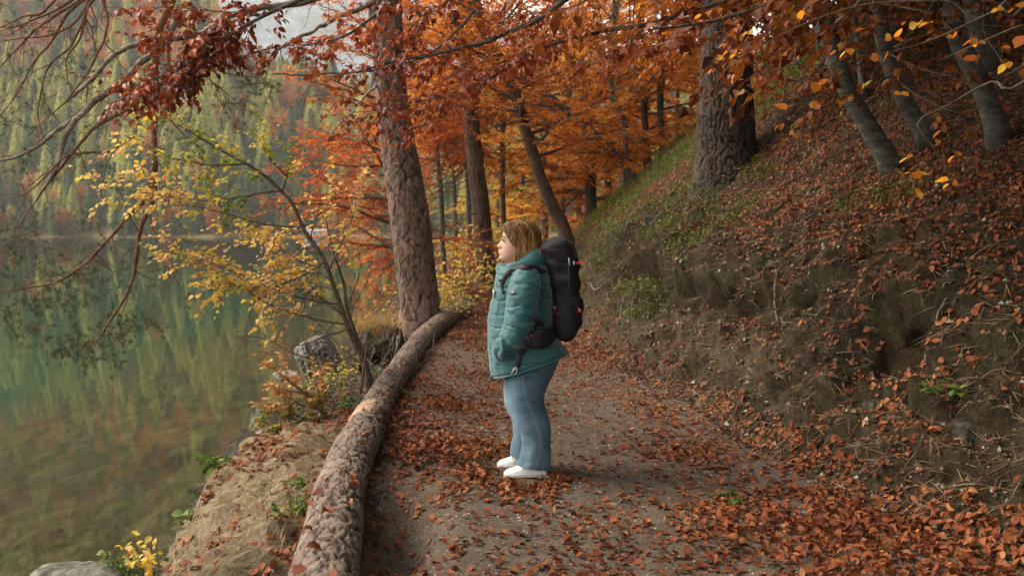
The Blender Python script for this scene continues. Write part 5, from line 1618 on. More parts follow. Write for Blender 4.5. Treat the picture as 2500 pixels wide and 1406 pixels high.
def gpt(px, py, sink=0.0):
    p = hit(px, py); p[2] = float(ground_z(np.array([p[0]]), np.array([p[1]]))[0]) - sink
    return p
rock(gpt(1003, 996, .02), (.17, .16, .12), 'fist-sized grey stone among leaves just right of the log', seed=1)
rb_ = gpt(1607, 525, .05); rock(rb_, (.52, .5, .34), 'mossy grey boulder below the roots of the great spruce', M_STONEL, 2, 'boulder', 'boulder')
rk = hitz(185, 1402, WATER + .02); rock(rk, (.60, .42, .16), 'flat grey rock at the water\'s edge in the bottom left corner', M_STONE, 3, 'boulder', 'boulder')
for k, (a_, b_, s_, lb) in enumerate(((700, 918, .34, 'pale rounded stone at the water line left of the tilted stump'), (655, 1058, .22, 'flat whitish stone at the water line under the orange seedling'), (690, 1050, .13, 'small whitish pebble beside the flat stone at the water line'), (1497, 1232, .05, 'white pebble on the bare gravel right of the woman'), (1478, 930, .06, 'small pale stone at the foot of the bank'))):
    p = hitz(a_, b_, WATER + .02) if k < 3 else gpt(a_, b_)
    rock(p, (s_ * 1.3, s_, s_ * .5), lb, M_STONEP, 10 + k)
# rock showing through the cut bank
bl = ['dark lichened rock in the hollow of the cut bank beside the rucksack', 'lichen-spotted rock at the left end of the overhang', 'jagged dark rock in the middle of the overhang', 'grey rock under the overhang near the right edge', 'pale-flecked stone in the eroded bank', 'dark rock standing out of the upper slope', 'rock ledge at the far right of the cut bank', 'small angular rock below the overhang', 'lichened outcrop under the leaf slope']
for k, (a_, b_, s_) in enumerate(((1790, 690, .20), (1880, 640, .18), (2030, 930, .14), (2330, 1010, .18), (2120, 1000, .11))):
    rock(gpt(a_, b_, s_ * .10) + np.array([s_ * .34, 0, 0]), (s_ * 1.3, s_ * 1.7, s_ * .9), bl[k], M_STONEL, 30 + k, 'rock', 'rock')

# ------------------------------------------------------------------ tilted stump and the torn root clump on the shore
sp_ = [P(812, 955, 13.9), P(800, 925, 13.9), P(780, 882, 13.85), P(764, 850, 13.82), P(756, 834, 13.8), P(753, 828, 13.8)]
stump = empty('tree_stump', tuple(P(812, 955, 13.9)), 'weathered grey tilted stump at the water\'s edge', 'stump')
rough_trunk(sp_, [.29, .28, .275, .265, .21, .09], 110, 140, (15, 15, 1.3), .045, 73, ridged=True).build('wood', M_STUMP, stump)
rc = P(925, 852, 12.6)
rz_ = float(ground_z(np.array([rc[0]]), np.array([rc[1]]))[0])
clump = empty('root_clump', (rc[0], rc[1], rz_), 'dark torn-up root clump with hanging roots left of the pine', 'root clump')
th, ph = np.meshgrid(np.linspace(.02, math.pi - .02, 50), np.arange(80) * math.pi / 40, indexing='ij')
v = np.stack([np.sin(th) * np.cos(ph), np.sin(th) * np.sin(ph), np.cos(th)], -1).reshape(-1, 3)
r = 1 + .30 * fbm(v * 1.6, 3, 83) + .22 * fbm(v * 5, 4, 84)
r = r - .55 * np.exp(-(((v[:, 0] - .25) / .45) ** 2 + ((v[:, 2] + .35) / .40) ** 2)) * (v[:, 1] < 0)      # hollow facing the path
v = v * r[:, None] * np.array([.36, .34, .30])
G = Geo(); loft(G, (v + np.array([rc[0], rc[1], rc[2] - .02])).reshape(50, 80, 3), True, True, True)
M_PEAT = bark_mat('dark_peat', (0.010, 0.008, 0.006), (0.040, 0.030, 0.020), (0.10, 0.08, 0.05), (6, 6, 6), 1.0, 0, False)
G.build('soil', M_PEAT, clump)
rng = np.random.default_rng(41)
for k in range(16):
    p0 = rc + np.array([rng.uniform(-.30, .36), rng.uniform(-.36, -.15), rng.uniform(.02, .25)])
    b = wander(rng, p0, np.array([rng.normal(0, .4), -.5, -.5]), rng.uniform(.25, .6), 9, .25, .12)
    G = Geo(); tube(G, b, np.linspace(rng.uniform(.006, .016), .002, 9), 5)
    G.build('root', M_GREYWOOD if k % 3 else M_BARKTWIG, clump)

# ------------------------------------------------------------------ fallen twigs and roots on the bank and the shore
def stick(px, r, label, seed, mat=None, lift=.012, group=None, curve=.03):
    rng = np.random.default_rng(seed)
    pts = []
    for a_, b_ in px:
        p = gpt(a_, b_); pts.append(p + np.array([0, 0, lift]))
    q = resample(np.array(pts), 22)
    nrm_ = ground_n(q[:, 0], q[:, 1])
    q[:, 2] = np.maximum(q[:, 2], ground_z(q[:, 0], q[:, 1]) + r * .6)
    q = q + curve * np.stack([fbm(q * 5 + 9 * k + seed, 2, seed + k) for k in range(3)], 1)
    G = Geo(); tube(G, q, np.linspace(r, r * .45, 22) * (1 + .2 * fbm(q * 20, 2, seed)), 7)
    for j in range(2):
        i = rng.integers(6, 18)
        b = wander(rng, q[i], unit(q[min(21, i + 2)] - q[i] + rng.normal(0, .15, 3)), rng.uniform(.08, .2), 5, .2)
        tube(G, b, np.linspace(r * .5, r * .15, 5), 5)
    o = G.build('fallen_twig', mat or M_GREYWOOD)
    return tag(o, label, 'twig', group)
for k, (px, r, lb) in enumerate((
    ([(1440, 722), (1458, 706), (1480, 692)], .022, 'pale broken root end sticking out of the bank right of the rucksack'),
    ([(1664, 728), (1672, 748), (1678, 782)], .016, 'crooked dark root hanging down the bank'),
    ([(1512, 800), (1520, 770), (1526, 748)], .012, 'thin stick standing against the foot of the mossy bank'),
    ([(1590, 552), (1625, 535), (1655, 520)], .020, 'bleached stick lying below the mossy boulder'),
    ([(2258, 782), (2300, 750), (2330, 722)], .010, 'straight pale stick on the leafy slope'),
    ([(2125, 860), (2160, 790), (2185, 740)], .007, 'long thin dark twig leaning on the eroded bank'),
    ([(1720, 560), (1790, 520), (1860, 480)], .008, 'thin twig lying up the slope beside the spruce root'),
    ([(2050, 620), (2130, 600), (2210, 580)], .008, 'twig lying level among leaves on the right slope'),
    ([(1890, 700), (1900, 730), (1915, 750)], .012, 'whitish dead root on the face of the cut bank'),
    ([(2290, 870), (2300, 930), (2310, 970)], .006, 'reddish rootlet hanging from the cut bank at right'),
    ([(1430, 655), (1455, 642), (1480, 636)], .018, 'grey stick lying just behind the rucksack'),
    ([(1700, 870), (1740, 850), (1770, 856)], .008, 'short bent twig at the foot of the bare soil'),
    ([(2400, 960), (2440, 940), (2495, 925)], .006, 'reddish thin twig on the far right bank'),
    ([(1950, 560), (1990, 530), (2040, 500)], .008, 'twig lying below the leaning grey beech'))):
    stick(px, r, lb, 400 + k, M_BARKTWIG if k in (1, 5, 6, 7, 9, 11, 12, 13) else M_GREYWOOD)
rng = np.random.default_rng(42)
for k, lb in enumerate(('forked dead twig standing at the edge of the sandy mound', 'bare grey twig in the dead brush behind the log', 'long arching dead twig above the brush behind the log', 'dead twig leaning on the log near the seedling', 'thin dead branch under the hazel stems', 'broken pale branch below the root clump', 'tangled dead branch between seedling and stump')):
    px = ([(545, 1120), (555, 1090), (560, 1062)], [(800, 1010), (850, 985), (905, 975)], [(760, 960), (820, 930), (880, 935)], [(810, 1035), (850, 1000), (870, 985)], [(850, 940), (890, 930), (930, 925)], [(905, 905), (930, 890), (965, 888)], [(760, 1000), (800, 960), (830, 915)])[k]
    Yk = (7.9, 8.9, 10.4, 8.6, 10.6, 12.0, 10.2)[k]
    pts = PP([(a_, b_, Yk) for a_, b_ in px])
    q = resample(pts, 16); q = q + .05 * np.stack([fbm(q * 4 + 9 * j, 2, 50 + j + k) for j in range(3)], 1)
    G = Geo(); tube(G, q, np.linspace(.009, .003, 16), 6)
    for j in range(5):
        i = rng.integers(3, 15)
        b = wander(rng, q[i], unit(rng.normal(0, 1, 3) + [0, 0, .4]), rng.uniform(.1, .3), 6, .25)
        tube(G, b, np.linspace(.004, .0012, 6), 5)
    tag(G.build('dead_twig', M_GREYWOOD), lb, 'twig')

# tangle of dead brush between log and water
rng = np.random.default_rng(43)
G = Geo()
for k in range(420):
    y = rng.uniform(8.6, 14.5); x = rng.uniform(ex(y) - .9, xl(y) - .15)
    p = np.array([x, y, float(ground_z(np.array([x]), np.array([y]))[0])])
    b = wander(rng, p, unit(rng.normal(0, 1, 3) * [1, 1, .5] + [0, 0, .35]), rng.uniform(.2, .75), 8, .22, .05)
    tube(G, b, np.linspace(rng.uniform(.003, .009), .0015, 8), 4, rng.uniform(.2, .9), False)
tag(G.build('dead_brush', M_GREYWOOD), kind='stuff')

# ------------------------------------------------------------------ grasses, herbs, heather
def blades(pos, h, w, rng, lean=.5, tint=(.2, .9), seg=3):
    n = len(pos)
    az = rng.uniform(0, 6.28, n)
    d = np.stack([np.cos(az), np.sin(az), 0 * az], 1) * rng.uniform(.1, lean, (n, 1))
    s = np.stack([-np.sin(az), np.cos(az), 0 * az], 1)
    hh_ = h * rng.uniform(.5, 1.2, n)
    V_, T_ = [], []
    for k in range(seg + 1):
        u = k / seg
        c = pos + np.array([0, 0, 1]) * (hh_ * (u - .25 * u * u))[:, None] + d * (hh_ * u * u * 1.3)[:, None]
        wv = w * (1 - u) ** .8 * .5 + .0006
        V_.append(c - s * wv); V_.append(c + s * wv)
    V_ = np.stack(V_, 1)
    q = []
    base = np.arange(n)[:, None] * (2 * seg + 2)
    for k in range(seg):
        q.append(np.concatenate([base + 2 * k, base + 2 * k + 1, base + 2 * k + 3, base + 2 * k + 2], 1))
    G_ = Geo()
    t0 = np.clip(rng.uniform(tint[0], tint[1], n), 0, 1)
    G_.add(V_.reshape(-1, 3), np.stack(q, 1).reshape(-1, 4), None, np.repeat(t0, 2 * seg + 2))
    return G_
def on_ground(x, y):
    return np.stack([x, y, ground_z(x, y)], 1)
def tuft(px, py, Y, n, h, label, tint, seed, name='grass_tuft', cat='grass tuft', spread=.12, w=.006, lean=.9, z=None):
    rng = np.random.default_rng(seed)
    c = P(px, py, Y)
    xy = rng.normal(0, spread, (n, 2)) + c[:2]
    p = on_ground(xy[:, 0], xy[:, 1])
    if z is not None: p[:, 2] = z
    o = blades(p, h, w, rng, lean, tint).build(name, M_GRASS)
    return tag(o, label, cat)
tuft(922, 815, 12.7, 420, .34, 'orange-tinted grass tuft growing on top of the root clump', (.75, 1.0), 501, spread=.15, z=rc[2] + .18)
tuft(690, 905, 13.6, 260, .42, 'rust-coloured grass tuft at the water beside the stump', (.8, 1.0), 502, spread=.12, w=.005)
tuft(780, 1370, 5.2, 160, .10, 'short dry grass in the gap between mound and log', (.4, .9), 506, spread=.16)
rng = np.random.default_rng(44)
# ferny green sprig by the hazel foot
def herb(px, py, Y, n, size, label, mat, tint, seed, spread=.12, up=.2, name='herb', cat='plant'):
    rng = np.random.default_rng(seed)
    c = P(px, py, Y); c[2] = float(ground_z(c[:1], c[1:2])[0])
    t = empty(name, tuple(c), label, cat)
    W = Geo(); la = [[], [], [], [], []]
    for k in range(n):
        b = wander(rng, c + np.append(rng.normal(0, spread * .4, 2), 0), unit(np.array([rng.normal(0, .6), rng.normal(0, .6), 1.0])), up * rng.uniform(.5, 1.2), 6, .2, .05)
        tube(W, b, np.linspace(.004, .0015, 6), 4, .5, False)
        for j in range(2, 6):
            for _ in range(2):
                la[0].append(b[j]); la[1].append(unit(rng.normal(0, 1, 3) * [1, 1, .5])); la[2].append(unit(np.array([0, 0, 1]) + rng.normal(0, .4, 3))); la[3].append(size * rng.uniform(.6, 1.3)); la[4].append(np.clip(rng.uniform(*tint), 0, 1))
    W.build('stem', M_BARKTWIG, t)
    la = [np.array(x) for x in la]
    o = leaf_geo(la, LEAF8, fold=.12, curl=.2, wid=1.2).build('leaves', mat, t)
    tag(o, kind='stuff')
herb(860, 985, 9.3, 26, .045, 'feathery green sprig at the foot of the hazel', M_LGREEN, (.3, .9), 511, .22, .25)
herb(355, 1285, 6.7, 8, .055, 'yellow-leaved sapling at the left edge of the sandy mound', M_LYEL, (.3, 1.0), 512, .16, .45, 'sapling')
herb(310, 1330, 6.8, 12, .05, 'green-leaved sprig left of the yellow sapling', M_LGREEN, (.5, 1), 513, .15, .32)
herb(530, 1160, 7.6, 8, .11, 'green broad-leaved plant on the rim of the mound', M_LGREEN, (.6, 1), 514, .12, .16)
herb(500, 1140, 7.9, 6, .08, 'second green plant on the rim of the mound, nearer the water', M_LGREEN, (.5, .9), 515, .1, .2)
herb(1010, 915, 11.6, 8, .05, 'small green seedling on the path among red leaves', M_LGREEN, (.4, 1), 516, .10, .06)
herb(985, 985, 9.6, 6, .04, 'tiny green herb beside the grey stone', M_LGREEN, (.4, 1), 517, .08, .06)
herb(840, 880, 12.2, 26, .05, 'yellow-green bush behind the hazel stems', M_LYEL, (.0, .55), 518, .3, .5, 'bush', 'shrub')
herb(805, 845, 13.0, 20, .05, 'yellowish bush right of the tilted stump', M_LYEL, (.1, .7), 519, .3, .5, 'bush', 'shrub')
herb(960, 905, 11.2, 14, .045, 'green undergrowth below the root clump', M_LGREEN, (.4, 1), 520, .25, .2)
herb(720, 1380, 5.3, 14, .035, 'green moss-like herb between mound and log', M_LGREEN, (.5, 1), 521, .12, .10)
herb(740, 1215, 6.2, 8, .035, 'green herb against the left side of the log', M_LGREEN, (.5, 1), 522, .10, .10)
herb(1790, 1240, 5.9, 5, .05, 'small green seedling at the foot of the right bank', M_LGREEN, (.4, .9), 523, .12, .07)
herb(2320, 960, 6.0, 5, .06, 'green leafy sprig hanging on the right bank', M_LGREEN, (.4, .9), 524, .10, .10)
for k, (a_, b_, Y_, n_, sz, sp, h_, lb, m_, tn) in enumerate(((1100, 690, 19, 60, .07, .7, 1.3, 'golden bush between the big pine and the path bend', M_LYEL, (.35, .9)), (1140, 690, 24, 60, .08, .8, 1.6, 'yellow bush just left of the dark straight trunk', M_LYEL, (.3, .85)),
                                                       (1085, 720, 17, 40, .06, .5, .9, 'low green and yellow bush behind the end of the log', M_LYEL, (.0, .6)), (940, 760, 17, 60, .06, .6, .8, 'orange bush on the shore behind the pine', M_LSHRUB, (.3, .9)),
                                                       (1250, 660, 34, 60, .09, 1.2, 2.2, 'bright yellow bush beyond the woman\'s face', M_LYEL, (.35, .9)), (1350, 610, 30, 60, .08, 1.0, 1.2, 'yellow bush at the top of the mossy slope', M_LYEL, (.3, .9)))):
    herb(a_, b_, Y_, n_, sz, lb, m_, tn, 530 + k, sp, h_, 'bush', 'shrub')

# green heath and bilberry on the left part of the bank
rng = np.random.default_rng(45)
n = 52000
y = rng.uniform(9, 34, n); d_ = rng.uniform(.3, 6.5, n); x = xr(y) + d_
m_ = smooth(.02, .28, 1.5 * fbm(np.stack([x * 1.1, y * .6, 0 * x], 1), 4, 95) + .34 * smooth(10.5, 14, y) - .06 - .5 * smooth(3.2, 5.5, d_) - .5 * (1 - smooth(9.5, 12.5, y)))
k_ = rng.uniform(0, 1, n) < m_
p = on_ground(x[k_], y[k_])
G = blades(p, .17, .011, rng, .9, (.0, .55), 2)
tag(G.build('heath_grass', M_GRASS), kind='stuff')
kk_ = rng.uniform(0, 1, len(p)) < .5
pp_ = np.repeat(p[kk_], 4, 0); n2 = len(pp_)
pp_ = pp_ + np.stack([rng.normal(0, .08, n2), rng.normal(0, .08, n2), rng.uniform(.02, .20, n2)], 1)
la = (pp_, unit(rng.normal(0, 1, (n2, 3)) * [1, 1, .4]), unit(np.array([0, 0, 1]) + rng.normal(0, .4, (n2, 3))), rng.uniform(.02, .045, n2), np.clip(rng.normal(.45, .25, n2), 0, 1))
tag(leaf_geo(la, LEAF2, fold=.1, curl=.2, wid=1.2).build('bilberry_leaves', leaf_mat('bilberry_leaf', [(0, (.045, .080, .016)), (.5, (.12, .17, .032)), (.8, (.26, .26, .045)), (1, (.45, .30, .05))], .3)), kind='stuff')
# dry needles, straw and rootlets lying on the slopes
def litter(n, xf, yf, L, mat, name, seed, w=.0035, keep=None):
    rng = np.random.default_rng(seed)
    y = yf(rng, n); x = xf(rng, y)
    if keep is not None:
        kk = rng.uniform(0, 1, n) < keep(x, y); x, y = x[kk], y[kk]
    n = len(x)
    p = on_ground(x, y); nr = ground_n(x, y)
    az = rng.normal(0, 1.1, n) + math.pi / 2
    down = unit(np.stack([nr[:, 0], nr[:, 1], -(1 - nr[:, 2] ** 2)], 1) + 1e-6)
    side = np.cross(nr, down)
    d = unit(down * np.cos(az - math.pi / 2)[:, None] + side * np.sin(az - math.pi / 2)[:, None] + nr * rng.uniform(-.02, .22, (n, 1)))
    la = (p + nr * .004, d, unit(nr + rng.normal(0, .2, (n, 3))), rng.uniform(L[0], L[1], n), np.clip(rng.normal(.5, .28, n), 0, 1))
    tm = (np.array([[-1, 0, 0], [1, 0, 0], [.7, .5, .5], [-.7, .5, .5], [0, 1, 0]], float), [[0, 1, 2, 3]], [[3, 2, 4]])
    v, q, t, ti = leaf_array(la[0], la[1], la[2], 1.0, la[4], tm)
    # real width, whatever the length
    sd = unit(np.cross(la[1], la[2])); up = np.cross(sd, la[1])
    X = tm[0][:, 0]; Yt = tm[0][:, 1]; Z = tm[0][:, 2]
    v = la[0][:, None, :] + sd[:, None, :] * (X * w)[None, :, None] + la[1][:, None, :] * (Yt[None, :] * la[3][:, None])[:, :, None] + up[:, None, :] * (Z[None, :] * la[3][:, None] * .12)[:, :, None]
    G_ = Geo(); G_.add(v.reshape(-1, 3), q, t, ti)
    return tag(G_.build(name, mat), kind='stuff')
M_STRAW = leaf_mat('dry_straw', [(0, (.025, .013, .008)), (.4, (.075, .038, .018)), (.8, (.14, .085, .042)), (1, (.27, .19, .11))], .1)
litter(42000, lambda r, y: xr(y) + r.uniform(.05, 5.0, len(y)), lambda r, n: 3.6 + 16 * r.uniform(0, 1, n) ** 1.4, (.05, .22), M_STRAW, 'bank_litter', 551, .0030)
litter(9000, lambda r, y: xl(y) + (ex(y) - .5 - xl(y)) * r.uniform(0, 1, len(y)), lambda r, n: 4 + 12 * r.uniform(0, 1, n) ** 1.2, (.05, .20), M_STRAW, 'shore_litter', 552, .0026, lambda x, y: .35 + .65 * smooth(-.1, .3, fbm(np.stack([x * 2, y * 2, 0 * x], 1), 3, 97)))
litter(5000, lambda r, y: xl(y) + (xr(y) - xl(y)) * r.uniform(0, 1, len(y)), lambda r, n: 3.8 + 10 * r.uniform(0, 1, n) ** 1.4, (.02, .08), M_STRAW, 'path_litter', 553, .0018)
# crumbs of earth, bits of bark and moss on the eroded bank
rng = np.random.default_rng(48)
n = 16000
y = 4.2 + 11 * rng.uniform(0, 1, n) ** 1.3; x = xr(y) + .02 + 3.2 * rng.uniform(0, 1, n) ** 1.2
p = on_ground(x, y); nr_ = ground_n(x, y)
s_ = .004 + .020 * rng.uniform(0, 1, n) ** 3.5
oc = unit(np.array([[1, 0, 0], [-1, 0, 0], [0, 1, 0], [0, -1, 0], [0, 0, 1], [0, 0, -1]], float))
of = np.array([[0, 2, 4], [2, 1, 4], [1, 3, 4], [3, 0, 4], [2, 0, 5], [1, 2, 5], [3, 1, 5], [0, 3, 5]])
v = p[:, None, :] + oc[None] * (s_[:, None] * rng.uniform(.5, 1.5, (n, 6)))[:, :, None] + nr_[:, None, :] * (.3 * s_)[:, None, None]
G = Geo(); G.add(v.reshape(-1, 3), None, (of[None] + (np.arange(n) * 6)[:, None, None]).reshape(-1, 3), np.repeat(rng.uniform(0, 1, n), 6))
def crumb_mat():
    t = NT('earth_crumbs')
    return t.done(t.pbr(t.ramp(t.attr(), [(0, (.012, .008, .004)), (.45, (.055, .036, .017)), (.75, (.13, .095, .048)), (.92, (.20, .18, .13)), (1, (.30, .29, .24))]), .95))
tag(G.build('earth_crumbs', crumb_mat(), None, False), kind='stuff')
n = 30000
y = 4.0 + 13 * rng.uniform(0, 1, n) ** 1.2; x = xr(y) + .1 + 3.6 * rng.uniform(0, 1, n)
k_ = rng.uniform(0, 1, n) < smooth(.02, .30, fbm(np.stack([x * 1.6, y * 1.1, 0 * x], 1), 4, 98))
tag(blades(on_ground(x[k_], y[k_]), .035, .006, rng, 1.0, (.0, .35), 2).build('moss', leaf_mat('moss', [(0, (.012, .017, .005)), (.4, (.045, .055, .014)), (1, (.11, .11, .03))], .1)), kind='stuff')
# loose grit on the path and the shore
rng = np.random.default_rng(46)
n = 9000
y = 3.8 + 10 * rng.uniform(0, 1, n) ** 1.5; x = xl(y) + (xr(y) + .1 - xl(y)) * rng.uniform(0, 1, n)
p = on_ground(x, y)
s_ = .003 + .007 * rng.uniform(0, 1, n) ** 5
oc = np.array([[1, 0, 0], [-1, 0, 0], [0, 1, 0], [0, -1, 0], [0, 0, .7], [0, 0, -.7]], float)
of = np.array([[0, 2, 4], [2, 1, 4], [1, 3, 4], [3, 0, 4]])
v = p[:, None, :] + oc[None] * (s_[:, None] * rng.uniform(.6, 1.4, (n, 6)))[:, :, None]
G = Geo(); G.add(v.reshape(-1, 3), None, (of[None] + (np.arange(n) * 6)[:, None, None]).reshape(-1, 3), np.repeat(rng.uniform(0, 1, n), 6))
def grit_mat():
    t = NT('grit')
    return t.done(t.pbr(t.ramp(t.attr(), [(0, (.09, .08, .07)), (.6, (.22, .20, .17)), (1, (.46, .44, .40))]), .9))
tag(G.build('gravel', grit_mat(), None, False), kind='stuff')

# ------------------------------------------------------------------ fallen leaves
M_FALL = leaf_mat('fallen_leaf', [(0, (.055, .016, .007)), (.3, (.125, .034, .013)), (.6, (.205, .062, .023)), (.85, (.285, .100, .040)), (1, (.34, .17, .065))], .12, .65, .12, .25)
def leaf_density(x, y):
    L, R = xl(y), xr(y)
    u = (x - L) / (R - L); d = x - R; e = L - x
    nz = fbm(np.stack([x * 1.7, y * 1.1, 0 * x], 1), 3, 101)
    nf = fbm(np.stack([x * 4.5, y * 4.5, 0 * x], 1), 3, 102)
    on_path = (u >= 0) & (u <= 1)
    left = 1 - smooth(.28, .52, u)
    right = smooth(.62, .92, u)
    a = .22 + 1.15 * left * smooth(5.4, 6.6, y) * (1 - smooth(10.5, 13, y)) + .85 * right * (1 - smooth(11, 15, y)) + .40 * (1 - smooth(5.0, 7.0, y)) + .16 * left + 1.2 * smooth(12.5, 17, y) + .25 * smooth(.3, .6, u) * (1 - smooth(6.5, 8.5, y))
    a = a * (.35 + 1.0 * smooth(-.35, .45, nz + .5 * nf))
    hole = np.exp(-(((x + .50) / .34) ** 2 + ((y - 5.5) / .75) ** 2))
    a = a * (1 - .9 * hole)
    b = np.where(d < .28, 1.15 * (.5 + .8 * smooth(-.3, .3, nz)) * (1 - smooth(12, 16, y)) + .5 * smooth(12, 16, y), 0)
    c = np.where((d >= .28) & (d < 1.35), .55 * smooth(.02, .35, nz + .5 * nf) + .06 + .12 * smooth(.9, 1.35, d), 0)
    f = np.where(d >= 1.35, .75 + .75 * smooth(-.3, .35, nz), 0) * (.40 + .60 * smooth(1.3, 2.2, d)) * (1 - .22 * smooth(12, 18, y) * (1 - smooth(3, 6, d)))
    sl = np.where(e > 0, .08 + .85 * np.exp(-((e - .22) / .16) ** 2) + .60 * smooth(.06, .4, nz + .5 * nf) * (1 - smooth(8, 10, y)) + .25 * (y > 8.5), 0)
    g_ = np.where(on_path, a, 0) + b * (d >= 0) + c + f + sl
    return np.clip(g_, 0, 1.4)
rng = np.random.default_rng(47)
n = 230000
y = 3.5 + 30 * rng.uniform(0, 1, n) ** 1.9
xlo = np.maximum(ex(y) - .25, -.62 * y); xhi = np.minimum(xr(y) + 7.5, .58 * y + .2)
x = xlo + (xhi - xlo) * rng.uniform(0, 1, n)
# even density per square metre: weight by strip width and by the spacing of the draw in y
wgt = (xhi - xlo) * ((y - 3.5) / 30 + .002) ** (1 - 1 / 1.9)
keep = rng.uniform(0, 1, n) < leaf_density(x, y) * np.clip(wgt / wgt.mean(), 0, 4.0) * 1.0
x, y = x[keep], y[keep]
feet = ((x - .06) / .20) ** 2 + ((y - 6.46) / .12) ** 2 < 1
feet |= ((x + .02) / .20) ** 2 + ((y - 6.72) / .14) ** 2 < 1
x, y = x[~feet], y[~feet]
_pz = 1250 + FPX * x / y
_vis = (_pz > -90) & (_pz < 2590) & (y > 4.15)
x, y = x[_vis], y[_vis]
# hollow under the log stays free
n = len(x)
print('fallen leaves', n)
p = on_ground(x, y); nr = ground_n(x, y)
dn = leaf_density(x, y)
pile = smooth(.7, 1.2, dn)
p = p + nr * (.006 + pile * rng.uniform(0, .035, n) + rng.uniform(0, .006, n))[:, None]
nn_ = unit(nr + rng.normal(0, 1, (n, 3)) * (.16 + .34 * pile)[:, None])
hd = unit(np.cross(nn_, rng.normal(0, 1, (n, 3))))
sz = rng.uniform(.028, .062, n) * (1 + .2 * smooth(10, 25, y))
ti = np.clip(.50 + .35 * fbm(p * 1.2, 2, 103) + rng.normal(0, .20, n), 0, 1)
# on the log itself
kl = rng.integers(10, 600, 46)
lpos = []
for k in kl:
    k = int(k * len(LPT) / 620)
    a_ = math.radians(rng.uniform(45, 135))
    lpos.append(LPT[k] + np.array([math.cos(a_), 0, math.sin(a_)]) * (LRD[k] + .012))
lpos = np.array(lpos)
p = np.vstack([p, lpos]); nn_ = np.vstack([nn_, unit(np.array([0, 0, 1]) + rng.normal(0, .4, (46, 3)))]); hd = np.vstack([hd, unit(rng.normal(0, 1, (46, 3)) * [1, 1, .1])]); sz = np.concatenate([sz, rng.uniform(.05, .08, 46)]); ti = np.concatenate([ti, rng.uniform(.2, .9, 46)])
LEAF12 = (np.array([[0, 0, 0], [0, .25, .25], [0, .5, .3], [0, .75, .25], [0, 1, -.4], [.22, .18, .7], [.33, .45, 1.0], [.24, .75, .9], [-.22, .18, .7], [-.33, .45, 1.0], [-.24, .75, .9]], float),
          [[1, 5, 6, 2], [2, 6, 7, 3], [1, 2, 9, 8], [2, 3, 10, 9]], [[0, 5, 1], [3, 7, 4], [0, 1, 8], [3, 4, 10]])
fold = rng.uniform(-.15, .50, len(p)) * rng.uniform(.2, 1, len(p)); curl = rng.uniform(-.65, .5, len(p)) * rng.uniform(.2, 1, len(p))
dist = np.linalg.norm(p - np.array([0, 0, CAMZ]), axis=1)
pxx = 1250 + FPX * p[:, 0] / p[:, 1]; pyy = 555 - FPX * (p[:, 2] - CAMZ) / p[:, 1]
inn = (pxx > 20) & (pxx < 2480) & (pyy < 1390)
order = np.argsort(-np.where(inn, sz / dist, 0))[:290]
meshes = []
for k in range(16):
    v, q, t, tt_ = leaf_array(np.zeros((1, 3)), np.array([[0, 1.0, 0]]), np.array([[0, 0, 1.0]]), 1.0, np.array([(k % 8 + .5) / 8]), LEAF12, rng.uniform(-.1, .6), rng.uniform(-.6, .5))
    v = v + .09 * np.stack([fbm(v * 2.5 + 11 * k + j, 2, 7 + j) for j in range(3)], 1)
    G = Geo(); G.add(v, q, t, tt_); meshes.append(G.mesh('fallen_leaf', M_FALL))
for i in order:
    d = unit(hd[i]); s = unit(np.cross(d, nn_[i])); u = np.cross(s, d)
    o = bpy.data.objects.new('fallen_leaf', meshes[int(rng.integers(0, 2)) * 8 + int(np.clip(ti[i] * 8, 0, 7))]); col.objects.link(o)
    c = p[i] - d * sz[i] * .5
    o.matrix_world = Matrix(((s[0], d[0], u[0], c[0]), (s[1], d[1], u[1], c[1]), (s[2], d[2], u[2], c[2]), (0, 0, 0, 1))) @ Matrix.Diagonal((sz[i], sz[i], sz[i], 1))
    tone = 'dark brown' if ti[i] < .33 else ('copper brown' if ti[i] < .66 else 'pale tan')
    if i >= n:
        place = 'resting on top of the fallen log'
    elif c[0] < xl(c[1]) - .25:
        place = 'on the sandy mound left of the log' if c[0] < xl(c[1]) - .55 else 'in the strip just left of the log'
    elif c[0] > xr(c[1]) + .05:
        place = 'in the drift at the foot of the right bank'
    elif c[0] < -.25:
        place = 'on the path close to the right side of the log'
    elif c[0] < .7:
        place = 'in the middle of the path nearest the camera' if c[1] < 5.4 else 'on the path in front of the woman\'s shoes'
    elif c[0] < 1.5:
        place = 'on the gravel right of the middle of the path'
    else:
        place = 'in the thick drift along the right edge of the path'
    tag(o, tone + ' curled leaf ' + place, 'leaf', tone + ' fallen leaves ' + place)
m = np.ones(len(p), bool); m[order] = False
G = Geo()
for far_, tm_ in ((False, LEAF12), (True, LEAF2)):           # leaves farther off than 9 m are two bent triangles each
    k_ = m & ((p[:, 1] > 9.0) == far_)
    v, q, t, tt_ = leaf_array((p - hd * sz[:, None] * .5)[k_], hd[k_], nn_[k_], sz[k_], ti[k_], tm_, fold[k_], curl[k_])
    v = v + .009 * np.stack([fbm(v * 34 + j * 9, 2, 107 + j) for j in range(3)], 1)
    G.add(v, q, t, tt_)
tag(G.build('fallen_leaves', M_FALL), kind='stuff')
# ------------------------------------------------------------------ the walker and the rucksack
from mathutils.bvhtree import BVHTree
Y0 = 6.62
PXM = Y0 / FPX

def bvh(*geos):
    v, f, k = [], [], 0
    for g_ in geos:
        vv = np.concatenate(g_.v)
        v.append(vv)
        for qq in g_.q: f += [tuple(int(i) + k for i in r) for r in qq]
        for tt in g_.t: f += [tuple(int(i) + k for i in r) for r in tt]
        k += len(vv)
    return BVHTree.FromPolygons([tuple(p) for p in np.concatenate(v)], f)

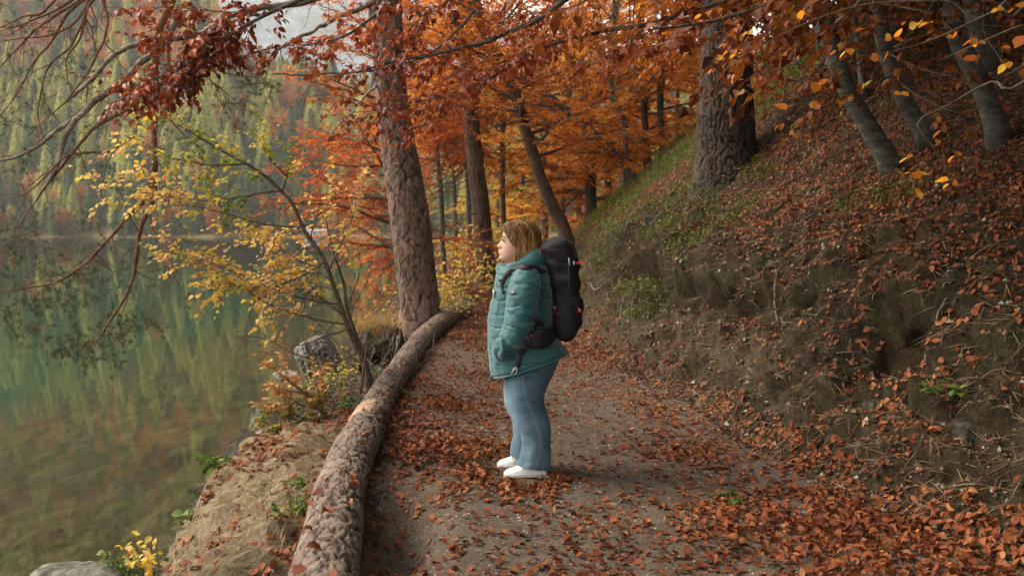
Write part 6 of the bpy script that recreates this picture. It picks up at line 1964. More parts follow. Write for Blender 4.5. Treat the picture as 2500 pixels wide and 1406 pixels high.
def surf(tree, px, py, off=0.003, Yd=Y0 - 0.2):
    d = Vector(ray(px, py)).normalized()
    loc, nor, i, dist = tree.ray_cast(Vector((0, 0, CAMZ)), d)
    if loc is None:
        return P(px, py, Yd)
    return np.array(loc - d * off)

def ring(F, B, hw, dy=0.0, n=2.2, S=96, egg=0.0):
    F = P(*F, Y0 + dy); B = P(*B, Y0 + dy)
    C = (F + B) / 2
    a = np.arange(S) * 2 * math.pi / S
    c, s = np.cos(a), np.sin(a)
    cx_ = np.sign(c) * np.abs(c) ** (2 / n)
    sx_ = np.sign(s) * np.abs(s) ** (2 / n)
    w = hw * (1 - egg * np.clip(cx_, 0, 1) ** 2)
    return C + (F - C) * cx_[:, None] + np.stack([0 * s, -w * sx_, 0 * s], -1)

def rows_interp(rows, n):
    """rows of equal-length tuples -> n smoothly interpolated rows"""
    R = np.array(rows, float)
    k = R.shape[1]
    t = np.linspace(0, len(R) - 1, n)
    ext = np.vstack([2 * R[0] - R[1], R, 2 * R[-1] - R[-2]])
    i = np.clip(np.floor(t).astype(int), 0, len(R) - 2)
    w = (t - i)[:, None]
    p0, p1, p2, p3 = ext[i], ext[i + 1], ext[i + 2], ext[i + 3]
    return 0.5 * (2 * p1 + (p2 - p0) * w + (2 * p0 - 5 * p1 + 4 * p2 - p3) * w ** 2 + (3 * p1 - p0 - 3 * p2 + p3) * w ** 3)

def ring_normals(rings):
    du = np.roll(rings, -1, 1) - np.roll(rings, 1, 1)
    dv = np.gradient(rings, axis=0)
    n = unit(np.cross(du, dv))
    c = rings.mean(1, keepdims=True)
    s = np.sign(((rings - c) * n).sum(-1, keepdims=True))
    s = np.where(s == 0, 1, s)
    return n * np.sign(s.mean())

person = empty('person', (P(1290, 1150, Y0)[0], Y0, 0.0), 'woman in teal quilted jacket and blue jeans standing side-on on the path', 'person')

# --- materials
def cloth_mat(name, c, rough=0.55, weave=420, bump=0.25, sheen=0.2, fade=None):
    t = NT(name)
    v = t.coord('Object')
    n = t.noise(v, 9, 4, 0.6)
    w = t.noise(v, weave, 2)
    cc = t.mix(t.maprange(n, 0.35, 0.7, 0, 1), tuple(x * 0.86 for x in c), tuple(min(1, x * 1.12) for x in c))
    if fade is not None:
        f = t.attr('tint')
        cc = t.mix(f, cc, fade)
    cc = t.mix(0.35, cc, t.ramp(w, [(0.3, (0.75, 0.75, 0.75)), (0.7, (1.2, 1.2, 1.2))]), 'MULTIPLY')
    return t.done(t.pbr(cc, rough, t.bump(w, bump, 0.001), 0.35, 0, sheen))

def skin_mat():
    t = NT('skin')
    v = t.coord('Object')
    n = t.noise(v, 45, 4)
    blush = t.attr('tint')
    c = t.ramp(n, [(0.3, (0.31, 0.175, 0.12)), (0.7, (0.38, 0.225, 0.16))])
    c = t.mix(t.maprange(blush, 0.5, 1.0, 0, 1), c, (0.50, 0.20, 0.155))
    return t.done(t.pbr(c, 0.5, None, 0.35, 0, None, Subsurface_Weight=0.12, Subsurface_Scale=0.01))

M_TEAL = cloth_mat('teal_nylon', (0.011, 0.074, 0.080), 0.62, 500, 0.1, 0.25)
M_TEALD = cloth_mat('teal_nylon_binding', (0.030, 0.140, 0.140), 0.5, 500, 0.1, 0.2)
M_DENIM = cloth_mat('denim', (0.030, 0.066, 0.097), 0.8, 600, 0.4, 0.1, (0.14, 0.225, 0.285))
M_DENIMS = cloth_mat('denim_seam', (0.055, 0.105, 0.145), 0.85, 600, 0.4, 0.1)
M_BLACK = cloth_mat('black_pack_cloth', (0.0035, 0.003, 0.004), 0.75, 500, 0.2, 0.0)
M_GREY = cloth_mat('dark_grey_pack_cloth', (0.009, 0.0075, 0.009), 0.75, 300, 0.3, 0.0)
M_STRAP = cloth_mat('black_webbing', (0.018, 0.017, 0.019), 0.7, 800, 0.4, 0.0)
M_RED = plain('red_cord', (0.55, 0.015, 0.02), 0.6)
M_PLAST = plain('pale_grey_plastic', (0.42, 0.42, 0.41), 0.4, 0.5)
M_DPLAST = plain('dark_plastic', (0.02, 0.02, 0.022), 0.4, 0.5)
M_SHOE = plain('white_leather', (0.78, 0.77, 0.76), 0.5, 0.4, 0, 0.04, 60)
M_SOLE = plain('white_rubber', (0.52, 0.50, 0.47), 0.6, 0.4, 0, 0.06, 60)
M_SKIN = skin_mat()
M_LIP = plain('lip', (0.42, 0.17, 0.135), 0.4, 0.4, 0, 0.03)
M_EYEW = plain('eye_white', (0.40, 0.37, 0.34), 0.35, 0.6, 0, 0.02)
M_IRIS = plain('iris', (0.03, 0.025, 0.02), 0.2, 0.6, 0, 0.02)
M_BROW = plain('brow_hair', (0.06, 0.032, 0.018), 0.8)

# --- body: head, neck and the trunk inside the clothes, one surface
hrows = [  # py, front, back, half width, egg
    (541.2, 1258, 1266, .006, 0), (543, 1249, 1278, .026, 0), (548, 1238, 1293, .048, 0), (554, 1233, 1302, .060, .02), (561, 1230.6, 1308, .067, .05),
    (570, 1228.3, 1312, .072, .08), (578, 1226.6, 1313, .0745, .10), (587, 1226.0, 1313, .0755, .12), (594, 1225.8, 1311, .0755, .12),
    (601, 1225.4, 1307, .0745, .12), (608, 1224.6, 1302, .0725, .12), (615, 1223.4, 1295, .0695, .13), (622, 1222.2, 1288, .065, .15),
    (629, 1221.8, 1282, .058, .16), (634, 1223.5, 1280, .052, .12), (638, 1228, 1281, .049, .05), (643, 1233, 1284, .050, 0), (650, 1235, 1289, .054, 0), (660, 1236, 1296, .066, 0),
    (675, 1232, 1318, .15, 0), (700, 1224, 1330, .19, 0), (760, 1216, 1330, .19, 0), (840, 1216, 1335, .20, 0)]
HN, HS = 150, 96
hr = rows_interp(hrows, HN)
prof = np.array([(541, 0), (561, 0), (570, .6), (577.5, 1.3), (583, .2), (587, 2.4), (592, 5.4), (597, 10.2), (600.5, 12.8), (603.5, 11.6), (606, 7.5), (608.2, 5.8), (611, 6.3), (613.8, 8.0), (615.8, 5.4), (618.2, 6.6), (621.5, 2.6), (624, 2.6), (629, 4.6), (633, 3.8), (637, 1.2), (641, 0), (900, 0)])
pw = np.array([(541, .05), (578, .05), (584, .02), (588, .010), (597, .0115), (602, .0135), (607, .013), (611, .018), (618, .022), (624, .026), (630, .024), (640, .03), (900, .03)])
rings = []
for py, f, b, w, eg in hr:
    rings.append(ring((f, py), (b, py), max(w, .002), 0, 2.15, HS, eg))
rings = np.array(rings)
pyv = hr[:, 0]
dyv = rings[:, :, 1] - Y0
front = np.clip((rings.mean(1, keepdims=True)[:, :, 0] - rings[:, :, 0]) / (PXM * 12), 0, 1)
prot = np.interp(pyv, prof[:, 0], prof[:, 1])[:, None] * PXM
wid = np.interp(pyv, pw[:, 0], pw[:, 1])[:, None]
rings[:, :, 0] -= front * prot * np.exp(-(dyv / wid) ** 2)
# nostril wings, sockets, cheek
g1 = np.exp(-((np.abs(dyv) - .013) / .006) ** 2) * np.exp(-((pyv[:, None] - 603.5) / 2.6) ** 2)
rings[:, :, 0] -= front * .0055 * g1
g2 = np.exp(-((np.abs(dyv) - .031) / .013) ** 2) * np.exp(-((pyv[:, None] - 588.5) / 3.8) ** 2)
rings[:, :, 0] += front * .0085 * g2
g3 = np.exp(-((np.abs(dyv) - .048) / .018) ** 2) * np.exp(-((pyv[:, None] - 606) / 9) ** 2)
rings[:, :, 0] -= front * .005 * g3
blush = 0.35 * np.ones(dyv.shape)
blush += 0.35 * np.exp(-((np.abs(dyv) - .05) / .02) ** 2 - ((pyv[:, None] - 605) / 8) ** 2) * front
blush += 0.45 * np.exp(-(dyv / .016) ** 2 - ((pyv[:, None] - 601) / 5) ** 2) * front
g = Geo()
loft(g, rings, True, True, True, blush)
# lips take their own material
fc = g.q[0]
vv = np.concatenate(g.v)
cent = vv[fc].mean(1)
rowc = np.repeat((pyv[:-1] + pyv[1:]) / 2, HS)
lipm = (np.abs(cent[:, 1] - Y0) < .0235 * (1 - ((rowc - 616) / 6.2) ** 2)) & (np.abs(rowc - 616) < 5.2) & (cent[:, 0] < rings.mean(1)[:, 0].repeat(HS)[:len(cent)] - .02)
g.qm[0] = np.where(lipm, 1, 0)
# ears
for sgn in (-1, 1):
    a = np.linspace(0, 2 * math.pi, 15)[:-1]
    e0 = P(1266, 597, Y0)
    er = []
    for k, (sc_, of) in enumerate(((1.0, 0.0), (1.06, .006), (0.92, .012), (0.6, .008), (0.1, .004))):
        er.append(np.stack([e0[0] + sc_ * .016 * np.cos(a) + .004, np.full(14, Y0 + sgn * (.0735 + of)), e0[2] + sc_ * .029 * np.sin(a)], -1))
    loft(g, np.array(er), True, False, True, 0.55)
body = g.build('body', [M_SKIN, M_LIP], person)
GB = g

# eyes and brows
for sgn in (-1, 1):
    c = P(1232.0, 588.6, Y0 + sgn * .031)
    c[1] = Y0 + sgn * .031
    g = Geo()
    th = np.linspace(0.05, math.pi - .05, 12)
    rr = .0112
    er = np.array([[[c[0] - rr * math.cos(t_), c[1] + rr * math.sin(t_) * math.cos(p_), c[2] + rr * math.sin(t_) * math.sin(p_)] for p_ in np.arange(16) * math.pi / 8] for t_ in th])
    loft(g, er, True, True, True)
    # iris: the first rings, towards where she looks
    rowi = np.repeat(np.arange(11), 16)
    g.qm[0] = np.where(rowi < 4, 1, 0)
    g.tm[0][:16] = 1
    g.build('eye', [M_EYEW, M_IRIS], person)
    g = Geo()
    lid = [P(q[0], q[1], Y0 + sgn * q[2]) for q in ((1225.0, 587.2, .024), (1226.3, 585.2, .030), (1229.0, 585.0, .037), (1232.2, 587.6, .044))]
    tube(g, resample(lid, 10), [.0012, .0018, .0022, .0024, .0024, .0024, .0024, .0022, .0018, .001], 6)
    g.build('eyelash', M_BROW, person)
    g = Geo()
    br = [P(q[0], q[1], Y0 + sgn * q[2]) for q in ((1223.6, 580.0, .018), (1224.6, 577.4, .028), (1228.0, 576.4, .042), (1233.5, 579.0, .055))]
    tube(g, resample(br, 10), [.0014, .0026, .003, .003, .003, .0028, .0025, .002, .0016, .0008], 6)
    g.build('eyebrow', M_BROW, person)

# --- hair
def hair_mat():
    t = NT('brown_blond_hair')
    v = t.coord('Object', (1, 1, .14))
    n = t.noise(v, 75, 4, 0.6, 0.3)
    f = t.attr('tint')
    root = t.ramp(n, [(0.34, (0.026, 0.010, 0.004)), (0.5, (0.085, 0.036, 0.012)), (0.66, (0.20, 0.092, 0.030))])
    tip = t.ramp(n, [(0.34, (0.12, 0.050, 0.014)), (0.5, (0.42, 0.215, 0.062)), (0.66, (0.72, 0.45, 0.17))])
    return t.done(t.pbr(t.mix(f, root, tip), 0.55, t.bump(n, 0.8, 0.004), 0.2))
M_HAIR = hair_mat()
hairrows = [  # py, hairline front px, front of the oval, back, half width
    (538.6, 1252, 1252, 1270, .012), (541, 1243, 1242, 1285, .045), (546, 1234, 1233, 1299, .068), (553, 1230, 1228, 1309, .080), (561, 1232.5, 1226, 1315, .087), (570, 1237, 1225, 1318, .091),
    (578, 1241.5, 1225, 1319, .094), (587, 1246, 1225, 1319.5, .096), (595, 1251, 1226, 1319, .098), (603, 1256, 1228, 1318, .100), (611, 1261, 1230, 1315, .101), (619, 1261, 1232, 1311, .101),
    (627, 1258, 1234, 1306, .100), (635, 1256, 1237, 1302, .098), (643, 1258, 1240, 1300, .094), (648, 1262, 1244, 1298, .088)]
NR, NS = 60, 110
hh = rows_interp(hairrows, NR)
hv, ht = [], []
for py, hl, f, b, w in hh:
    F, B = P(f, py, Y0), P(b, py, Y0)
    C = (F + B) / 2
    A = (B[0] - F[0]) / 2
    hlx = P(hl, py, Y0)[0]
    th0 = math.acos(np.clip((C[0] - hlx) / A, -1, 0.999))
    th = np.linspace(th0, 2 * math.pi - th0, NS)
    s = np.sin(th); c_ = np.cos(th)
    hv.append(np.stack([C[0] - A * c_, Y0 - w * np.sign(s) * np.abs(s) ** 0.95, np.full(NS, C[2])], -1))
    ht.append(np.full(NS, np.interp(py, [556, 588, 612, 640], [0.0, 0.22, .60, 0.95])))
hv = np.array(hv); ht = np.array(ht)
uu = np.linspace(0, 1, NS)[None, :] * np.ones((NR, 1)); rv = np.linspace(0, 1, NR)[:, None] * np.ones((1, NS))
q_ = np.stack([uu * 26 + 0.9 * np.sin(rv * 3), rv * 2.2, 0 * uu], -1).reshape(-1, 3)
grv = fbm(q_, 3, 15).reshape(NR, NS)
cc_ = hv.mean(1, keepdims=True)
out = unit((hv - cc_) * np.array([1, 1, 0.25]))
hv = hv + out * (0.015 * grv * smooth(0, .15, rv))[:, :, None]
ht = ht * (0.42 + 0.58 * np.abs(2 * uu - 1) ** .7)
ht = np.clip(ht + 0.26 * fbm(q_ * np.array([0.5, 0.6, 1]), 2, 16).reshape(NR, NS), 0, 1)
g = Geo()
loft(g, hv, False, False, False, ht)
i0 = np.arange(NS - 1)
kk = g.n
g.add(np.vstack([hv[0], hv[0].mean(0) + [0, 0, .003]]), None, np.stack([np.full(NS - 1, NS), i0 + 1, i0], 1), 0.0)
# inner side so the ends have thickness
loft(g, (hv - out * .012)[::-1], False, False, False, ht[::-1] * .7)
hair = g.build('hair', M_HAIR, person)
rng = np.random.default_rng(5)
g = Geo()
for k in range(420):
    u0 = rng.uniform(0, 1); r0 = rng.uniform(0.02, 0.55); r1 = min(1.0, r0 + rng.uniform(.3, .6))
    if u0 < .12 or u0 > .88: r1 = min(1.0, r0 + rng.uniform(.35, .7))
    n_ = 11
    rr_ = np.linspace(r0, r1, n_)
    ui = np.clip(u0 + np.cumsum(rng.normal(0, .004, n_)), 0, 1) * (NS - 1)
    ri = rr_ * (NR - 1)
    a0 = np.clip(ri.astype(int), 0, NR - 2); b0 = np.clip(ui.astype(int), 0, NS - 2)
    fa, fb = (ri - a0)[:, None], (ui - b0)[:, None]
    pt = (hv[a0, b0] * (1 - fa) + hv[a0 + 1, b0] * fa) * (1 - fb) + (hv[a0, b0 + 1] * (1 - fa) + hv[a0 + 1, b0 + 1] * fa) * fb
    o_ = out[a0, b0]
    lift = np.linspace(0, 1, n_) * (1 - np.linspace(0, 1, n_)) * 4
    pt = pt + o_ * (rng.uniform(.0005, .004) * lift + (rng.uniform(0, .010) if r1 > .95 else .001) * np.linspace(0, 1, n_) ** 3)[:, None]
    tube(g, pt, np.linspace(.0016, .0007, n_) * rng.uniform(.8, 1.5), 4, np.clip(ht[a0, b0] + rng.normal(0, .25), 0, 1), False)
tag(g.build('hair_strands', M_HAIR, hair), kind='stuff')

# --- jacket
jrows = [  # Fx, Fy, Bx, By, half width
    (1198, 921, 1386, 862, .262), (1196, 908, 1382, 850, .268), (1193, 880, 1372, 838, .266), (1191, 845, 1360, 815, .258), (1190, 815, 1353, 795, .252), (1190.5, 790, 1350, 775, .248),
    (1194, 755, 1349, 745, .243), (1200, 728, 1348, 720, .238), (1206, 705, 1347, 700, .232), (1209, 688, 1345, 682, .222), (1210.5, 674, 1341, 668, .205), (1211.5, 664, 1336, 656, .180),
    (1212.5, 656, 1330, 647, .145), (1213, 649, 1322, 640, .112)]
JN, JS = 210, 144
jr = rows_interp(jrows, JN)
rings = np.array([ring((a_, b_), (c_, d_), w_ * (1 - .17 * math.exp(-((b_ - 745) / 62) ** 2)), 0, 2.25, JS) for a_, b_, c_, d_, w_ in jr])
nrm = ring_normals(rings)
z = rings[:, :, 2]
tt = np.linspace(0, 1, JN)[:, None] * np.ones((1, JS))
aa = np.arange(JS)[None, :] / JS * np.ones((JN, 1))
pp = rings.reshape(-1, 3)
wr = fbm(pp * np.array([10, 10, 16]) + 3, 3, 25).reshape(JN, JS)
# horizontal baffles with slightly slanting seams
zz = z + 0.010 * np.sin(aa * 2 * math.pi * 2) + 0.012 * fbm(pp * 5, 2, 27).reshape(JN, JS)
ph = (zz / 0.082) % 1.0
puff = np.abs(np.sin(math.pi * ph)) ** 0.22
low = smooth(0.30, 0.12, tt)                         # the skirt below is quilted in diagonals
ph2 = ((zz * 0.8 + rings[:, :, 0] * 0.9) / 0.13) % 1.0
puff2 = np.abs(np.sin(math.pi * ph2)) ** 0.25
dsm = np.minimum(ph, 1 - ph) * 0.082
dsm2 = np.minimum(ph2, 1 - ph2) * 0.13
wr2 = fbm(pp * np.array([16, 16, 30]) + 9, 3, 28).reshape(JN, JS)
disp_ = 0.0035 * (puff - 0.7) - 0.0052 * np.exp(-(dsm / 0.005) ** 2) * (1 - .5 * low) - low * 0.006 * np.exp(-(dsm2 / 0.006) ** 2) + 0.009 * wr + 0.005 * wr2 * np.exp(-(dsm / .02) ** 2)
hemb = np.exp(-((tt - 0.012) / 0.010) ** 2)
disp_ += 0.007 * hemb - 0.010 * np.exp(-((tt - 0.040) / 0.007) ** 2)
# zip placket at the front
frontd = np.minimum(aa, 1 - aa)
disp_ -= 0.006 * np.exp(-((frontd - 0.075) / 0.006) ** 2)
rings = rings + nrm * disp_[:, :, None]
GJ = Geo()
loft(GJ, rings, True, False, False)
# inner face so the hem has depth
loft(GJ, (rings - nrm * 0.012)[::-1][-40:], True)
jacket = GJ.build('jacket', M_TEAL, person)

def sleeve(sgn, name='sleeve'):
    path = [(1291, 664, -.150), (1287, 676, -.192), (1281, 700, -.228), (1275, 735, -.250), (1270, 770, -.268), (1264, 800, -.275), (1254, 823, -.272), (1240, 842, -.255), (1226, 855, -.225), (1216, 862, -.19)]
    rad = [.052, .086, .104, .106, .102, .097, .090, .080, .068, .05]
    pts = np.array([P(a_, b_, Y0 + (c_ if sgn < 0 else -c_)) for a_, b_, c_ in path])
    n_ = 130
    pts, rad = resample(pts, n_, rad)
    t_, N_, B_ = frames(pts)
    S = 72
    a = np.arange(S) * 2 * math.pi / S
    dirs = N_[:, None, :] * np.cos(a)[None, :, None] + B_[:, None, :] * np.sin(a)[None, :, None]
    u = np.linspace(0, 1, n_)[:, None] * np.ones((1, S))
    pos = pts[:, None, :] + dirs * rad[:, None, None]
    q = pos.reshape(-1, 3)
    # gathered folds: mostly round the elbow and above the cuff
    s_ = u * 1.0
    wob_ = fbm(q * 9, 2, 35).reshape(n_, S)
    fold = np.sin((s_ * 48 + wob_ * 4.0 + 1.2 * np.cos(a)[None, :] * 1.0)) 
    fold = np.sign(fold) * np.abs(fold) ** 0.7
    fmask = smooth(.42, .6, u) * (1 - .3 * smooth(.95, 1, u))
    baff = np.abs(np.sin(math.pi * ((u * 0.66 + .03 * wob_) / 0.135))) ** 0.22
    inn = fbm(q * np.array([14, 14, 22]), 3, 37).reshape(n_, S)
    bs_ = ((u * 0.66 + .03 * wob_) / 0.135) % 1.0
    dd = 0.0035 * (baff - .7) - 0.0055 * np.exp(-(np.minimum(bs_, 1 - bs_) * .135 / .006) ** 2) + 0.005 * fbm(q * np.array([26, 26, 40]), 2, 34).reshape(n_, S) + 0.0150 * fmask * fold * smooth(-.5, .3, fbm(q * 6, 2, 39).reshape(n_, S)) + 0.006 * inn
    pos = pos + dirs * dd[:, :, None]
    G = Geo()
    loft(G, pos, True, True, True)
    G.build(name, M_TEAL, jacket)
    return G
GS = sleeve(-1)
sleeve(1)

# collar and hood
def sheet_from_px(rows, dyf, n_u, n_v):
    pass
g = Geo()
crows = [(1211, 664, 1318, 652, .098), (1211, 655, 1314, 645, .094), (1212, 647, 1308, 640, .090), (1215, 643.5, 1303, 640, .084), (1221, 646, 1296, 645, .074), (1226, 654, 1290, 652, .066)]
cr_ = rows_interp(crows, 26)
rr = np.array([ring((a_, b_), (c_, d_), w_, 0, 2.1, 72) for a_, b_, c_, d_, w_ in cr_])
zz = rr.reshape(-1, 3)
rr = rr + ring_normals(rr) * (0.005 * fbm(zz * 22, 3, 44)).reshape(26, 72)[:, :, None]
loft(g, rr)
GC = g
g.build('collar', M_TEAL, jacket)
# hood lying on the back of the neck: an arc of cloth from side to side
g = Geo()
hood_sec = []
for k in range(41):
    u = k / 40.0
    ang = math.pi * u                         # near side -> back -> far side
    side = math.cos(ang)                      # 1 near, -1 far
    back = math.sin(ang)
    f0 = np.array([1236, 656]); f1 = np.array([1311, 624])
    cxp = 1236 + (1310 - 1236) * back ** 0.8
    cyp = 657 + (632 - 657) * back ** 0.9
    dy = -side * (.088 + .035 * back)
    rx = 10 + 20 * back ** 1.3
    rz = 10.5 + 22 * back ** 1.2
    c0 = P(cxp, cyp, Y0 + dy)
    a = np.arange(20) * 2 * math.pi / 20
    # section in the plane spanned by the outward direction and up
    outd = np.array([back, -side, 0.0]); outd /= np.linalg.norm(outd)
    tilt = 0.55 * back
    e1 = outd * math.cos(tilt) + np.array([0, 0, -1]) * math.sin(tilt)
    e2 = np.array([0, 0, 1]) * math.cos(tilt) + outd * math.sin(tilt)
    hood_sec.append(c0 + (np.cos(a)[:, None] * e1 * rx + np.sin(a)[:, None] * e2 * rz) * PXM)
hs = np.array(hood_sec)
nn_ = ring_normals(hs)
hs = hs + nn_ * (0.010 * fbm(hs.reshape(-1, 3) * np.array([13, 13, 13]), 3, 47)).reshape(41, 20)[:, :, None]
loft(g, hs, True, True, True)
GH = g
g.build('hood', M_TEAL, jacket)

TJ = bvh(GJ, GS, GC, GH)
def on(tree, lst, off=.004, n=None):
    return resample(np.array([surf(tree, a_, b_, off) for a_, b_ in lst]), n or len(lst) * 4)

def strap(g, pts, w, th, up=None, m=0, tint=.5):
    """a flat band along pts; w across, th thick; faces the camera side"""
    pts = np.asarray(pts)
    t_ = unit(np.gradient(pts, axis=0))
    view = unit(pts - np.array([0, 0, CAMZ]))
    across = unit(np.cross(t_, view))
    nrm_ = unit(np.cross(across, t_))
    w = np.broadcast_to(np.asarray(w, float), (len(pts),))[:, None]
    r = np.stack([pts + across * w / 2 + nrm_ * th / 2, pts - across * w / 2 + nrm_ * th / 2, pts - across * w / 2 - nrm_ * th / 2, pts + across * w / 2 - nrm_ * th / 2], 1)
    loft(g, r, True, True, True, tint, m)

# seams, zip, hem binding, sleeve patch, pocket zip
g = Geo()
strap(g, on(TJ, [(1233, 667), (1226, 700), (1214, 760), (1207, 820), (1206, 862)], .001), .004, .003)
g.build('placket_seam', M_TEALD, jacket)
g = Geo()
strap(g, on(TJ, [(1301, 660), (1310, 690), (1317, 720), (1313, 745)], .001), .004, .003)
g.build('armhole_seam', M_TEALD, jacket)
g = Geo()
strap(g, on(TJ, [(1226.5, 866), (1224.8, 872), (1223.6, 879)], .004, 6), .006, .004)
g.build('zip_pull', M_TEALD, jacket)
g = Geo()
strap(g, on(TJ, [(1199, 917), (1198.5, 924)], .002, 4), .012, .012)
g.build('zip_end', M_DPLAST, jacket)
g = Geo()
strap(g, on(TJ, [(1242.0, 716.2), (1250.5, 715.8), (1259.0, 715.4)], .004, 8), .022, .003)
pt_ = g.build('sleeve_patch', M_DPLAST, jacket)
g = Geo()
for k in range(7):
    strap(g, on(TJ, [(1246.3 + k * 1.25, 715.7), (1247.2 + k * 1.25, 715.7)], .0065, 3), .0035, .001)
g.build('patch_lettering', plain('patch_thread', (0.30, 0.17, 0.17), 0.7), pt_)

# --- jeans
def leg(rows, dy, name, S=72, n=150, seed=0):
    R = rows_interp(rows, n)
    rg = np.array([ring((a_, b_), (c_, d_), w_, dy, 2.15, S) for a_, b_, c_, d_, w_ in R])
    nm = ring_normals(rg)
    q = rg.reshape(-1, 3)
    u = np.linspace(0, 1, n)[:, None] * np.ones((1, S))
    w1 = fbm(q * np.array([5, 5, 9]), 3, 55 + seed).reshape(n, S)
    drape = np.sin(np.arange(S)[None, :] / S * 2 * math.pi * 5 + 2.0 * w1 + seed) * smooth(.55, 1, u)
    kneef = np.sin(u * 60 + 3 * w1) * np.exp(-((u - .55) / .10) ** 2)
    rg = rg + nm * (0.009 * w1 + 0.005 * drape  + 0.005 * fbm(q * np.array([14, 14, 20]), 3, 58 + seed).reshape(n, S))[:, :, None]
    cc_ = np.cos(np.arange(S) / S * 2 * math.pi)[None, :] * np.ones((n, 1))
    fade = np.clip(0.22 + 0.65 * np.exp(-((cc_ - .75) / .45) ** 2) * np.exp(-((u - .33) / .30) ** 2) + 0.30 * w1, 0, 1) * 0.9
    G = Geo()
    loft(G, rg, True, True, False, fade)
    loft(G, (rg - nm * 0.006)[::-1][:40], True, False, False, fade[::-1][:40])
    return G
near_rows = [(1236, 868, 1362, 862, .13), (1232, 905, 1363, 886, .145), (1232, 935, 1345, 925, .150), (1236, 958, 1333, 950, .14), (1241, 985, 1330, 978, .125), (1248, 1008, 1335, 1003, .115), (1260, 1035, 1342, 1030, .110),
             (1270, 1062, 1344, 1062, .108), (1273, 1090, 1344, 1092, .112), (1269, 1113, 1344, 1118, .118), (1264, 1131, 1343, 1142, .122)]
far_rows = [(1232, 868, 1350, 862, .16), (1231, 905, 1350, 886, .16), (1231, 940, 1335, 930, .15), (1231, 965, 1322, 955, .135), (1236, 992, 1318, 985, .12), (1246, 1014, 1318, 1008, .11), (1253, 1040, 1318, 1036, .105),
            (1253, 1066, 1316, 1066, .105), (1249, 1092, 1314, 1094, .11), (1247, 1111, 1312, 1122, .115)]
GJ1 = leg(near_rows, -.085, 'trouser_leg')
GJ2 = leg(far_rows, .13, 'trouser_leg', seed=2)
jeans = GJ1.build('jeans', M_DENIM, person)
GJ2.build('trouser_leg', M_DENIM, jeans)
TL = bvh(GJ1)
g = Geo()
strap(g, on(TL, [(1277, 912), (1280, 935), (1285, 965), (1294, 995), (1306, 1022), (1316, 1050), (1322, 1078), (1322, 1105), (1314, 1128), (1311, 1144)], .001, 40), .010, .003)
g.build('side_seam', M_DENIMS, jeans)
for off_ in (-2.6, 2.6):
    g = Geo()
    strap(g, on(TL, [(1277 + off_, 912), (1280 + off_, 935), (1285 + off_, 965), (1294 + off_, 995), (1306 + off_, 1022), (1316 + off_, 1050), (1322 + off_, 1078), (1322 + off_, 1105), (1315 + off_, 1128), (1311 + off_, 1142)], .002, 40), .0022, .003)
    g.build('stitching', cloth_mat('pale_stitching', (0.26, 0.30, 0.32), .8), jeans)
g = Geo()
strap(g, on(TL, [(1329, 890), (1330, 902), (1341, 905), (1352, 900)], .001, 16), .004, .003)
g.build('back_pocket', M_DENIMS, jeans)

# --- shoes
def shoe(toe, heel, gz, dy, w=.048):
    yb = Y0 + dy
    tx, hx = P(toe, 1150, yb)[0], P(heel, 1150, yb)[0]
    L = hx - tx
    us = np.linspace(0, 1, 46)
    hw = np.interp(us, [0, .03, .10, .25, .40, .6, .8, .95, 1], [.10, .42, .74, .98, 1.0, .82, .76, .66, .30]) * w
    top = np.interp(us, [0, .03, .10, .2, .33, .45, .55, .7, .9, 1], [.022, .040, .052, .060, .074, .095, .108, .110, .105, .085])
    A, B = Geo(), Geo()
    S = 40
    a = np.arange(S) * 2 * math.pi / S
    up, so = [], []
    for u, h_, t_ in zip(us, hw, top):
        x = tx + L * (u * .985 + .008)
        c, s = np.cos(a), np.sin(a)
        zc = .026
        zz_ = np.where(s > 0, zc + (t_ - zc) * np.abs(s) ** .85, zc - .010 * np.abs(s) ** .5)
        crease = .0018 * math.sin(u * 75) * math.exp(-((u - .30) / .07) ** 2)
        up.append(np.stack([np.full(S, x), yb + h_ * .97 * np.sign(c) * np.abs(c) ** (.8), gz + zz_ + crease * (s > 0.2)], -1))
        so.append(np.stack([np.full(S, tx + L * u), yb + h_ * 1.05 * np.sign(c) * np.abs(c) ** .6, gz + .0145 + np.sign(s) * .0145 * np.abs(s) ** .3], -1))
    loft(A, np.array(up), True, True, True)
    loft(B, np.array(so), True, True, True)
    o = A.build('shoe', M_SHOE, person)
    B.build('sole', M_SOLE, o)
    tr_ = bvh(A)
    for k in range(4):
        lg = Geo()
        u = .36 + k * .055
        x = tx + L * u
        t_ = np.interp(u, [.33, .45, .55], [.074, .095, .108])
        h_ = np.interp(u, [.25, .40, .6], [.98, 1.0, .82]) * w
        an = np.linspace(math.radians(40), math.radians(140), 9)
        pts = np.stack([np.full(9, x), yb + h_ * .97 * np.sign(np.cos(an)) * np.abs(np.cos(an)) ** .8, gz + .026 + (t_ - .026) * np.sin(an) ** .85 + .002], -1)
        tube(lg, pts, .0032, 6)
        lg.build('lace', M_SHOE, o)
    return A, B
NFY = -.12
shoe(1229.5, 1336, H(P(1285, 1155, Y0 + NFY)[0], Y0 + NFY) + .004, NFY)
shoe(1213.5, 1313, H(P(1262, 1155, Y0 + .15)[0], Y0 + .15) + .004, .15)

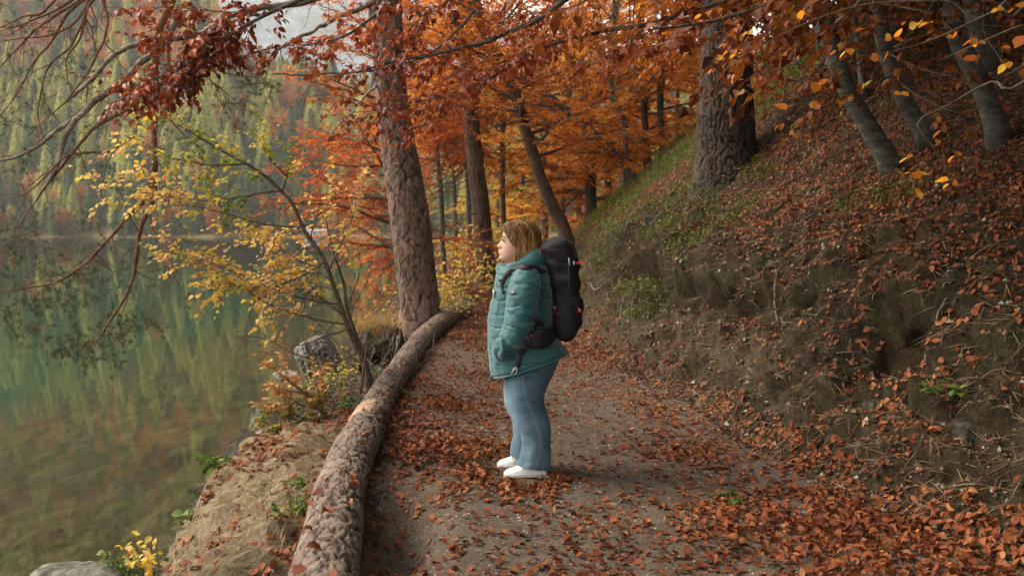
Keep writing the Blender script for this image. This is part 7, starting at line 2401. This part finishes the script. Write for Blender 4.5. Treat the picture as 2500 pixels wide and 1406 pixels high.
# --- rucksack (worn, so a thing of its own)
pack = empty('rucksack', (P(1375, 720, Y0)[0], Y0, P(1375, 720, Y0)[2]), 'tall black rucksack with red cords worn on the woman\'s back', 'rucksack')
prow = [(1332, 598, 1394, 594, .120), (1328, 612, 1405, 606, .140), (1328, 628, 1410, 624, .148), (1333, 650, 1411.5, 648, .150), (1339, 680, 1413, 678, .150), (1345, 712, 1414, 710, .150), (1348, 735, 1418, 733, .152), (1349, 757, 1422, 755, .156),
        (1349, 785, 1421.5, 784, .156), (1351, 806, 1413, 808, .146), (1357, 822, 1400, 826, .120), (1367, 830, 1383, 835, .05)]
PN, PS = 150, 88
pr_ = rows_interp(prow, PN)
rg = np.array([ring((a_, b_), (c_, d_), max(w_, .02), 0, 2.7, PS) for a_, b_, c_, d_, w_ in pr_])
nm = ring_normals(rg)
q = rg.reshape(-1, 3)
wr = fbm(q * np.array([7, 7, 9]), 4, 65).reshape(PN, PS)
fo = np.sin(q[:, 2] * 46 + 3.0 * fbm(q * 5, 2, 66)).reshape(PN, PS)
rg = rg + nm * (0.016 * wr + 0.006 * fo)[:, :, None]
GP = Geo()
loft(GP, rg, True, True, True)
GP.build('pack_body', M_BLACK, pack)
# lid
lrow = [(1354, 581.5, 1362, 582, .03), (1340, 584.5, 1376, 584, .085), (1328, 590, 1388, 589, .128), (1320, 599, 1398, 597, .152), (1317, 609, 1404, 607, .162), (1319, 621, 1409, 619, .166), (1325, 634, 1412, 631, .165), (1330, 641, 1412, 637, .158)]
lr = rows_interp(lrow, 60)
rg = np.array([ring((a_, b_), (c_, d_), w_, 0, 2.6, PS) for a_, b_, c_, d_, w_ in lr])
q = rg.reshape(-1, 3)
rg = rg + ring_normals(rg) * (0.012 * fbm(q * np.array([8, 8, 12]), 4, 68) + 0.005 * np.sin(q[:, 2] * 60 + q[:, 0] * 30)).reshape(60, PS)[:, :, None]
GL = Geo()
loft(GL, rg, True, True, True)
lid = GL.build('lid', M_BLACK, pack)
# side stretch pocket
krow = [(1351, 734, 1396, 742, .158), (1350, 748, 1404, 756, .165), (1350, 770, 1410, 776, .167), (1351, 795, 1409, 798, .163), (1355, 812, 1402, 816, .148), (1362, 824, 1392, 827, .115)]
kr = rows_interp(krow, 50)
rg = np.array([ring((a_, b_), (c_, d_), w_, 0, 2.6, PS) for a_, b_, c_, d_, w_ in kr])
q = rg.reshape(-1, 3)
rg = rg + ring_normals(rg) * (0.006 + 0.008 * fbm(q * np.array([12, 12, 9]), 3, 69)).reshape(50, PS)[:, :, None]
GK = Geo()
loft(GK, rg, True, False, True)
GK.build('side_pocket', M_GREY, pack)
TP = bvh(GP, GL, GK)
# back panel between pack and wearer
g = Geo()
tube(g, np.array([P(1338, 668, Y0), P(1342, 700, Y0), P(1345, 735, Y0), P(1347, 770, Y0), P(1350, 800, Y0), P(1352, 822, Y0)]), [.03, .034, .036, .036, .034, .028], 10)
g.build('back_panel', M_GREY, pack)
# hip belt wing round the near side, its buckle and the hanging strap with clip
belt_c = [(1352, 818, -.12), (1340, 821, -.205), (1325, 825, -.262), (1310, 829, -.285), (1295, 831, -.290), (1286, 832, -.286)]
bh = [.060, .066, .066, .058, .046, .034]
bp = np.array([P(a_, b_, Y0 + c_) for a_, b_, c_ in belt_c])
bp, bhh = resample(bp, 40, bh)
t_ = unit(np.gradient(bp, axis=0))
upv = unit(np.array([0.05, 0, 1.0]) * np.ones((40, 1)))
nv = unit(np.cross(t_, upv))
a = np.arange(24) * 2 * math.pi / 24
rg = bp[:, None, :] + upv[:, None, :] * (np.sign(np.sin(a)) * np.abs(np.sin(a)) ** .6)[None, :, None] * bhh[:, None, None] + nv[:, None, :] * (np.sign(np.cos(a)) * np.abs(np.cos(a)) ** .8)[None, :, None] * .020
rg = rg + ring_normals(rg) * (0.006 * fbm(rg.reshape(-1, 3) * 18, 3, 70)).reshape(40, 24)[:, :, None]
GBt = Geo()
loft(GBt, rg, True, True, True)
belt = GBt.build('hip_belt', M_GREY, pack)
TB = bvh(GBt, GJ, GS, GP, GK, GL)
g = Geo()
bc = surf(TB, 1284.5, 832.5, .012)
sq = np.array([[-6.0, -6.5], [4.5, -8.0], [6.5, 6.0], [-3.5, 8.0], [-6.0, -6.5]]) * PXM
fr_ = np.array([bc + np.array([q0, -.002, -q1]) for q0, q1 in sq])
for k in range(4):
    tube(g, np.array([fr_[k], (fr_[k] + fr_[k + 1]) / 2, fr_[k + 1]]), .0042, 8)
g.build('buckle', M_PLAST, belt)
g = Geo()
sp_ = np.array([surf(TB, a_, b_, .010) for a_, b_ in ((1293, 833), (1285, 833), (1279, 848), (1272, 864), (1266, 880), (1261, 897))])
strap(g, resample(sp_, 24), .032, .004)
g.build('hanging_strap', M_STRAP, belt)
g = Geo()
cl = surf(TB, 1257, 902, .012)
for (ax, az, bx, bz, r_) in ((3, 7, -2, -3, .005), (-2, 4, -5, -6, .0042), (5, 2, 3.5, -8, .0042), (-4, 1, 6, 3, .006), (-5, -6, -8, -8, .0035), (3.5, -8, 2, -11, .0035)):
    tube(g, np.array([cl + np.array([ax, 0, az]) * PXM, cl + np.array([(ax + bx) / 2, -1, (az + bz) / 2]) * PXM, cl + np.array([bx, 0, bz]) * PXM]), r_, 8)
g.build('clip', M_PLAST, belt)
g = Geo()
strap(g, np.array([surf(TB, a_, b_, .006) for a_, b_ in ((1297, 776), (1308, 783), (1322, 791), (1336, 799), (1350, 806))]), .030, .005)
strap(g, np.array([surf(TB, a_, b_, .006) for a_, b_ in ((1296, 792), (1305, 798), (1316, 808), (1326, 815))]), .014, .004)
g.build('stabiliser_strap', M_STRAP, pack)
# shoulder strap
g = Geo()
ss = [surf(TJ, a_, b_, .008) for a_, b_ in ((1229, 716), (1226, 702), (1227, 690), (1232, 678), (1242, 667), (1256, 659), (1274, 655), (1294, 655), (1314, 659), (1330, 666))]
strap(g, resample(np.array(ss), 50), np.interp(np.linspace(0, 1, 50), [0, .2, .35, .6, 1], [.020, .026, .040, .046, .040]), .012)
sh = g.build('shoulder_strap', M_STRAP, pack)
g = Geo()
cb = surf(TJ, 1221, 684.5, .012)
box(g, cb, (.022, .014, .016))
box(g, cb + np.array([.012, 0, -.002]), (.014, .010, .010))
g.build('chest_buckle', M_DPLAST, sh)
g = Geo()
for sc_, m_, yy in ((1.0, 1, 0), (.72, 0, -.002)):
    c0 = P(1206.5, 716, Y0 - .10) + np.array([-.004, yy, 0])
    a = np.arange(24) * 2 * math.pi / 24
    rr = np.array([[c0 + np.array([-.004 + k * .004, .010 * sc_ * math.cos(x_) * 2.0, .024 * sc_ * math.sin(x_)]) for x_ in a] for k in (0, 1, 2)])
    loft(g, rr - np.array([.002 if m_ == 0 else 0, 0, 0]), True, True, True, .5, m_)
g.build('strap_badge', [M_DPLAST, plain('white_enamel', (.75, .75, .73), .4)], sh)
# cords, toggles, tapes
def cord(pxs, name='cord', r=.0022, mat=M_RED, off=.004, par=pack):
    gg = Geo()
    tube(gg, resample(np.array([surf(TB, a_, b_, off) for a_, b_ in pxs]), 4 * len(pxs)), r, 6)
    return gg.build(name, mat, par)
cord([(1318, 618), (1318.5, 611), (1321, 607), (1323, 608)], r=.0026)
cord([(1352, 752), (1352, 762), (1358, 766), (1369, 765)], r=.0026)
cord([(1350, 748), (1354, 757), (1358, 750)], r=.002)
cord([(1411, 748), (1412, 756), (1411, 765)], r=.003)
cord([(1415, 754), (1419, 760), (1421, 766)], r=.0026)
cord([(1294, 815), (1297, 818), (1296, 824)], r=.0026)
gg = Geo()
a0 = surf(TB, 1404, 641, .006)
pts = np.array([a0, a0 + np.array([14, -3, 1]) * PXM, a0 + np.array([20, -4, 2]) * PXM, a0 + np.array([25, -4, 1]) * PXM])
tube(gg, resample(pts, 12), .003, 6); tube(gg, resample(pts + np.array([0, -.004, -.006]), 12), .003, 6)
gg.build('cord', M_RED, pack)
for (a_, b_, w_, h_, tl) in ((1389.5, 639, .010, .052, .10), (1401, 642, .014, .030, 0), (1415, 757, .013, .024, .5), (1354, 751, .011, .014, 0)):
    gg = Geo()
    c0 = surf(TB, a_, b_, .006)
    tube(gg, np.array([c0 + np.array([-tl * h_ / 2, 0, h_ / 2]), c0, c0 + np.array([tl * h_ / 2, 0, -h_ / 2])]), [w_ * .35, w_ * .5, w_ * .25], 8)
    gg.build('toggle', M_PLAST, pack)
gg = Geo()
tp = np.array([surf(TB, a_, b_, .005) for a_, b_ in ((1396, 603), (1404, 616), (1408, 628))] + [P(1411, 640, Y0 - .06), P(1414, 648, Y0 - .06), P(1421, 653, Y0 - .06)])
strap(gg, resample(tp, 24), .014, .004)
gg.build('lid_strap', M_STRAP, pack)
gg = Geo()
strap(gg, np.array([surf(TB, a_, b_, .003) for a_, b_ in ((1330, 606), (1345, 601), (1360, 602), (1374, 598), (1390, 603))]), .006, .003)
gg.build('lid_zip', M_STRAP, lid)
gg = Geo()
strap(gg, np.array([surf(TB, a_, b_, .003) for a_, b_ in ((1388, 648), (1391, 680), (1388, 700), (1393, 720))]), .010, .004)
strap(gg, np.array([surf(TB, a_, b_, .003) for a_, b_ in ((1360, 712), (1366, 735), (1380, 760), (1402, 782))]), .012, .004)
gg.build('compression_strap', M_STRAP, pack)
